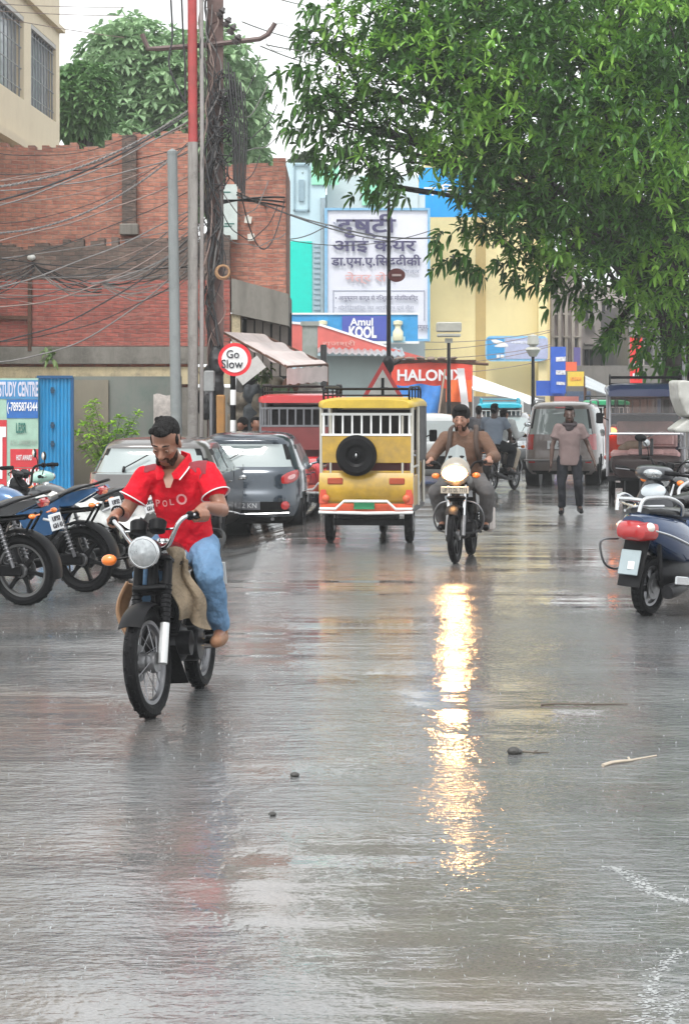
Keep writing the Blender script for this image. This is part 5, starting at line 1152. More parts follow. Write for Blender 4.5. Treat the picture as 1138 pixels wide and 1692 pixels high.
# boxy tall wagon
WAG = mat('dusty_rose_car_paint', (.17, .14, .13), .45, .2, var=.05, coat=.8)
tab_w = [(.22, .66, .1, 3.3), (.3, .72, .02, 3.42), (.42, .745, -.03, 3.48), (.55, .75, -.03, 3.48), (.7, .75, 0, 3.46), (.85, .745, .01, 3.38), (.95, .735, .02, 3.1), (1.02, .72, .03, 2.8), (1.12, .70, .06, 2.62), (1.25, .675, .1, 2.48), (1.4, .645, .14, 2.34), (1.5, .62, .16, 2.22), (1.56, .59, .18, 2.12), (1.6, .54, .26, 1.98), (1.63, .42, .4, 1.8), (1.65, .2, .7, 1.5)]
def cls_w(c, n):
    x, y, z = c; ay = abs(y)
    if n.x < -.4 and x < .3 and 1.0 < z < 1.5:
        lim = .63 - (z - 1.0) * .2
        if ay < lim * .94: return 'window'
        if ay < lim: return 'pillar_trim'
    if x < .25 and .7 < z < 1.02 and ay > .54: return 'tail_lamp'
    if x < .12 and z < .3: return 'bumper'
    if abs(n.y) > .5 and ay > .4 and 1.02 < z < 1.5:
        for a, b_ in ((.35, 1.0), (1.08, 1.75), (1.83, 2.5 - (z - 1) * .5)):
            if a < x < b_: return 'window'
        return 'body'
    if n.x > .3 and x > 2.0 and .98 < z < 1.5: return 'windshield'
    if n.x > .3 and .62 < z < .82 and ay > .42 and x > 3: return 'headlight'
    return 'body'
def ex_w(t, b):
    b = MB(); b.box((-.03, 0, .8), (.03, .5, .16), bev=.004); o = b.build('number_plate', PLATE, t)
    text('UP 32 CX', Matrix.Rotation(-PI / 2, 4, 'Z') @ Matrix.Translation((0, -.052, .8)), BL, o, w=.4, h=.09)
    for s in (-1, 1):
        b = MB(); b.tube(spline([(.45, s * .55, 1.6), (.6, s * .55, 1.67), (2.0, s * .55, 1.67), (2.2, s * .55, 1.58)], 5), .02, 6); b.build('roof_rail', STEEL, t)
        b = MB(); b.ell((2.55, s * .85, 1.05), (.06, .1, .08)); b.tube([(2.55, s * .7, 1.0), (2.55, s * .8, 1.03)], .02, 6); b.build('wing_mirror', WAG, t)
        for hx in (1.03, 1.8): b = MB(); b.box((hx, s * .752, .68), (.008, .006, .6)); b.build('door_seam', BLACK, t)
        b = MB(); b.box((-.04, s * .55, .48), (.03, .12, .06)); b.build('reflector', REDL, t)
    b = MB(); b.tube([(-.05, -.7, .5), (-.075, 0, .5), (-.05, .7, .5)], .035, 8, flat=.6); b.build('bumper_strip', mat('bumper_grey', (.17, .16, .16), .4), t)
    b = MB(); b.tube([(.06, .25, 1.04), (.02, -.05, 1.06)], .008, 5); b.build('wiper', BLACK, t)
    b = MB(); b.box((.12, 0, 1.53), (.04, .22, .03)); b.build('brake_lamp', REDL, t)
spec_w = dict(tab=tab_w, W=.75, wb=(.6, 2.95), Rw=.29, L=3.5, belt=1.0, dash=2.45, posts=(1.04, 1.79), rearx=.32, extra=ex_w, cls=cls_w, exp=6.0)
car('tall dusty rose hatchback with roof rails driving away behind the walking man', (PX(925, 45.0), 45.0, 0), R(78.5), WAG, spec_w, name='moving_car', scale=1.06)
# distant cars
GREY = mat('grey_car_paint', (.12, .125, .13), .3, .5, var=.04, coat=1); WHT = mat('white_car_paint', (.5, .52, .52), .3, var=.03, coat=1)
def plain(p): 
    def f(t, b): hatch_extra(t, b, .83, False, 2.5, 1.0, p); lamp_decal(t, .86, .17, .08)
    return f
car('grey car standing left of the dusty rose hatchback, partly hidden', (PX(858, 56), 56 + 3.6, 0), R(-98), GREY, dict(spec_i10, extra=plain(GREY)), name='parked_car')
car('white car facing us between the yellow rickshaw and the backpack rider', (PX(716, 45) , 45 + 3.4, 0), R(-92), WHT, dict(spec_i10, extra=plain(WHT)), name='parked_car')
# ---------------------------------------------------------------- motorcycles
def steer(p, piv, ang, rake=R(26)):
    ax = V((-math.sin(rake), 0, math.cos(rake))); return Matrix.Translation(piv) @ Matrix.Rotation(ang, 4, ax) @ Matrix.Translation(-V(piv))
def moto_wheel(t, c, Rw, wd, M, spoked=True, rimm=None, hubm=None):
    b = MB(M); h = wd / 2
    prof = [(Rw - .075, -h * .5), (Rw - .05, -h), (Rw - .02, -h * .9), (Rw, -h * .35), (Rw, h * .35), (Rw - .02, h * .9), (Rw - .05, h), (Rw - .075, h * .5)]
    b.lathe(prof, c, (0, 1, 0), 44, closed=True)
    for i in range(44):      # tread blocks
        a = 2 * PI * i / 44; p = V(c) + V((math.cos(a) * Rw, (h * .3 if i % 2 else -h * .3), math.sin(a) * Rw)); b.box(p, (.02, h * .55, .008), Matrix.Rotation(-a + PI / 2, 3, 'Y'))
    w = b.build('wheel', RUBBER, t)
    b = MB(M); b.lathe([(Rw - .07, -h * .55), (Rw - .092, -h * .5), (Rw - .1, 0), (Rw - .092, h * .5), (Rw - .07, h * .55)], c, (0, 1, 0), 44, closed=True); b.build('rim', rimm or STEEL, w)
    b = MB(M)
    if spoked:
        for i in range(18):
            a = 2 * PI * i / 18; a2 = a + (.5 if i % 2 else -.5); s = .035 if i % 2 else -.035
            b.tube([V(c) + V((math.cos(a2) * .05, s, math.sin(a2) * .05)), V(c) + V((math.cos(a) * (Rw - .09), 0, math.sin(a) * (Rw - .09)))], .0028, 4)
    else:
        for i in range(6):
            a = 2 * PI * i / 6 + .2; d = V((math.cos(a), 0, math.sin(a))); e = V((-math.sin(a), 0, math.cos(a)))
            b.loft([[V(c) + d * r_ + e * q_ * w_ + V((0, s_, 0)) for q_, s_ in ((-1, -.012), (1, -.012), (1, .012), (-1, .012))] for r_, w_ in ((.03, .03), (.14, .014), (Rw - .09, .02))])
    b.build('spokes', hubm or STEEL, w)
    b = MB(M); b.lathe([(0, -.06), (.055, -.055), (.06, -.03), (.045, 0), (.06, .03), (.055, .055), (0, .06)], c, (0, 1, 0), 20); b.lathe([(.02, -.03), (.1, -.028), (.1, -.022), (.02, -.02)], V(c) + V((0, -.02, 0)), (0, 1, 0), 24)
    b.build('hub', ALU, w); return w
def motorcycle(label, loc, rz, o):
    """commuter motorcycle; +x forward, +y left. o: options"""
    g = o.get
    t = thing('motorcycle', label, 'motorcycle', loc, rz, g('group'), roll=g('roll', 0))
    body = g('paint', BLACK); tankm = g('tank', body); Rf, Rr = .3, .3; WB = .64
    st = steer(None, V((.42, 0, .85)), g('steer', 0)); piv = V((.42, 0, .85))
    moto_wheel(t, (WB, 0, Rf), Rf, .075, st, g('spoked', True), g('rim'), g('hub')); moto_wheel(t, (-WB, 0, Rr), Rr, .088, Matrix.Identity(4), g('spoked', True), g('rim'), g('hub'))
    # fork
    for s in (-1, 1):
        b = MB(st); b.tube([(WB + .0, s * .085, Rf - .01), (WB - .085, s * .085, Rf + .2), ], [.026, .026], 12); b.build('fork_leg', g('forkm', ALU), t)
        b = MB(st); b.tube([(WB - .085, s * .085, Rf + .2), (WB - .21, s * .085, .84)], .018 if not g('gaiter', True) else .027, 12)
        if g('gaiter', True):
            for i in range(9): u = i / 8; b.torus((WB - .09 - .07 * u, s * .085, Rf + .21 + .19 * u), (-.37, 0, 1), .026, .006, 12, 5)
        b.build('fork_tube', BLACK if g('gaiter', True) else CHROME, t)
    b = MB(st); b.box((.43, 0, .84), (.09, .22, .035), Euler((0, -.4, 0)), bev=.01); b.box((.49, 0, .68), (.1, .2, .035), Euler((0, -.4, 0)), bev=.01); b.tube([(.5, 0, .66), (.42, 0, .86)], .03, 10); b.build('fork_clamp', BLACK, t)
    # front mudguard
    b = MB(st); r0 = Rf + .025
    b.sheet(lambda u, v: (WB + math.cos(R(g('ga', 10) + (135 - g('ga', 10)) * u)) * (r0 - .02 * abs(2 * v - 1) ** 2), (v - .5) * .13, Rf + math.sin(R(g('ga', 10) + (135 - g('ga', 10)) * u)) * (r0 - .02 * abs(2 * v - 1) ** 2) + 0), 18, 8, .004)
    b.build('mudguard', g('guard', BLACK), t)
    if g('flap'):
        b = MB(st); b.sheet(lambda u, v: (WB - .28 - .1 * v, (u - .5) * (.13 + .05 * v), .36 - .22 * v), 6, 6, .006); b.build('mud_flap', RUBBER, t)
    # headlamp
    hl = V(g('lamp', (.56, 0, .88)))
    if g('cowl'):
        cm = g('cowlm', body); b = MB(st)
        b.loft([[V((hl.x + dx, w_ * math.cos(2 * PI * k / 20), hl.z + dz + h_ * math.sin(2 * PI * k / 20))) for k in range(20)] for dx, dz, w_, h_ in ((-.16, .02, .1, .12), (-.08, .02, .15, .16), (0, .01, .165, .15), (.05, 0, .15, .1), (.055, 0, .14, .088))], cap=True); b.build('headlamp_cowl', cm, t)
        b = MB(st); b.loft([[V((hl.x + dx, w_ * math.cos(2 * PI * k / 20), hl.z - .005 + h_ * math.sin(2 * PI * k / 20))) for k in range(20)] for dx, w_, h_ in ((.05, .132, .078), (.075, .122, .07), (.088, .07, .04), (.09, .01, .01))]); b.build('headlamp', g('lampm', LENS), t)
        b = MB(st); b.sheet(lambda u, v: (hl.x + .0 - .13 * v, (u - .5) * (.26 - .1 * v), hl.z + .13 + .17 * v - .08 * abs(u - .5)), 10, 6, .005); b.build('fly_screen', g('screen', mat_glass('smoked_screen', (.35, .36, .36), .35)), t)
    else:
        lr = g('lampr', .1) / .1; b = MB(st); b.lathe([(0, -.12), (.05 * lr, -.115), (.085 * lr, -.08), (.1 * lr, -.02), (.102 * lr, .02)], hl, (1, 0, -.05), 30); b.build('headlamp_shell', BLACK, t)
        b = MB(st); b.torus(hl + V((.02, 0, 0)), (1, 0, -.05), .1 * lr, .012, 34, 8); b.build('headlamp_ring', CHROME, t)
        b = MB(st); b.lathe([(0, .03), (.05 * lr, .026), (.096 * lr, .012)], hl + V((.02, 0, 0)), (1, 0, -.05), 30); b.build('headlamp', g('lampm', LENS), t)
    # instruments
    b = MB(st)
    for s in (-.055, .055): b.lathe([(0, -.04), (.045, -.035), (.05, .02), (.04, .03), (0, .03)], (hl.x - .08, s, hl.z + .14), (-.5, 0, 1), 20)
    b.build('instruments', BLACK, t)
    # handlebar
    gy = g('grip_y', .31); gzv = g('grip_z', 1.07); gx = g('grip_x', .3)
    b = MB(st)
    for s in (-1, 1): b.tube(spline([(.43, s * .0, .9), (.44, s * .09, .91), (.46, s * .17, gzv - .03), (.42, s * .22, gzv + .01), (gx, s * (gy + .07), gzv)], 6), .0125, 10)
    b.tube([(.445, -.15, gzv - .055), (.445, .15, gzv - .055)], .007, 6)
    b.build('handlebar', CHROME if g('chromebar', True) else BLACK, t)
    for s in (-1, 1):
        d = V((gx - .42, s * (gy + .07 - .22), -.01)).normalized(); c = V((gx, s * (gy + .07), gzv))
        b = MB(st); b.tube([c - d * .12, c - d * .115, c, c + d * .005], [.014, .019, .019, .012], 12); b.build('grip', RUBBER, t)
        b = MB(st); b.tube(spline([c - d * .15 + V((.03, 0, 0)), c - d * .08 + V((.07, 0, -.005)), c + V((.065, 0, -.01))], 4), .006, 6); b.box(c - d * .15, (.05, .035, .05), bev=.01); b.build('lever', BLACK, t)
        if g('indicators', True) and not (g('one_ind') and s > 0):
            b = MB(st); b.tube([(hl.x - .05, s * .1, hl.z - .02), (hl.x - .03, s * .19, hl.z - .03)], .008, 6); b.build('indicator_stalk', BLACK, t)
            b = MB(st); b.ell((hl.x - .02, s * .22, hl.z - .03), (.03, .045, .032)); b.build('indicator', ORANGE, t)
        if g('mirrors'):
            b = MB(st); p = c - d * .16; b.tube(spline([p, p + V((.02, s * .02, .12)), p + V((-.0, s * .1, .2))], 4), .006, 6); q_ = p + V((0, s * .12, .215)); b.ell(q_, (.018, .075, .045)); b.build('mirror', BLACK, t)
            b = MB(st); b.ell(q_ - V((.012, 0, 0)), (.01, .066, .037)); b.build('mirror_glass', MIRG, t)
    # frame, tank, seat
    b = MB(); b.tube(spline([(.42, 0, .8), (.3, 0, .5), (.22, 0, .3), (-.1, 0, .26), (-.25, 0, .4)], 5), .02, 8); b.tube([(.4, 0, .82), (-.1, 0, .72), (-.75, 0, .76)], .02, 8)
    for s in (-1, 1):
        b.tube([(-.15, s * .1, .7), (-.75, s * .11, .76)], .013, 6); b.tube([(-.2, s * .1, .4), (-.5, s * .11, .74)], .013, 6); b.tube([(-.16, s * .07, .36), (-.64, s * .075, .3)], .018, 8)
    b.build('frame', BLACK, t)
    b = MB()
    def sec(x, w, zc, h, zb=0): return [V((x, w * math.copysign(abs(math.cos(a)) ** .8, math.cos(a)), zc + (h * math.sin(a) if math.sin(a) > 0 else .5 * h * math.sin(a)))) for a in [2 * PI * k / 20 for k in range(20)]]
    tk = g('tankh', 0)
    b.loft([sec(.4, .03, .82, .02), sec(.38, .085, .82, .06), sec(.3, .125, .82, .1 + tk), sec(.18, .14, .82, .115 + tk), sec(.05, .125, .8, .1 + tk * .6), sec(-.05, .09, .78, .07), sec(-.1, .05, .78, .04)]); b.build('fuel_tank', tankm, t)
    b = MB(); b.lathe([(0, .02), (.03, .015), (.035, 0)], (.2, 0, .93 + tk), (0, 0, 1), 16); b.build('tank_cap', CHROME, t)
    b = MB(); sr = g('seatrise', 0)
    b.loft([sec(-.04, .05, .78, .03), sec(-.1, .1, .785, .045), sec(-.25, .13, .785, .05), sec(-.42, .13, .8 + sr * .5, .055), sec(-.6, .115, .83 + sr, .055), sec(-.74, .09, .85 + sr, .045), sec(-.78, .05, .85 + sr, .02)]); b.build('seat', VINYL, t)
    for s in (-1, 1):
        b = MB(); b.prism([(-.02, .74), (-.16, .5), (-.4, .54), (-.5, .76 + sr * .5)], s * .1, s * .135); b.build('side_panel', body, t)
        b = MB(); b.prism([(-.3, .77), (-.62, .76 + sr * .5), (-.88, .85 + sr), (-.86, .88 + sr), (-.6, .83 + sr)], s * .07, s * .12); b.build('tail_panel', g('tailm', body), t)
    # tail
    b = MB(); b.box((-.87, 0, .84 + sr), (.06, .13, .07), Euler((0, -.4, 0)), bev=.015); b.build('tail_lamp', REDL, t)
    b = MB(); r0 = Rr + .05
    b.sheet(lambda u, v: (-WB + math.cos(R(60 + 130 * u)) * (r0 - .02 * abs(2 * v - 1) ** 2), (v - .5) * .15, Rr + math.sin(R(60 + 130 * u)) * (r0 - .02 * abs(2 * v - 1) ** 2)), 18, 8, .005)
    b.tube([(-.7, .05, .62), (-.82, .05, .8)], .012, 5); b.tube([(-.7, -.05, .62), (-.82, -.05, .8)], .012, 5)
    b.build('mudguard', BLACK, t)
    px_ = g('plate', (-.98, .66)); b = MB(); b.box((px_[0], 0, px_[1]), (.008, .2, .14), Euler((0, .25, 0)), bev=.003); b.tube([(px_[0], 0, px_[1]), (-.86, 0, .74)], .012, 5); o2 = b.build('number_plate', PLATE, t)
    text('UP32\nGH 41', Matrix.Translation((px_[0] - .01, 0, px_[1])) @ Matrix.Rotation(.25, 4, 'Y') @ Matrix.Rotation(-PI / 2, 4, 'Z'), BL, o2, w=.15, h=.1)
    for s in (-1, 1):
        if g('indicators', True) and not g('one_ind'):
            b = MB(); b.ell((-.86, s * .18, .76 + sr * .7), (.03, .035, .022)); b.tube([(-.86, s * .06, .76 + sr * .7), (-.86, s * .15, .76 + sr * .7)], .007, 5); b.build('indicator', ORANGE, t)
        b = MB(); b.tube([(-.5, s * .12, .7), (-.62, s * .12, .34)], .016, 8)
        for i in range(9): u = .12 + .085 * i; b.torus((-.5 - .12 * u, s * .12, .7 - .36 * u), (-.12, 0, -.36), .027, .006, 12, 5)
        b.build('shock_absorber', g('shockm', CHROME), t)
        b = MB(); b.tube([(-.16, s * .06, .33), (-.16, s * .16, .33)], .013, 6); b.tube([(-.16, s * .15, .335), (-.16, s * .26, .335)], .022, 8); b.build('footrest', RUBBER, t)
        b = MB(); b.tube([(-.36, s * .1, .36), (-.36, s * .22, .38)], .018, 8); b.build('footrest', RUBBER, t)
    if g('grab', True):
        b = MB(); b.tube(spline([(-.5, .14, .8 + sr), (-.7, .15, .87 + sr), (-.88, .1, .92 + sr), (-.9, 0, .93 + sr), (-.88, -.1, .92 + sr), (-.7, -.15, .87 + sr), (-.5, -.14, .8 + sr)], 4), .012, 6); b.build('grab_rail', g('grabm', BLACK), t)
    # engine
    b = MB(); b.ell((.02, 0, .34), (.2, .11, .12)); b.lathe([(0, -.15), (.09, -.145), (.1, -.12), (.1, .12), (.09, .145), (0, .15)], (-.04, 0, .33), (0, 1, 0), 24); b.lathe([(0, -.14), (.07, -.13), (.07, .13), (0, .14)], (.12, 0, .35), (0, 1, 0), 24)
    b.build('engine', DKMET, t)
    b = MB()
    for i in range(9): b.box((.16 + .013 * i, 0, .44 + .021 * i), (.15, .15 - .003 * i, .008), Euler((0, .5, 0)), bev=.003)
    b.box((.22, 0, .53), (.09, .1, .24), Euler((0, .5, 0))); b.box((.26, 0, .65), (.12, .11, .06), Euler((0, .5, 0)), bev=.015); b.build('cylinder', DKMET, t)
    b = MB(); b.tube(spline([(.3, -.04, .56), (.36, -.09, .4), (.28, -.13, .24), (.05, -.15, .22), (-.25, -.15, .25)], 6), .019, 10); b.tube(spline([(-.22, -.15, .245), (-.35, -.155, .27), (-.85, -.17, .36)], 4), [.02, .03, .038, .042, .042, .042, .042, .04, .03], 14); b.build('exhaust', CHROME if g('chromeex', False) else DKMET, t)
    b = MB(); b.box((-.4, .085, .31), (.55, .03, .1), bev=.02); b.build('chain_cover', BLACK, t)
    b = MB(); b.tube([(-.1, .12, .3), ((-.22, .3, .01) if not g('moving') else (-.42, .14, .27))], .01, 6); b.build('stand', BLACK, t); b = MB(); b.tube([(0, -.13, .36), (.08, -.17, .52)], .008, 5); b.build('kick_lever', BLACK, t)
    if g('guard_bar', True):
        b = MB()
        for s in (-1, 1): b.tube(spline([(.34, s * .03, .66), (.36, s * .2, .62), (.34, s * .27, .48), (.3, s * .22, .33), (.24, s * .04, .3)], 6), .011, 8)
        b.build('crash_guard', g('guardm', STEEL), t)
    return t

M1_LOC = V((PX(245, 11.78) + .64 * .1564, 11.78 + .64 * .988, 0)); M1_RZ = R(-99); M1_ROLL = R(0)
bike1 = motorcycle('old black motorcycle with round headlamp and beige leg cloth under the red shirted man', M1_LOC, M1_RZ,
    dict(moving=True, guard_bar=False, ga=42, lampr=.079, one_ind=True, steer=R(-7), lamp=(.55, 0, .89), grip_y=.21, grip_z=1.06, grip_x=.27, flap=True, roll=R(1.5), forkm=mat('fork_silver', (.55, .56, .56), .4, .4), tank=mat('tank_black', (.02, .02, .022), .2, coat=1), mirrors=False))
# sackcloth leg covers tied to the crash guard
SACK = mat('beige_sackcloth', (.24, .185, .125), .85, var=.3, scale=9, bump=.6, bscale=60)
def legcover(s, m, w=1.0, sh=0.0):
    b = MB()
    b.sheet(lambda u, v: (.37 - .3 * u * (1 - .2 * v) - .04 * math.sin(v * 3), s * (.1 + .13 * math.sin(v * PI * .8) * w + .06 * v + .03 * math.sin(u * 9 + v * 3)), .86 - .5 * v - .1 * u + sh), 20, 22, .012)
    return b
b = MB()
b.sheet(lambda u, v: tuple(V((.36, .06, .9)).lerp(V((.3, .1, .5)), v).lerp(V((.25, .15, .85)).lerp(V((.14, .25, .44)), v), u) + V((.03 * math.sin(u * 8 + v * 2), .02 * math.sin(v * 9 + u * 3), .02 * math.sin(u * 5)))), 20, 22, .012); b.build('leg_cloth', SACK, bike1)
b = MB(); b.sheet(lambda u, v: (.36 - .2 * u, -.17 - .06 * math.sin(v * 3) - .02 * math.sin(u * 9), .72 - .3 * v - .05 * u), 12, 14, .012); b.build('leg_cloth', mat('orange_brown_cloth', (.3, .17, .09), .8, var=.2, scale=14), bike1)

M2_Y = 23.2 + .64; M2_LOC = V((PX(750, 23.2) + .64 * .2, M2_Y, 0)); M2_RZ = R(-101)
LAMPON = mat('lit_headlamp', (1, .9, .7), .2, emit=90, ecol=(1, .5, .19))
bike2 = motorcycle('black and beige motorcycle with its headlight on, coming towards us', M2_LOC, M2_RZ,
    dict(moving=True, ga=45, steer=R(-3), cowl=True, cowlm=mat('beige_cowl', (.27, .24, .2), .35, coat=.5), lampm=LAMPON, lamp=(.53, 0, .96), spoked=False, rim=BLACK, hub=BLACK, grip_y=.29, grip_z=1.06, grip_x=.26, mirrors=False, gaiter=False, chromebar=False, paint=mat('dark_grey_bike', (.06, .055, .05), .3), tankh=.04, indicators=True))
b = MB(); b.box((.64, 0, .78), (.012, .3, .075), Euler((0, 0, 0)), bev=.004); b.box((.6, 0, .78), (.08, .08, .03)); o = b.build('number_plate', mat('plate_beige', (.5, .43, .34), .4), bike2)
text('UP 32 DL 7713', Matrix.Translation((.65, 0, .78)) @ Matrix.Rotation(PI / 2, 4, 'Z'), BL, o, w=.26, h=.045)

BLK2 = mat('black_bike_paint', (.02, .021, .024), .22, coat=1, var=.1); BLUB = mat('blue_bike_paint', (.03, .1, .23), .25, .3, coat=1, var=.08)
def park(px, py, rz, label, o, roll=R(-6), off=0.0):
    """px,py: rear wheel contact"""
    p = G(px, py); c, s = math.cos(rz), math.sin(rz); loc = V((p.x + .64 * c, p.y + .64 * s, gz(p.x, p.y)))
    return motorcycle(label, loc, rz, dict(dict(group='motorcycles parked on the left', roll=roll, spoked=False, rim=BLACK, hub=BLACK, gaiter=False, chromebar=False), **o))
park(42, 1000, R(158), 'black motorcycle at the left edge, nearest of the parked row', dict(paint=BLK2, plate=(-.98, .72), seatrise=.04, tankh=.03, shockm=STEEL, rim=mat('rim_grey', (.12, .12, .12), .3, .5)))
park(142, 978, R(156), 'blue motorcycle with grey seat and white number plate in the parked row', dict(paint=BLUB, tailm=BLUB, seatrise=.09, tankh=.02, shockm=STEEL, plate=(-1.0, .8)))
park(205, 955, R(154), 'dark motorcycle with a rain covered seat behind the blue one', dict(paint=BLK2, seatrise=.02, plate=(-.98, .74)))
# clear plastic rain sheet over that seat
def plastic(c, L, wd, label, seed, rz=0.0, drop=.16):
    rn = random.Random(seed); b = MB()
    b.sheet(lambda u, v: ((u - .5) * L, (v - .5) * wd, .04 * noise.noise(V((u * 4, v * 5, seed))) * 2 - drop * (abs(2 * v - 1) ** 2.2) - .05 * abs(2 * u - 1) ** 3 + .015 * math.sin(u * 21 + v * 9)), 30, 20, .004)
    o = b.build('plastic_sheet', mat('milky_plastic', (.45, .46, .45), .18, var=.15, scale=12, coat=.7, bump=1, bscale=9)); o.location = c; o.rotation_euler = (0, 0, rz); tag(o, label, 'plastic sheet'); return o
plastic(P(188, 836, 21.2), .8, .5, 'crumpled milky plastic sheet over the dark parked motorcycle seat', 3, R(154))
plastic(P(95, 822, 20.9), .95, .26, 'long wet pale sheet lying along the seats of the parked motorcycles', 6, R(154), .06)

# ---------------------------------------------------------------- scooters
def scooter(label, loc, rz, o):
    g = o.get; paint = g('paint', BLUB); t = thing('scooter', label, 'scooter', loc, rz, g('group'), roll=g('roll', 0)); t.scale = (g('scale', 1),) * 3; Rw = .225; WB = .62
    st = steer(None, V((.45, 0, .8)), g('steer', 0))
    moto_wheel(t, (WB, 0, Rw), Rw, .09, st, False, STEEL, STEEL); moto_wheel(t, (-WB + .02, 0, Rw), Rw, .095, Matrix.Identity(4), False, g('rim', STEEL), g('rim', STEEL))
    def sec(x, w, zl, zh, e=.7, n=22):
        zc, h = (zl + zh) / 2, (zh - zl) / 2; return [V((x, w * math.copysign(abs(math.cos(a)) ** e, math.cos(a)), zc + h * math.copysign(abs(math.sin(a)) ** e, math.sin(a)))) for a in [2 * PI * k / n for k in range(n)]]
    b = MB(); b.loft([sec(-.04, .11, .36, .6), sec(-.12, .16, .34, .68), sec(-.3, .185, .36, .73), sec(-.5, .185, .43, .76), sec(-.7, .16, .51, .78), sec(-.84, .125, .58, .78), sec(-.9, .09, .64, .76)]); b.build('rear_body', paint, t)
    b = MB()
    for s in (-1, 1): b.tube(spline([(-.1, s * .17, .48), (-.35, s * .195, .54), (-.65, s * .18, .62), (-.88, s * .12, .67)], 5), .008, 6)
    b.build('trim_strip', CHROME, t)
    b = MB(); b.loft([sec(-.02, .08, .7, .76), sec(-.1, .13, .7, .79), sec(-.3, .15, .72, .8), sec(-.5, .15, .74, .82), sec(-.7, .13, .76, .83), sec(-.8, .08, .77, .82)]); b.build('seat', g('seatm', VINYL), t)
    b = MB(); b.loft([sec(-.78, .15, .565, .74), sec(-.88, .14, .57, .735), sec(-.94, .115, .585, .715), sec(-.965, .06, .61, .69)]); b.build('tail_lamp', REDL, t)
    for s in (-1, 1):
        b = MB(); b.ell((-.86, s * .115, .68), (.055, .035, .04)); b.build('indicator', mat('indicator_clear', (.72, .66, .6), .12, coat=1), t)
    b = MB(); b.tube(spline([(-.42, .16, .76), (-.5, .19, .84), (-.7, .18, .9), (-.9, .13, .905), (-.97, .1, .88), (-1.0, .09, .8)], 5), .016, 10); b.tube(spline([(-.42, -.16, .76), (-.5, -.19, .84), (-.7, -.18, .9), (-.9, -.13, .905), (-.97, -.1, .88), (-1.0, -.09, .8)], 5), .016, 10)
    b.tube([(-.97, .1, .885), (-.98, 0, .89), (-.97, -.1, .885)], .016, 10); b.tube([(-.75, .17, .84), (-.9, 0, .83), (-.75, -.17, .84)], .01, 8); b.tube([(-.6, .17, .82), (-.8, .1, .8), (-.95, .05, .8)], .01, 8)
    b.build('grab_rail', CHROME if g('chrome', True) else BLACK, t)
    b = MB(); b.sheet(lambda u, v: (-.8 - .13 * u - .02 * math.cos((v - .5) * 3), (v - .5) * (.2 - .03 * u), .6 - .36 * u), 12, 8, .012); b.build('mudguard', BLACK, t)
    b = MB(); b.box((-.935, 0, .42), (.01, .16, .19), Euler((0, .3, 0)), bev=.03); o2 = b.build('number_plate', mat('plate_grey', (.3, .36, .38), .4), t)
    b = MB(); b.box((-.948, -.02, .4), (.006, .05, .06), Euler((0, .3, .2)), bev=.002); b.build('white_patch', WHITEP, o2)
    b = MB(); b.tube(spline([(-.7, -.2, .2), (-.5, -.2, .22), (-.05, -.15, .26)], 4), [.05, .055, .056, .055, .05, .04, .03, .025, .02], 14); b.ell((-.3, -.05, .3), (.3, .12, .13)); b.build('exhaust', DKMET, t)
    b = MB(); b.box((-.45, -.245, .27), (.42, .02, .07), Euler((0, .1, 0)), bev=.01); b.build('heat_shield', CHROME, t)
    b = MB()
    for s in (-1, 1): b.tube([(-.72, s * .12, .62), (-.62, s * .11, .28)], .02, 8); b.tube([(-.1, s * .14, .3), (-.12, s * .28, .31)], .012, 6)
    b.box((-.2, .14, .25), (.5, .06, .1), bev=.02); b.tube([(-.15, .1, .25), (-.2, .26, .01)], .01, 6); b.build('underparts', DKMET, t)
    b = MB(); b.tube(spline([(-.86, .14, .58), (-.98, .22, .56), (-.9, .23, .4), (-.75, .22, .34), (-.6, .2, .36)], 5), .009, 8); b.build('side_guard', STEEL, t)
    b = MB(); b.box((.16, 0, .29), (.46, .38, .07), bev=.02); b.box((0, 0, .4), (.1, .3, .26), bev=.03); b.build('floorboard', BLACK, t)
    b = MB(); b.loft([[V((x + .0, w * math.cos(a), z)) + V((.05 * math.sin(a) * (1 if math.sin(a) > 0 else .35), 0, 0)) for a in [2 * PI * k / 22 for k in range(22)]] for x, w, z in ((.36, .2, .26), (.4, .23, .4), (.44, .21, .6), (.44, .17, .78), (.43, .1, .9), (.42, .05, .95))]); b.build('front_apron', paint, t)
    b = MB(st); b.loft([sec(.3, .05, .94, 1.0), sec(.36, .15, .93, 1.05), sec(.44, .17, .93, 1.07), sec(.52, .12, .95, 1.05), sec(.56, .06, .97, 1.02)]); b.build('handlebar_cowl', g('cowlm', paint), t)
    b = MB(st); b.ell((.545, 0, 1.0), (.03, .085, .04)); b.build('headlamp', LENS, t)
    b = MB(st); r0 = Rw + .03; b.sheet(lambda u, v: (WB + math.cos(R(15 + 130 * u)) * (r0 - .03 * abs(2 * v - 1) ** 2), (v - .5) * .16, Rw + math.sin(R(15 + 130 * u)) * (r0 - .03 * abs(2 * v - 1) ** 2)), 16, 8, .006); b.build('mudguard', paint, t)
    b = MB(st); b.tube([(WB, .06, Rw), (.5, .06, .5), (.46, 0, .85)], .02, 8); b.tube([(WB, -.06, Rw), (.5, -.06, .5)], .02, 8); b.build('fork_leg', DKMET, t)
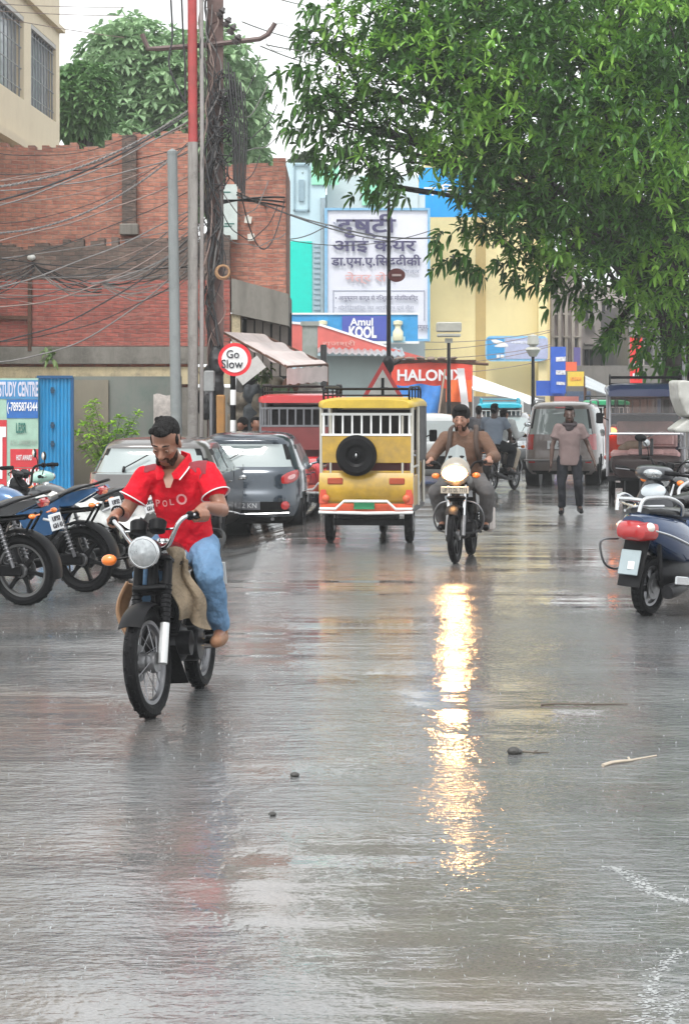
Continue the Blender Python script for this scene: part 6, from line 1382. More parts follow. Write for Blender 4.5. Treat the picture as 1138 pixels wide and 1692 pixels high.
    for s in (-1, 1):
        b = MB(st); b.tube([(.42, s * .14, 1.0), (.34, s * .33, 1.02)], .012, 8); b.tube([(.37, s * .25, 1.015), (.34, s * .36, 1.02)], .019, 10); b.build('grip', RUBBER, t)
        b = MB(st); b.tube([(.44, s * .22, 1.01), (.4, s * .35, 1.01)], .006, 6); b.build('lever', STEEL, t)
        if g('mirrors', True):
            b = MB(st); b.tube(spline([(.4, s * .2, 1.03), (.42, s * .23, 1.15), (.4, s * .3, 1.22)], 4), .006, 6); b.ell((.4, s * .33, 1.24), (.02, .08, .05)); m_ = b.build('mirror', BLACK, t)
            b = MB(st); b.ell((.386, s * .33, 1.24), (.01, .07, .042)); b.build('mirror_glass', MIRG, m_)
    return t
NAVY = mat('metallic_blue_scooter', (.006, .035, .11), .2, .35, coat=1, var=.06)
def parks(px, py, rz, label, o):
    p = G(px, py); c, s = math.cos(rz), math.sin(rz); return scooter(label, V((p.x + .6 * c, p.y + .6 * s, gz(p.x, p.y))), rz, o)
parks(1072, 1016, R(56), 'metallic blue scooter with chrome grab rail and red tail lamp at the right edge', dict(paint=NAVY, roll=R(3), mirrors=False, scale=1.07))
BSC = mat('dark_grey_scooter', (.018, .02, .026), .3, coat=.6, var=.08)
b1 = parks(1168, 958, R(236), 'dark grey scooter with a white oval facing the road behind the blue scooter', dict(paint=BSC, roll=R(4), steer=R(20), mirrors=False, cowlm=BSC, scale=1.06))
b = MB(); b.ell((.47, .02, .84), (.03, .12, .07)); b.build('white_oval', mat('oval_white', (.62, .68, .72), .3), b1)  # plain white oval set on the apron
parks(1240, 900, R(225), 'black scooter further back at the right edge with a round chrome lamp', dict(paint=BLK2, roll=R(4), mirrors=False))
def extra_bike():
    p = G(1158, 912); rz = R(236); motorcycle('black motorcycle squeezed behind the dark grey scooter at the right edge', V((p.x + .64 * math.cos(rz), p.y + .64 * math.sin(rz), 0)), rz, dict(paint=BLK2, tank=BLK2, spoked=False, rim=BLACK, hub=BLACK, gaiter=False, mirrors=True, chromebar=False, roll=R(-5)))
extra_bike()
MNT = mat('mint_scooter_paint', (.3, .5, .43), .3, coat=.6, var=.05)
parks(-88, 925, R(10), 'mint green scooter behind the parked motorcycles on the left', dict(paint=MNT, roll=R(5), steer=R(8), group=None))
# white plastic rain cover at the right edge
t = thing('rain_cover', 'white plastic rain sheet stretched over goods at the right edge', 'plastic cover', P(1128, 690, 27)); 
b = MB(); k = 27 / F
b.prism([(-16 * k, 62 * k), (40 * k, 60 * k), (60 * k, -20 * k), (-2 * k, 4 * k), (-12 * k, 30 * k)], -.3, .5); remesh(b, 'sheet', mat('white_rain_sheet', (.4, .4, .37), .4, var=.1, bump=.6, bscale=6), t, .03, 6, disp=.05, dscale=.3)
b = MB(); b.prism([(-20 * k, -18 * k), (4 * k, -2 * k), (60 * k, -2 * k), (60 * k, -26 * k), (-18 * k, -24 * k)], -.25, .4); remesh(b, 'sheet', MC['white_rain_sheet'], t, .02, 3, disp=.03, dscale=.2)
b = MB()
for i in range(6): b.box((-8 * k + i * 6 * k, -.2, -36 * k), (.012, .012, 24 * k))
b.box((8 * k, -.2, -50 * k), (40 * k, .02, .02)); b.tube([(12 * k, 0, -50 * k), (12 * k, 0, -1.52)], .03); b.tube([(50 * k, 0, -20 * k), (50 * k, 0, -1.52)], .03); b.build('wire_rack', STEEL, t)
# ---------------------------------------------------------------- electric rickshaws
def rickshaw(label, loc, rz, o):
    """+x forward. rear axle at x=0"""
    g = o.get; t = thing('electric_rickshaw', label, 'rickshaw', loc, rz, g('group')); sc_ = g('scale', 1); t.scale = (sc_,) * 3
    col = g('paint'); can = g('canopy', col); post = g('post', STEEL); W_ = .56; xr = -.42; xf = 1.75; zt = 1.62
    for s in (-1, 1):
        b = MB(); 
        w = moto_wheel(t, (0, s * .47, .235), .235, .1, Matrix.Identity(4), False, DKMET, DKMET)
    b = MB(); moto_wheel(t, (1.85, 0, .235), .235, .09, Matrix.Identity(4), False, DKMET, DKMET)
    b = MB(); b.box((.65, 0, .4), (2.1, 1.06, .07)); b.box((.0, 0, .24), (.08, .9, .08)); b.tube([(1.62, .08, .95), (1.85, .07, .24)], .025); b.tube([(1.62, -.08, .95), (1.85, -.07, .24)], .025)
    b.tube([(0, -.3, .26), (0, -.3, .4)], .05); b.tube([(0, .3, .26), (0, .3, .4)], .05); b.box((-.3, 0, .34), (.1, .7, .1), bev=.02); b.build('chassis', DKMET, t)
    CURT = mat('black_rexine_curtain', (.012, .012, .014), .5, bump=.5, bscale=8)
    for s in (() if g('open') else (-1, 1)):
        b = MB(); b.sheet(lambda u, v: (.7 + .95 * u, s * (.55 + .015 * math.sin(u * 22)), .95 + .66 * v), 24, 4, .01); b.build('side_curtain', CURT, t)
    if not g('open'): b = MB(); b.box((1.02, 0, 1.32), (.02, 1.0, .5)); b.build('added_dark_panel', CURT, t)  # black panel added so the inside looks dark through the grille
    # rear tub
    b = MB(); b.box((xr + .0, 0, .66), (.03, 1.08, .4), bev=.008)
    for s in (-1, 1): b.box((xr + .35, s * .535, .62), (.72, .02, .36), bev=.006)
    b.build('rear_panel', col, t)
    b = MB(); b.sheet(lambda u, v: (xr - .02 - .05 * math.sin(v * PI), (u - .5) * 1.1, .5 + .33 * v), 4, 8, .01); b.build('rear_apron', col, t)
    b = MB(); b.box((xr - .01, 0, 1.11), (.025, 1.04, .32), bev=.006); b.build('rear_board', g('board', col), t)
    b = MB(); z0, z1 = 1.29, 1.52
    for i in range(10): b.box((xr - .02, -.5 + i * 1.0 / 9, (z0 + z1) / 2), (.014, .021, z1 - z0))
    b.box((xr - .02, 0, z1), (.02, 1.06, .03)); b.box((xr - .02, 0, z0 - .01), (.02, 1.06, .025)); b.build('rear_grille', WHITEP if g('whitegrille', True) else post, t)
    b = MB()
    for s in (-1, 1):
        for x in (xr, .55, 1.45): b.tube([(x, s * .53, .42), (x, s * .53, zt)], .022, 8)
        b.tube([(xr, s * .53, .9), (.55, s * .53, .9)], .015, 6); b.tube([(xr, s * .53, zt), (xf, s * .53, zt)], .018, 6)
        for x in (xr + .02,): b.tube([(x - .03, s * .42, .5), (x - .03, s * .42, 1.5)], .014, 6)
    b.build('frame_post', post, t)
    b = MB(); b.loft([[V((x, W_ * (1.0 if abs(math.cos(a)) > .3 else 1) * math.copysign(abs(math.cos(a)) ** .35, math.cos(a)) * k_, zt + dz + (.085 * max(0, math.sin(a)) ** .6 - .02 * (math.sin(a) < 0)) * k_)) for a in [2 * PI * j / 24 for j in range(24)]] for x, k_, dz in ((xr - .12, .9, -.01), (xr - .05, 1, 0), (.3, 1.03, .015), (1.2, 1.03, .02), (xf, 1, 0), (xf + .2, .93, -.06))]); b.build('canopy', can, t)
    b = MB()
    for s in (-1, 1):
        b.tube(spline([(xr, s * .5, zt + .04), (xr, s * .5, zt + .2), (.2, s * .5, zt + .22), (1.3, s * .5, zt + .22), (1.4, s * .5, zt + .06)], 5), .012, 6)
        for x in (0, .5, 1.0): b.tube([(x, s * .5, zt + .06), (x, s * .5, zt + .22)], .009, 5)
    for x in (xr, .2, .8, 1.35): b.tube([(x, -.5, zt + .2), (x, .5, zt + .2)], .01, 5)
    b.tube([(xr, -.5, zt + .12), (xr, .5, zt + .12)], .01, 5)
    b.build('roof_rack', g('rackm', BLACK), t)
    if g('spare', True):
        b = MB(); c = (xr - .1, g('sparey', .02), 1.04); b.lathe([(.13, -.05), (.2, -.055), (.235, -.03), (.24, 0), (.235, .03), (.2, .055), (.13, .05)], c, (-1, 0, 0), 34, closed=True); w = b.build('spare_wheel', RUBBER, t)
        b = MB(); b.lathe([(0, .02), (.04, .03), (.05, .0), (.1, -.01), (.15, .02), (.15, -.03)], c, (-1, 0, 0), 26); b.build('rim', BLACK, w)
        b = MB(); b.ell((c[0] - .03, c[1], c[2]), (.02, .015, .03)); b.build('hub_cap', CHROME, w)
    b = MB(); b.tube([(xr - .1, -.54, .42), (xr - .13, -.35, .42), (xr - .13, -.25, .51), (xr - .13, .25, .51), (xr - .13, .35, .42), (xr - .1, .54, .42)], .016, 8); b.tube([(xr - .1, -.55, .38), (xr - .12, 0, .37), (xr - .1, .55, .38)], .018, 8); b.build('bumper', WHITEP, t)
    b = MB(); b.box((xr - .06, 0, .43), (.02, 1.08, .1), bev=.01); b.build('lower_strip', mat('orange_red_strip', (.62, .1, .04), .4, var=.2), t)
    b = MB(); b.box((xr - .09, .02, .46), (.01, .24, .09)); b.build('number_plate', mat('plate_green', (.03, .28, .12), .4), t)
    for s in (-1, 1):
        b = MB(); b.box((xr - .075, s * .36, .74), (.03, .18, .075), bev=.01); b.build('tail_lamp', mat('dull_red_lamp', (.35, .06, .02), .3), t)
        b = MB(); b.ell((xr - .08, s * .47, .54), (.03, .045, .045)); b.build('side_lamp', mat('orange_red_lamp', (.6, .12, .05), .3), t)
        b = MB(); b.box((xr - .03, s * .5, .56), (.1, .1, .2), bev=.02); b.build('corner_panel', mat('red_corner', (.6, .09, .05), .35, var=.15), t)
    seat = g('seatm', mat('dark_red_seat', (.12, .02, .025), .45))
    for x, bk in ((.1, .1 - .28), (1.0, None)):
        b = MB(); b.box((x, 0, .72), (.42, .98, .12), bev=.04)
        if bk is not None: b.box((bk - .04, 0, .96), (.09, .98, .36), bev=.03)
        b.box((x, 0, .55), (.4, .9, .22)); b.build('seat', seat, t)
    b = MB(); b.box((1.25, 0, .75), (.36, .5, .1), bev=.03); b.box((1.05, 0, 1.02), (.06, .8, .34), bev=.02); b.build('driver_seat', seat, t)
    # front shell
    b = MB(); b.loft([[V((x, w_ * math.copysign(abs(math.cos(a)) ** .3, math.cos(a)) * (1 - .12 * (math.sin(a) < 0)), z_ + h_ * math.copysign(abs(math.sin(a)) ** .3, math.sin(a)))) for a in [2 * PI * j / 24 for j in range(24)]] for x, w_, z_, h_ in ((1.6, .5, g('fz', .7), g('fz', .7) - .4), (1.74, .5, g('fz', .7), g('fz', .7) - .4), (1.84, .47, g('fz', .7) - .02, (g('fz', .7) - .4) * .83), (1.86, .36, g('fz', .7) - .02, (g('fz', .7) - .4) * .6))]); b.build('front_shell', g('frontm', col), t)
    b = MB(); b.sheet(lambda u, v: (1.72 - .12 * v, (u - .5) * .98, 1.03 + .54 * v), 6, 4, .006); b.build('windshield', mat_glass('clear_windshield', (.7, .62, .6), .06, .02, 1.4), t)
    b = MB()
    for y in (-.5, .5): b.tube([(1.72, y, 1.0), (1.6, y, 1.6)], .018, 6)
    b.tube([(1.72, -.5, 1.02), (1.72, .5, 1.02)], .018, 6); b.tube([(1.66, -.5, 1.3), (1.66, .5, 1.3)], .008, 6); b.build('windshield_frame', post, t)
    b = MB(); b.tube(spline([(1.4, -.33, 1.02), (1.5, -.2, 1.04), (1.62, 0, .98), (1.5, .2, 1.04), (1.4, .33, 1.02)], 6), .014, 8); b.build('handlebar', CHROME, t)
    b = MB(); b.lathe([(0, .03), (.05, .02), (.06, -.02), (.04, -.08)], (1.88, 0, .9), (1, 0, 0), 20); b.build('headlamp', LENS, t)
    for s in (-1, 1):
        b = MB(); b.tube([(1.66, s * .5, 1.2), (1.7, s * .62, 1.26)], .008, 5); b.box((1.7, s * .64, 1.24), (.03, .1, .15), bev=.02); b.build('mirror', BLACK, t)
    return t
YELP = mat('yellow_rickshaw_paint', (.48, .29, .025), .32, var=.2, scale=5, coat=.4, dirt=.5); YCAN = mat('yellow_rexine', (.55, .38, .04), .35, var=.15, dirt=.2)
YD = 26.75
yr = rickshaw('yellow electric rickshaw with a spare wheel on its back, driving away', (PX(611, YD), YD + .0, 0), R(84), dict(paint=YELP, canopy=YCAN, scale=1.035, post=mat('pale_post', (.5, .48, .42), .35, .4), sparey=.11))
# side flap on the yellow rickshaw
REDP = mat('red_rickshaw_paint', (.5, .02, .025), .3, coat=.7, var=.1, dirt=.1)
rickshaw('red electric rickshaw mostly hidden between the blue grey hatchback and the yellow one', (PX(498, 33.6), 33.6, gz(-1, 33)), R(88), dict(paint=REDP, canopy=REDP, spare=False, whitegrille=False, scale=1.12, board=mat('red_brown_board', (.16, .03, .03), .4)))
BLR = mat('navy_rickshaw_paint', (.012, .018, .06), .3, coat=.6, var=.1); 
rickshaw('dark navy electric rickshaw with brown seats facing us under the tree', (PX(1094, 35.6), 35.6 + 2.2, 0), R(-97), dict(paint=BLR, canopy=BLR, spare=False, scale=1.18, whitegrille=False, open=True, fz=.56, seatm=mat('mauve_seat', (.45, .27, .26), .4, var=.3), frontm=mat('dark_brown_front', (.022, .015, .015), .5, spec=.15), post=mat('grey_post', (.3, .3, .32), .4, .5)))
TURQ = mat('turquoise_canopy', (.02, .42, .55), .4, var=.1)
rickshaw('small far rickshaw with a turquoise canopy beyond the riding pair', (PX(826, 58), 58, 0), R(88), dict(paint=mat('rick_grey', (.3, .32, .33), .5), canopy=TURQ, spare=False, rackm=TURQ, scale=1.0))
rickshaw('far rickshaw with a green canopy at the right of the rose hatchback', (PX(1003, 62), 62, 0), R(88), dict(paint=mat('rick_pinkish', (.5, .38, .36), .5), canopy=mat('green_canopy', (.03, .35, .15), .4), spare=False, scale=1.05))
b = MB(); b.ell((0, 0, 0), (.2, .14, .1)); b.ell((-.12, .02, -.04), (.14, .12, .07)); b.ell((.12, 0, .04), (.12, .1, .08)); sk_ = remesh(b, 'sack', mat('sack_beige', (.25, .19, .14), .8, var=.3), None, .015, 2, disp=.03); sk_.location = P(1046, 737, 36.6); tag(sk_, 'small beige sack beside the red cart end at the navy rickshaw', 'sack')
b = MB(); b.box((0, 0, -.6), (.3, .25, 1.2), bev=.03); b.box((0, -.02, .02), (.34, .29, .05), bev=.01); o = b.build('crate_stack', BLACK); o.location = P(1046, 750, 36.8); tag(o, 'dark crate stack holding the beige sack beside the navy rickshaw', 'crates')
# red box with lit lamp beside the navy rickshaw
t = thing('parked_cart', 'red boxy cart end with a glowing orange lamp left of the navy rickshaw', 'cart', (PX(1022, 37.4), 37.4, 0)); k = 37.4 / F
b = MB(); b.box((0, .25, PZ(728, 37.4)), (.36, .5, .5), bev=.02); b.box((0, .25, PZ(728, 37.4) - .3), (.4, .55, .08), bev=.02); b.build('box', mat('cart_red', (.5, .05, .03), .45, var=.15), t)
b = MB(); b.tube([(-.12, .25, 0), (-.12, .25, 1)], .03); b.tube([(.12, .25, 0), (.12, .25, 1)], .03); b.build('legs', DKMET, t)
b = MB(); b.ell((-.13, -.03, PZ(712, 37.4)), (.09, .05, .06)); b.build('lamp', mat('orange_glow_lamp', (1, .4, .15), .3, emit=5, ecol=(1, .3, .1)), t)

# ---------------------------------------------------------------- people
SK1 = mat('brown_skin', (.25, .115, .07), .42, var=.08, scale=12); SK2 = mat('tan_skin', (.3, .15, .1), .42, var=.08, scale=12); SKD = mat('dark_skin', (.07, .038, .028), .45, var=.08, scale=12)
HAIR = mat('black_hair', (.009, .008, .008), .75, var=.4, bump=1, bscale=130, spec=.2, stretch=(1, 1, .3))
EYEW = mat('eye_white', (.5, .48, .45), .25); 
def hand(b, wr, palm_d, side, curl_axis, rk=1.0, grip=None, fdir=None, up=None, sgn=1):
    """wr wrist, grip: (centre, axis along bar toward the thumb side) wraps fingers round a bar of radius .02; else relaxed hand"""
    wr = V(wr)
    if grip:
        c, ax = V(grip[0]), V(grip[1]).normalized(); f = V(fdir); f = (f - ax * f.dot(ax)).normalized(); u = f.cross(ax); u = u if u.z > 0 else -u
        k0 = c + u * .026 - f * .018
        b.cone(wr, k0 - u * .004 + (k0 - wr) * -.25, .026 * rk, .028 * rk)
        for i in range(4):
            o = ax * (.033 - .022 * i); b.cone(wr + ax * (.012 - .008 * i), c + o + u * .03 - f * .012, .018 * rk, .0125 * rk)
            L = (1.0, 1.08, 1.0, .85)[i]; r = .031; prev = c + o + u * .03 - f * .012
            for a in (60, 15, -35, -80):
                p = c + o + f * (r * math.cos(R(a)) * (1 if a < 90 else 1)) + u * r * math.sin(R(a)); b.cone(prev, p, .0105 * rk * (1.0 if L > .9 else .9), .0095 * rk); prev = p
        t0 = wr.lerp(c, .45) + ax * .035; t1 = c + ax * .058 - f * .028 - u * .0; t2 = c + ax * .05 + f * .01 - u * .03
        b.cone(t0, t1, .015 * rk, .0125 * rk); b.cone(t1, t2, .0125 * rk, .01 * rk)
    else:
        d = V(palm_d).normalized(); s = V(side); s = (s - d * s.dot(d)).normalized(); n = d.cross(s) * sgn
        for i in range(4): b.cone(wr + s * (.012 - .008 * i), wr + d * .085 + s * (.03 - .02 * i), .02 * rk, .0125 * rk)
        for i in range(4):
            L = (.92, 1.0, .95, .78)[i]; p = wr + d * .085 + s * (.03 - .02 * i)
            for j, (l_, cu) in enumerate(((.036, .3), (.026, .65), (.02, .95))):
                q_ = p + (d * math.cos(cu) + n * math.sin(cu)) * l_ * L; b.cone(p, q_, .0102 * rk, .0088 * rk); p = q_
        t0 = wr + d * .02 + s * .02; t1 = wr + d * .05 + s * .055 + n * .012; t2 = t1 + (d * .9 + n * .3).normalized() * .034; b.cone(t0, t1, .016 * rk, .013 * rk); b.cone(t1, t2, .012 * rk, .009 * rk)
def head(t, c, fwd, up, skin, s=1.0, hair='short', beard=True, detail=True, vox=.006, hairm=None, capm=None):
    """c: head centre. returns matrix; adds shapes to body builder via returned list"""
    f = V(fwd).normalized(); u = V(up); u = (u - f * u.dot(f)).normalized(); l = u.cross(f)
    M = Matrix(((f.x, l.x, u.x, c[0]), (f.y, l.y, u.y, c[1]), (f.z, l.z, u.z, c[2]), (0, 0, 0, 1))) @ Matrix.Scale(s, 4)
    b = MB(M)
    b.ell((-.015, 0, .035), (.097, .076, .088), n=20, m=12); b.ell((.022, 0, -.01), (.07, .064, .085), n=20, m=12); b.ell((.048, 0, -.075), (.036, .04, .035)); b.ell((.02, 0, -.06), (.055, .056, .05))
    b.ell((.075, 0, .028), (.024, .05, .016)); b.cone((.09, 0, .012), (.112, 0, -.022), .010, .015); b.ell((.1, .012, -.026), (.012, .01, .009)); b.ell((.1, -.012, -.026), (.012, .01, .009))
    b.ell((.082, 0, -.05), (.016, .026, .007)); b.ell((.08, 0, -.06), (.015, .022, .008)); b.ell((.062, .038, -.01), (.026, .02, .018)); b.ell((.062, -.038, -.01), (.026, .02, .018))
    for q_ in (-1, 1): b.ell((-.005, q_ * .078, -.002), (.02, .009, .032), Euler((0, .25, 0))); b.ell((.076, q_ * .03, .008), (.012, .016, .009))
    hm = hairm or HAIR
    h = MB(M)
    if hair == 'short':
        h.ell((-.033, 0, .06), (.093, .076, .08), n=20, m=12); h.ell((.022, 0, .108), (.068, .06, .032), Euler((0, .08, 0))); h.ell((-.06, 0, .0), (.052, .068, .07))
        if detail:
            rn = random.Random(3)
            for i in range(26): a = rn.uniform(-1, 1); h.ell((rn.uniform(-.06, .085), a * .05, .115 + rn.uniform(-.004, .014)), (.022, .014, .013), Euler((rn.uniform(-.4, .4), rn.uniform(-.4, .4), rn.uniform(-1, 1))))
        for q_ in (-1, 1): h.ell((.01, q_ * .072, .03), (.02, .008, .03))
    elif hair == 'thick':
        h.ell((-.03, 0, .06), (.112, .094, .098), n=20, m=12); h.ell((.035, 0, .115), (.075, .075, .035)); h.ell((-.06, 0, -.02), (.06, .08, .08))
    elif hair == 'hood':
        h.ell((-.02, 0, .045), (.108, .088, .096), n=20, m=12); h.ell((-.03, 0, -.05), (.09, .085, .09)); h.ell((.0, 0, -.11), (.1, .1, .05))
    ho = remesh(h, 'hair' if hair != 'hood' else 'head_scarf', hm, t, vox, 2)
    if beard:
        h = MB(M)
        h.ell((.041, 0, -.08), (.041, .042, .028)); h.ell((.088, 0, -.041), (.014, .027, .006)); 
        for q_ in (-1, 1): h.ell((.018, q_ * .05, -.06), (.03, .012, .038)); h.ell((.05, q_ * .04, -.082), (.03, .014, .026)); h.ell((.078, q_ * .026, -.058), (.01, .008, .018))
        remesh(h, 'beard', mat('trimmed_beard', (.045, .026, .019), .85, var=.5, scale=60, bump=1, bscale=160, spec=.1), t, vox * .8, 3)
    if detail:
        for q_ in (-1, 1):
            h = MB(M); h.tube([(.094, q_ * .012, .038), (.094, q_ * .03, .044), (.078, q_ * .05, .037)], [.0035, .005, .0025], 6, flat=.6); h.build('eyebrow', hm, t)
            h = MB(M); h.ell((.083, q_ * .03, .008), (.008, .012, .0065)); e = h.build('eye', EYEW, t)
            h = MB(M); h.ell((.0895, q_ * .03, .006), (.0035, .006, .005)); h.build('iris', BLACK, e)
            h = MB(M); h.tube([(.091, q_ * .018, .011), (.095, q_ * .03, .0135), (.086, q_ * .043, .010)], .0028, 5); h.build('eyelid', skin, t)
        h = MB(M); h.tube([(.09, -.022, -.054), (.099, 0, -.055), (.09, .022, -.054)], [.003, .0055, .003], 8); h.build('lips', mat('lip', (.2, .07, .055), .4), t)
    return b, M
def person(label, loc, rz, J, o, group=None, roll=0.0):
    """J: joints in local frame. One continuous skin surface plus clothes as children."""
    g = o.get; t = thing('person', label, 'person', loc, rz, group, roll); vox = g('vox', .009); sk = g('skin', SK1); k = g('k', 1.0)
    J = {a: V(v) for a, v in J.items()}
    b, HM = head(t, J['head'], g('face', (1, 0, 0)), g('hup', (0, 0, 1)), sk, g('hs', 1.0), g('hair', 'short'), g('beard', True), g('detail', True), max(.004, vox * .7))
    b.M = Matrix.Identity(4)
    cone = b.cone
    cone(J['neck'], J['head'] + V((-.015, 0, -.03)), .058 * k, .052 * k)
    cone(J['neck'], J['chest'], .07 * k, .12 * k); cone(J['chest'], J['pelvis'], .12 * k, .115 * k)
    for s in ('l', 'r'):
        sh, el, wr = J['sh' + s], J['el' + s], J['wr' + s]; cone(J['neck'] + V((0, 0, -.05)), sh, .055 * k, .055 * k); cone(sh, el, .052 * k, .041 * k); cone(sh.lerp(el, .4), sh.lerp(el, .6), .05 * k, .047 * k); cone(el, el.lerp(wr, .35), .04 * k, .042 * k); cone(el.lerp(wr, .35), wr, .042 * k, .026 * k)
        hg = g('hand' + s)
        if hg and 'bar' in hg: hand(b, wr, None, None, None, k, grip=hg['bar'], fdir=hg['f'])
        else: hand(b, wr, (hg or {}).get('d', (0, 0, -1)), (hg or {}).get('side', (1, 0, 0)), None, k, sgn=1 if s == 'r' else -1)
        hp, kn, an = J['hip' + s], J['kn' + s], J['an' + s]; cone(J['pelvis'], hp, .09 * k, .085 * k); cone(hp, kn, .078 * k, .052 * k); cone(kn, kn.lerp(an, .35), .05 * k, .054 * k); cone(kn.lerp(an, .35), an, .053 * k, .036 * k)
        toe = J['toe' + s]; cone(an, toe, .036 * k, .025 * k); cone(an, an - (toe - an).normalized() * .05 + V((0, 0, -.04)), .034 * k, .03 * k)
    remesh(b, 'body', sk, t, vox, 3)
    # shirt
    b = MB(); r = g('loose', .012); ch, pv, nk = J['chest'], J['pelvis'], J['neck']
    side = (J['shl'] - J['shr']).normalized()
    fw = V(g('bodyf', (1, 0, 0)))
    def slab(c, hw, hd, hh):
        upv = (nk - pv).normalized(); f2 = upv.cross(side) * -1; f2 = f2.normalized(); m = Matrix((f2, side, upv)).transposed(); b.ell(c, (hd, hw, hh), m, 18, 11)
    W_ = (J['shl'] - J['shr']).length
    hem = pv + V((0, 0, g('hem', -.02))); rings = []
    for p_, w_, dd in ((hem, .43, .14), (hem.lerp(ch, .25), .43, .138), (hem.lerp(ch, .6), .41, .13), (ch, .44, .132), (ch.lerp(nk, .45), .47, .12), (ch.lerp(nk, .72), .4, .095), (ch.lerp(nk, .92), .22, .07)):
        upv = (nk - pv).normalized(); f2 = (upv.cross(side) * -1).normalized()
        rings.append([p_ + side * ((W_ * w_ + r) * math.copysign(abs(math.cos(a)) ** .85, math.cos(a))) + f2 * ((dd * k + r) * math.copysign(abs(math.sin(a)) ** .85, math.sin(a))) for a in [2 * PI * j / 24 for j in range(24)]])
    b.loft(rings)
    for s in ('l', 'r'):
        sh, el, wr = J['sh' + s], J['el' + s], J['wr' + s]; b.cone(nk + V((0, 0, -.055)), sh, .055 * k + r, .06 * k + r)
        if g('sleeve', 'short') == 'short': b.cone(sh, sh.lerp(el, .42), .062 * k + r, .066 * k + r); 
        else: b.cone(sh, el, .062 * k + r, .05 * k + r); b.cone(el, el.lerp(wr, .85), .05 * k + r, .036 * k + r)
        if g('sleeve', 'short') == 'short': b.tube([sh.lerp(el, .35), sh.lerp(el, .58)], [.062 * k + r, .066 * k + r * 1.5], 16)
    remesh(b, 'shirt', g('shirt'), t, vox, 4, disp=g('wr', .02), dscale=.09)
    # trousers
    b = MB(); q_ = g('tloose', .014)
    b.ell(pv + V((0, 0, g('waist', .0))), (.125 * k + q_, .16 * k + q_, .12 * k), None, 18, 11)
    for s in ('l', 'r'):
        hp, kn, an = J['hip' + s], J['kn' + s], J['an' + s]; b.cone(hp.lerp(pv, .4), hp, .115 * k + q_, .098 * k + q_); b.cone(hp, kn, .098 * k + q_, .07 * k + q_); b.cone(kn, kn.lerp(an, .4), .069 * k + q_, .065 * k + q_); b.tube([kn.lerp(an, .35), kn.lerp(an, .93)], [.066 * k + q_, .05 * k + q_ * g('flare', 1.2)], 16)
    remesh(b, 'trousers', g('trousers'), t, vox, 4, disp=g('wrt', .03), dscale=.1)
    for s in ('l', 'r'):
        an, toe = J['an' + s], J['toe' + s]; d = (toe - an); d2 = V((d.x, d.y, 0)).normalized(); b = MB(); sole = V((0, 0, -.012)) 
        b.cone(an + V((0, 0, -.045)) - d2 * .02, an + V((0, 0, -.05)) + d2 * .06, .043, .045); b.cone(an + V((0, 0, -.05)) + d2 * .05, toe, .043, .036); b.cone(an, an + V((0, 0, -.04)), .042, .044)
        remesh(b, 'shoe', g('shoes', BLACK), t, max(.006, vox), 3)
    return t, HM
DEN = mat('washed_denim', (.14, .25, .4), .85, var=.12, scale=4, bump=1.2, bscale=18, spec=.15); REDC = mat('bright_red_polo', (.6, .008, .022), .85, var=.08, bump=1.0, bscale=16, spec=.2)
# rider 1
def barp(piv, ang, p): return steer(None, V(piv), ang) @ V(p)
def grips(o_steer, gx, gy, gz_):
    out = {}
    for s, nm in ((1, 'l'), (-1, 'r')):
        c = V((gx, s * (gy + .07), gz_)); d = V((gx - .42, s * (gy + .07 - .22), -.01)).normalized(); st = steer(None, V((.42, 0, .85)), o_steer)
        a = st @ (c - d * .06); e = st @ c; out[nm] = (a, (a - e).normalized())
    return out
g1 = grips(R(-7), .27, .21, 1.06)
def rider(label, loc, rz, G_, o, sh=(0, 0), group=None, roll=0.0, dz=0.0, **kw):
    J = dict(pelvis=(-.24, .03, .88), chest=(-.13, .04, 1.14), neck=(-.02, .035, 1.345), head=(.075, .0, 1.475),
             shl=(-.045, .205, 1.3), shr=(-.03, -.145, 1.29), ell=(.03, .305, 1.09), elr=(.03, -.27, 1.07),
             hipl=(-.22, .13, .86), hipr=(-.22, -.08, .86), knl=(.14, .25, .72), knr=(.16, -.22, .74), anl=(-.1, .25, .4), anr=(-.08, -.22, .4), toel=(.08, .26, .35), toer=(.1, -.23, .35))
    J.update(kw)
    for s in ('l', 'r'):
        c, ax = G_[s]; J['wr' + s] = c + V((-.085, .0, .045))
        o['hand' + s] = dict(bar=(c, ax), f=(1, 0, -.15))
    return person(label, loc, rz, J, o, group, roll)
rd1, HM1 = rider('man in a bright red polo shirt and light jeans riding the old black motorcycle', M1_LOC, M1_RZ, g1, dict(skin=SK1, shirt=REDC, trousers=DEN, shoes=mat('brown_sandal', (.25, .12, .06), .6), vox=.0065, face=(.84, -.1, -.52), hup=(.5, 0, .86), hs=1.04, k=1.0, loose=.008, tloose=.005, wr=.028, wrt=.03, hair='short'), knr=(.1, -.13, .73), anr=(-.08, -.19, .4), roll=R(1.5))
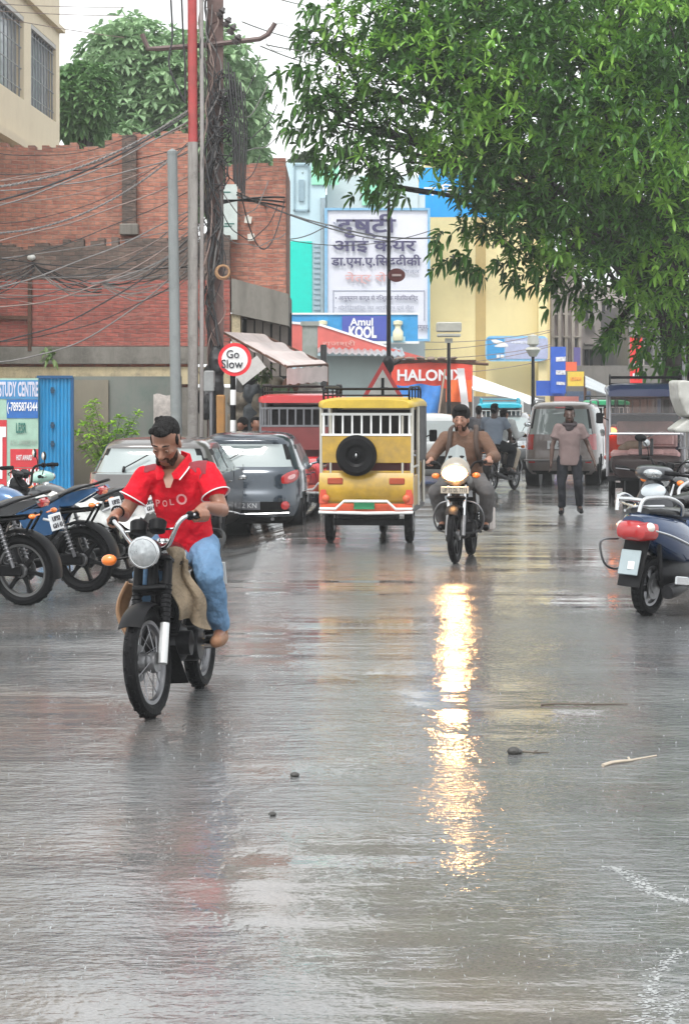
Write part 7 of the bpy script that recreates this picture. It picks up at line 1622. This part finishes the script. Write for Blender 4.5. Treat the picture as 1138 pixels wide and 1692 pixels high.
# collar, shoulder panels, piping, lettering
def on(parent, name, pts, r, m, flat=1.0): b = MB(); b.tube(spline(pts, 5), r, 8, flat=flat); return b.build(name, m, parent)
PIP = mat('white_piping', (.75, .7, .7), .6)
def surf_at(obj, y, z, x0=.6, dx=-1):
    ok, loc, n, i = obj.ray_cast(V((x0, y, z)), V((dx, 0, 0))); return (loc, n) if ok else (None, None)
bpy.context.view_layer.update()
shirt1 = [c for c in rd1.children if c.name.startswith('shirt')][0]
def decal(name, m, poly, parent, lift=.004, th=.003, top=False):
    """patch wrapped on the shirt: grid of (y,z) mapped by ray casting"""
    b = MB(); vs = []; fs = []; nu, nv = 14, 8; idx = {}
    for i in range(nu + 1):
        for j in range(nv + 1):
            y, z = poly(i / nu, j / nv)
            if top: ok, loc, n, _ = shirt1.ray_cast(V((y, z, 2.0)), V((0, 0, -1)))
            else: ok, loc, n, _ = shirt1.ray_cast(V((.7, y, z)), V((-1, 0, 0)))
            if ok: idx[i, j] = len(vs); vs.append(loc + n * lift)
    for i in range(nu):
        for j in range(nv):
            k4 = [(i, j), (i + 1, j), (i + 1, j + 1), (i, j + 1)]
            if all(q_ in idx for q_ in k4):
                if max((vs[idx[a]] - vs[idx[c]]).length for a in k4 for c in k4) < .08: fs.append(tuple(idx[q_] for q_ in k4))
    b.add(vs, fs); return b.build(name, m, parent)
def proj_text(s, yc, zc, w, h, m, tilt=0.0):
    vs, fs = text_mesh(s, 1, .02, .0, w, h); b = MB(); out = []
    for v in vs:
        y, z = yc + v.x, zc + v.z + tilt * v.x; ok, loc, n, _ = shirt1.ray_cast(V((.7, y, z)), V((-1, 0, 0))); out.append((loc + V((.004, 0, 0))) if ok else V((.1, y, z)))
    b.add(out, fs); return b.build('lettering', m, shirt1, smooth=0)
LETR = mat('faded_white_print', (.7, .3, .3), .6)
# seen from the front +y is image right
for s_t, yc, zc, w, h in (('P', -.075, 1.165, .03, .04), ('O', -.03, 1.163, .03, .038), ('L', .012, 1.17, .025, .034)): proj_text(s_t, yc, zc - .03, w, h, LETR)
proj_text('O', .07, 1.155, .062, .062, LETR)
MAR = mat('dark_maroon_panel', (.2, .012, .022), .7)
for s in (1, -1):
    decal('shoulder_panel', MAR, lambda u, v: (-.07 + .1 * v, .035 + s * (.055 + .125 * u)), shirt1, .003, top=True)
    pts = []
    for i in range(8):
        y = .035 + s * (.05 + .017 * i); ok, loc, n, _ = shirt1.ray_cast(V((.04, y, 2.0)), V((0, 0, -1)))
        if ok: pts.append(loc + n * .003)
    if len(pts) > 3: on(shirt1, 'piping', pts, .004, PIP)
    sl = 'l' if s > 0 else 'r'
    shp, elp = V((-.045, .205, 1.3)) if s > 0 else V((-.03, -.145, 1.29)), V((.03, .305, 1.09)) if s > 0 else V((.03, -.27, 1.07))
    b = MB(); b.torus(shp.lerp(elp, .585), (elp - shp), .085, .004, 24, 6); b.build('sleeve_trim', PIP, shirt1)
b = MB(); ck = V((-.02, .02, 1.41))
for s in (1, -1): b.loft([[V(p) for p in r_] for r_ in (
    [(-.12, .035 + s * .01, 1.43), (-.12, .035 + s * .01, 1.47), (-.135, .035 + s * .01, 1.47), (-.135, .035 + s * .01, 1.43)],
    [(-.06, .025 + s * .085, 1.405), (-.055, .025 + s * .078, 1.45), (-.065, .025 + s * .088, 1.452), (-.07, .025 + s * .098, 1.405)],
    [(.035, .02 + s * .07, 1.36), (.03, .02 + s * .06, 1.405), (.03, .02 + s * .075, 1.41), (.03, .02 + s * .092, 1.365)],
    [(.085, .015 + s * .032, 1.315), (.08, .015 + s * .02, 1.345), (.085, .015 + s * .05, 1.36), (.085, .015 + s * .068, 1.31)])])
b.v = [(x + .025, y, z - .04) for x, y, z in b.v]; co = b.build('collar', REDC, shirt1)
on(shirt1, 'piping', [(-.045, .122, 1.365), (.06, .115, 1.32), (.113, .082, 1.268)], .004, PIP)
b = MB(); b.loft([[V((x, y, z)) for x, y, z in r_] for r_ in ([(.05, -.03, 1.37), (.05, .06, 1.37), (.06, .06, 1.36), (.06, -.03, 1.36)], [(.095, .005, 1.27), (.095, .03, 1.27), (.1, .03, 1.265), (.1, .005, 1.265)])]); b.v = [(x + .02, y, z - .04) for x, y, z in b.v]; b.build('open_neck', SK1, shirt1)
b = MB(); b.torus(g1['r'][0] + V((-.1, 0, .05)), (1, 0, -.5), .034, .006, 20, 6); b.build('wrist_band', BLACK, rd1)
# rider 2
g2 = grips(R(-3), .26, .29, 1.06)
BRN = mat('brown_sweater', (.13, .07, .045), .85, var=.12, bump=.4, bscale=70); GRYT = mat('grey_trousers', (.1, .095, .095), .85, var=.1)
rd2, _ = rider('bearded man in a brown pullover with backpack straps riding with the headlight on', M2_LOC, M2_RZ, g2, dict(skin=SK2, shirt=BRN, trousers=GRYT, vox=.011, face=(1, 0, -.12), hup=(.12, 0, 1), hs=1.1, k=1.02, sleeve='long', hair='thick', loose=.016),
    shl=(-.1, .205, 1.32), shr=(-.1, -.205, 1.32), ell=(-.02, .35, 1.12), elr=(-.02, -.35, 1.12), knl=(.12, .28, .74), knr=(.12, -.28, .74), anl=(-.1, .24, .4), anr=(-.1, -.24, .4), head=(.03, -.02, 1.52), neck=(-.05, 0, 1.38), chest=(-.14, 0, 1.15), pelvis=(-.25, 0, .88), hipl=(-.23, .11, .86), hipr=(-.23, -.11, .86))
b = MB()
for s in (-1, 1): b.tube(spline([(-.16, s * .12, 1.46), (-.03, s * .14, 1.42), (.035, s * .145, 1.3), (.03, s * .165, 1.15), (-.08, s * .2, 1.02)], 6), .026, 8, flat=.4)
b.box((-.36, 0, 1.2), (.2, .3, .42), bev=.05); o = b.build('backpack', mat('dark_brown_pack', (.05, .03, .022), .7)); o.location = M2_LOC; o.rotation_euler = (0, 0, M2_RZ); tag(o, 'dark brown backpack worn by the rider with the headlight on', 'backpack')
b = MB(); b.box((-.5, .22, .42), (.26, .12, .28), bev=.03); o = b.build('side_bag', mat('pale_bag', (.5, .45, .42), .5)); o.parent = bike2
# walking man
wd = 33.4; wl = V((PX(940, wd), wd, 0)); 
MVS = mat('mauve_grey_shirt', (.16, .115, .11), .85, var=.1); BTR = mat('black_trousers', (.012, .013, .017), .8, spec=.2)
walk = dict(pelvis=(0, 0, .86), chest=(.01, 0, 1.14), neck=(.02, 0, 1.37), head=(.05, 0, 1.52), shl=(0, .17, 1.33), shr=(0, -.17, 1.33), ell=(-.05, .29, 1.06), elr=(.02, -.26, 1.05), wrl=(.04, .38, .82), wrr=(.06, -.28, .8),
    hipl=(0, .1, .85), hipr=(0, -.1, .85), knl=(.1, .13, .47), knr=(.06, -.12, .46), anl=(-.06, .16, .12), anr=(.02, -.12, .09), toel=(.1, .18, .05), toer=(.17, -.14, .04))
person('man in a mauve grey shirt and black trousers walking towards us on the wet road', wl, R(-90 - 4), walk, dict(skin=SKD, shirt=MVS, trousers=BTR, vox=.012, face=(1, 0, -.1), hs=1.05, k=.88, hair='short', beard=True, loose=.018, tloose=.008, hem=-.1, wr=.012))
b = MB(); b.torus((.03, 0, 1.39), (.2, 0, 1), .085, .035, 24, 8); b.ell((.1, 0, 1.33), (.04, .07, .07)); sc = remesh(b, 'scarf', mat('dark_scarf', (.03, .022, .025), .8), None, .012, 2, disp=.02); sc.location = wl; sc.rotation_euler = (0, 0, R(-94)); tag(sc, 'dark scarf round the neck of the walking man', 'scarf')
# riding pair heading away
p3l = G(808, 812); p3 = V((p3l.x, p3l.y, 0)); h3 = R(66)
bike3 = motorcycle('dark motorcycle carrying two men away behind the backpack rider', p3 + V((.3, .5, 0)), h3, dict(paint=BLK2, spoked=False, mirrors=True))
g3 = grips(0, .3, .31, 1.07)
L3 = p3 + V((.3, .5, 0))
rider('man driving the dark motorcycle away with a pillion behind him', L3, h3, g3, dict(skin=SK2, shirt=mat('white_shirt', (.6, .62, .62), .8), trousers=mat('beige_trousers', (.45, .38, .3), .8), vox=.014, detail=False, beard=False, hair='short', sleeve='long', k=1.05),
    shl=(-.07, .21, 1.33), shr=(-.07, -.21, 1.33))
def pillion(label, loc, rz, o, dx=-.32):
    J = dict(pelvis=(-.24, 0, .92), chest=(-.2, 0, 1.2), neck=(-.17, 0, 1.42), head=(-.14, 0, 1.57), shl=(-.18, .2, 1.37), shr=(-.18, -.2, 1.37), ell=(-.02, .27, 1.15), elr=(-.02, -.27, 1.15), wrl=(.16, .2, 1.0), wrr=(.16, -.2, 1.0), hipl=(-.22, .12, .9), hipr=(-.22, -.12, .9), knl=(.14, .27, .8), knr=(.14, -.27, .8), anl=(.02, .24, .44), anr=(.02, -.24, .44), toel=(.16, .25, .4), toer=(.16, -.25, .4))
    J = {a: V(v) + V((dx, 0, 0)) for a, v in J.items()}
    o['handl'] = o['handr'] = dict(d=(1, 0, -.3), side=(0, 0, 1)); return person(label, loc, rz, J, o)
pillion('pillion passenger in a blue grey shirt on the dark motorcycle', L3, h3, dict(skin=SKD, shirt=mat('blue_grey_shirt', (.2, .24, .3), .8), trousers=BTR, vox=.014, detail=False, beard=False, hair='short', k=1.02))
# bystanders
def stand(label, px, d, rz, o, z0=None):
    J = {a: V(v) for a, v in walk.items()}; J.update(anl=V((.0, .12, .09)), knl=V((.02, .12, .48)), toel=V((.14, .14, .04)), anr=V((0, -.12, .09)), knr=V((.02, -.12, .48)), wrl=V((.05, .3, .82)), ell=V((-.03, .27, 1.06)))
    x = PX(px, d); return person(label, V((x, d, gz(x, d))), rz, J, o)
stand('bystander in a red shirt beyond the blue grey hatchback', 421, 35.6, R(-60), dict(skin=SK1, shirt=mat('dull_red_shirt', (.4, .06, .06), .8), trousers=BTR, vox=.016, detail=False, beard=False))
stand('bystander with a white cloth on the head near the striped post', 403, 35.2, R(-120), dict(skin=SK1, shirt=mat('white_kurta', (.6, .6, .58), .8), trousers=GRYT, vox=.016, detail=False, beard=False, hair='hood', k=.9, hs=1.0)); 
stand('person in a pink shirt standing beyond the rose hatchback at the right', 1001, 50, R(-80), dict(skin=SK2, shirt=mat('pale_pink_shirt', (.6, .45, .42), .8), trousers=GRYT, vox=.018, detail=False, beard=False))
stand('person in dark clothes walking beyond the hanging white cloth strip', 790, 50, R(80), dict(skin=SKD, shirt=mat('charcoal_shirt', (.06, .06, .07), .8), trousers=BTR, vox=.018, detail=False, beard=False))
# ---------------------------------------------------------------- rain haze
hz = MB(); hz.box((0, 90, 11.5), (150, 196, 27.0)); ho = hz.build('haze', None, None, 0); ho['kind'] = 'stuff'
hm = bpy.data.materials.new('haze'); hm.use_nodes = True; n_, l_ = _nt(hm); n_.remove(n_['Principled BSDF'])
pv = n_.new('ShaderNodeVolumePrincipled'); pv.inputs['Color'].default_value = (.93, .95, .96, 1); pv.inputs['Density'].default_value = .001; pv.inputs['Anisotropy'].default_value = .1
l_.new(pv.outputs[0], n_['Material Output'].inputs['Volume']); ho.data.materials.append(hm)

# raindrop splashes dancing on the wet road
def splashes():
    rn = random.Random(31); b = MB()
    for i in range(1100):
        y = 6 + 30 * rn.random() ** 1.4; x = rn.uniform(-.18, .18) * y; z = gz(x, y); h = rn.uniform(.004, .011); r = rn.uniform(.0012, .0025)
        b.add([(x - r, y, z), (x + r, y - r, z), (x + r, y + r, z), (x + rn.uniform(-.004, .004), y, z + h)], [(0, 1, 3), (1, 2, 3), (2, 0, 3)])
        if rn.random() < .5: b.ell((x + rn.uniform(-.02, .02), y, z + h + rn.uniform(0, .03)), (.0016,) * 3, None, 6, 4)
    o = b.build('rain_splashes', mat('water_drop', (.4, .42, .43), .1, spec=.6), None); o['kind'] = 'stuff'
splashes()

def flecks(pts, w, n, seed):  # small flat pale flecks scattered along a line on the road
    rn = random.Random(seed); b = MB(); sp = [V(q_) for q_ in spline([tuple(G(*p)) for p in pts], 12)]
    for i in range(n):
        k = rn.random() * (len(sp) - 1.01); j = int(k); p = sp[j].lerp(sp[j + 1], k - j); env = w * (.35 + .65 * abs(math.sin(k * .7 + seed)))
        p = p + V((rn.gauss(0, 1) * env, rn.gauss(0, 1) * env * .8, .001)); r = rn.uniform(.0015, .005)
        b.ell(p, (r * 1.6, r, r * .35), None, 6, 4)
    o = b.build('pale_flecks', mat('fleck_pale', (.3, .31, .31), .3, var=.2), None); o['kind'] = 'stuff'
flecks([(1010, 1432), (1045, 1452), (1090, 1478), (1150, 1492)], .026, 420, 2)
flecks([(1062, 1700), (1072, 1650), (1085, 1610), (1125, 1570)], .02, 300, 5)
flecks([(1105, 1700), (1112, 1660), (1150, 1630)], .018, 200, 7)
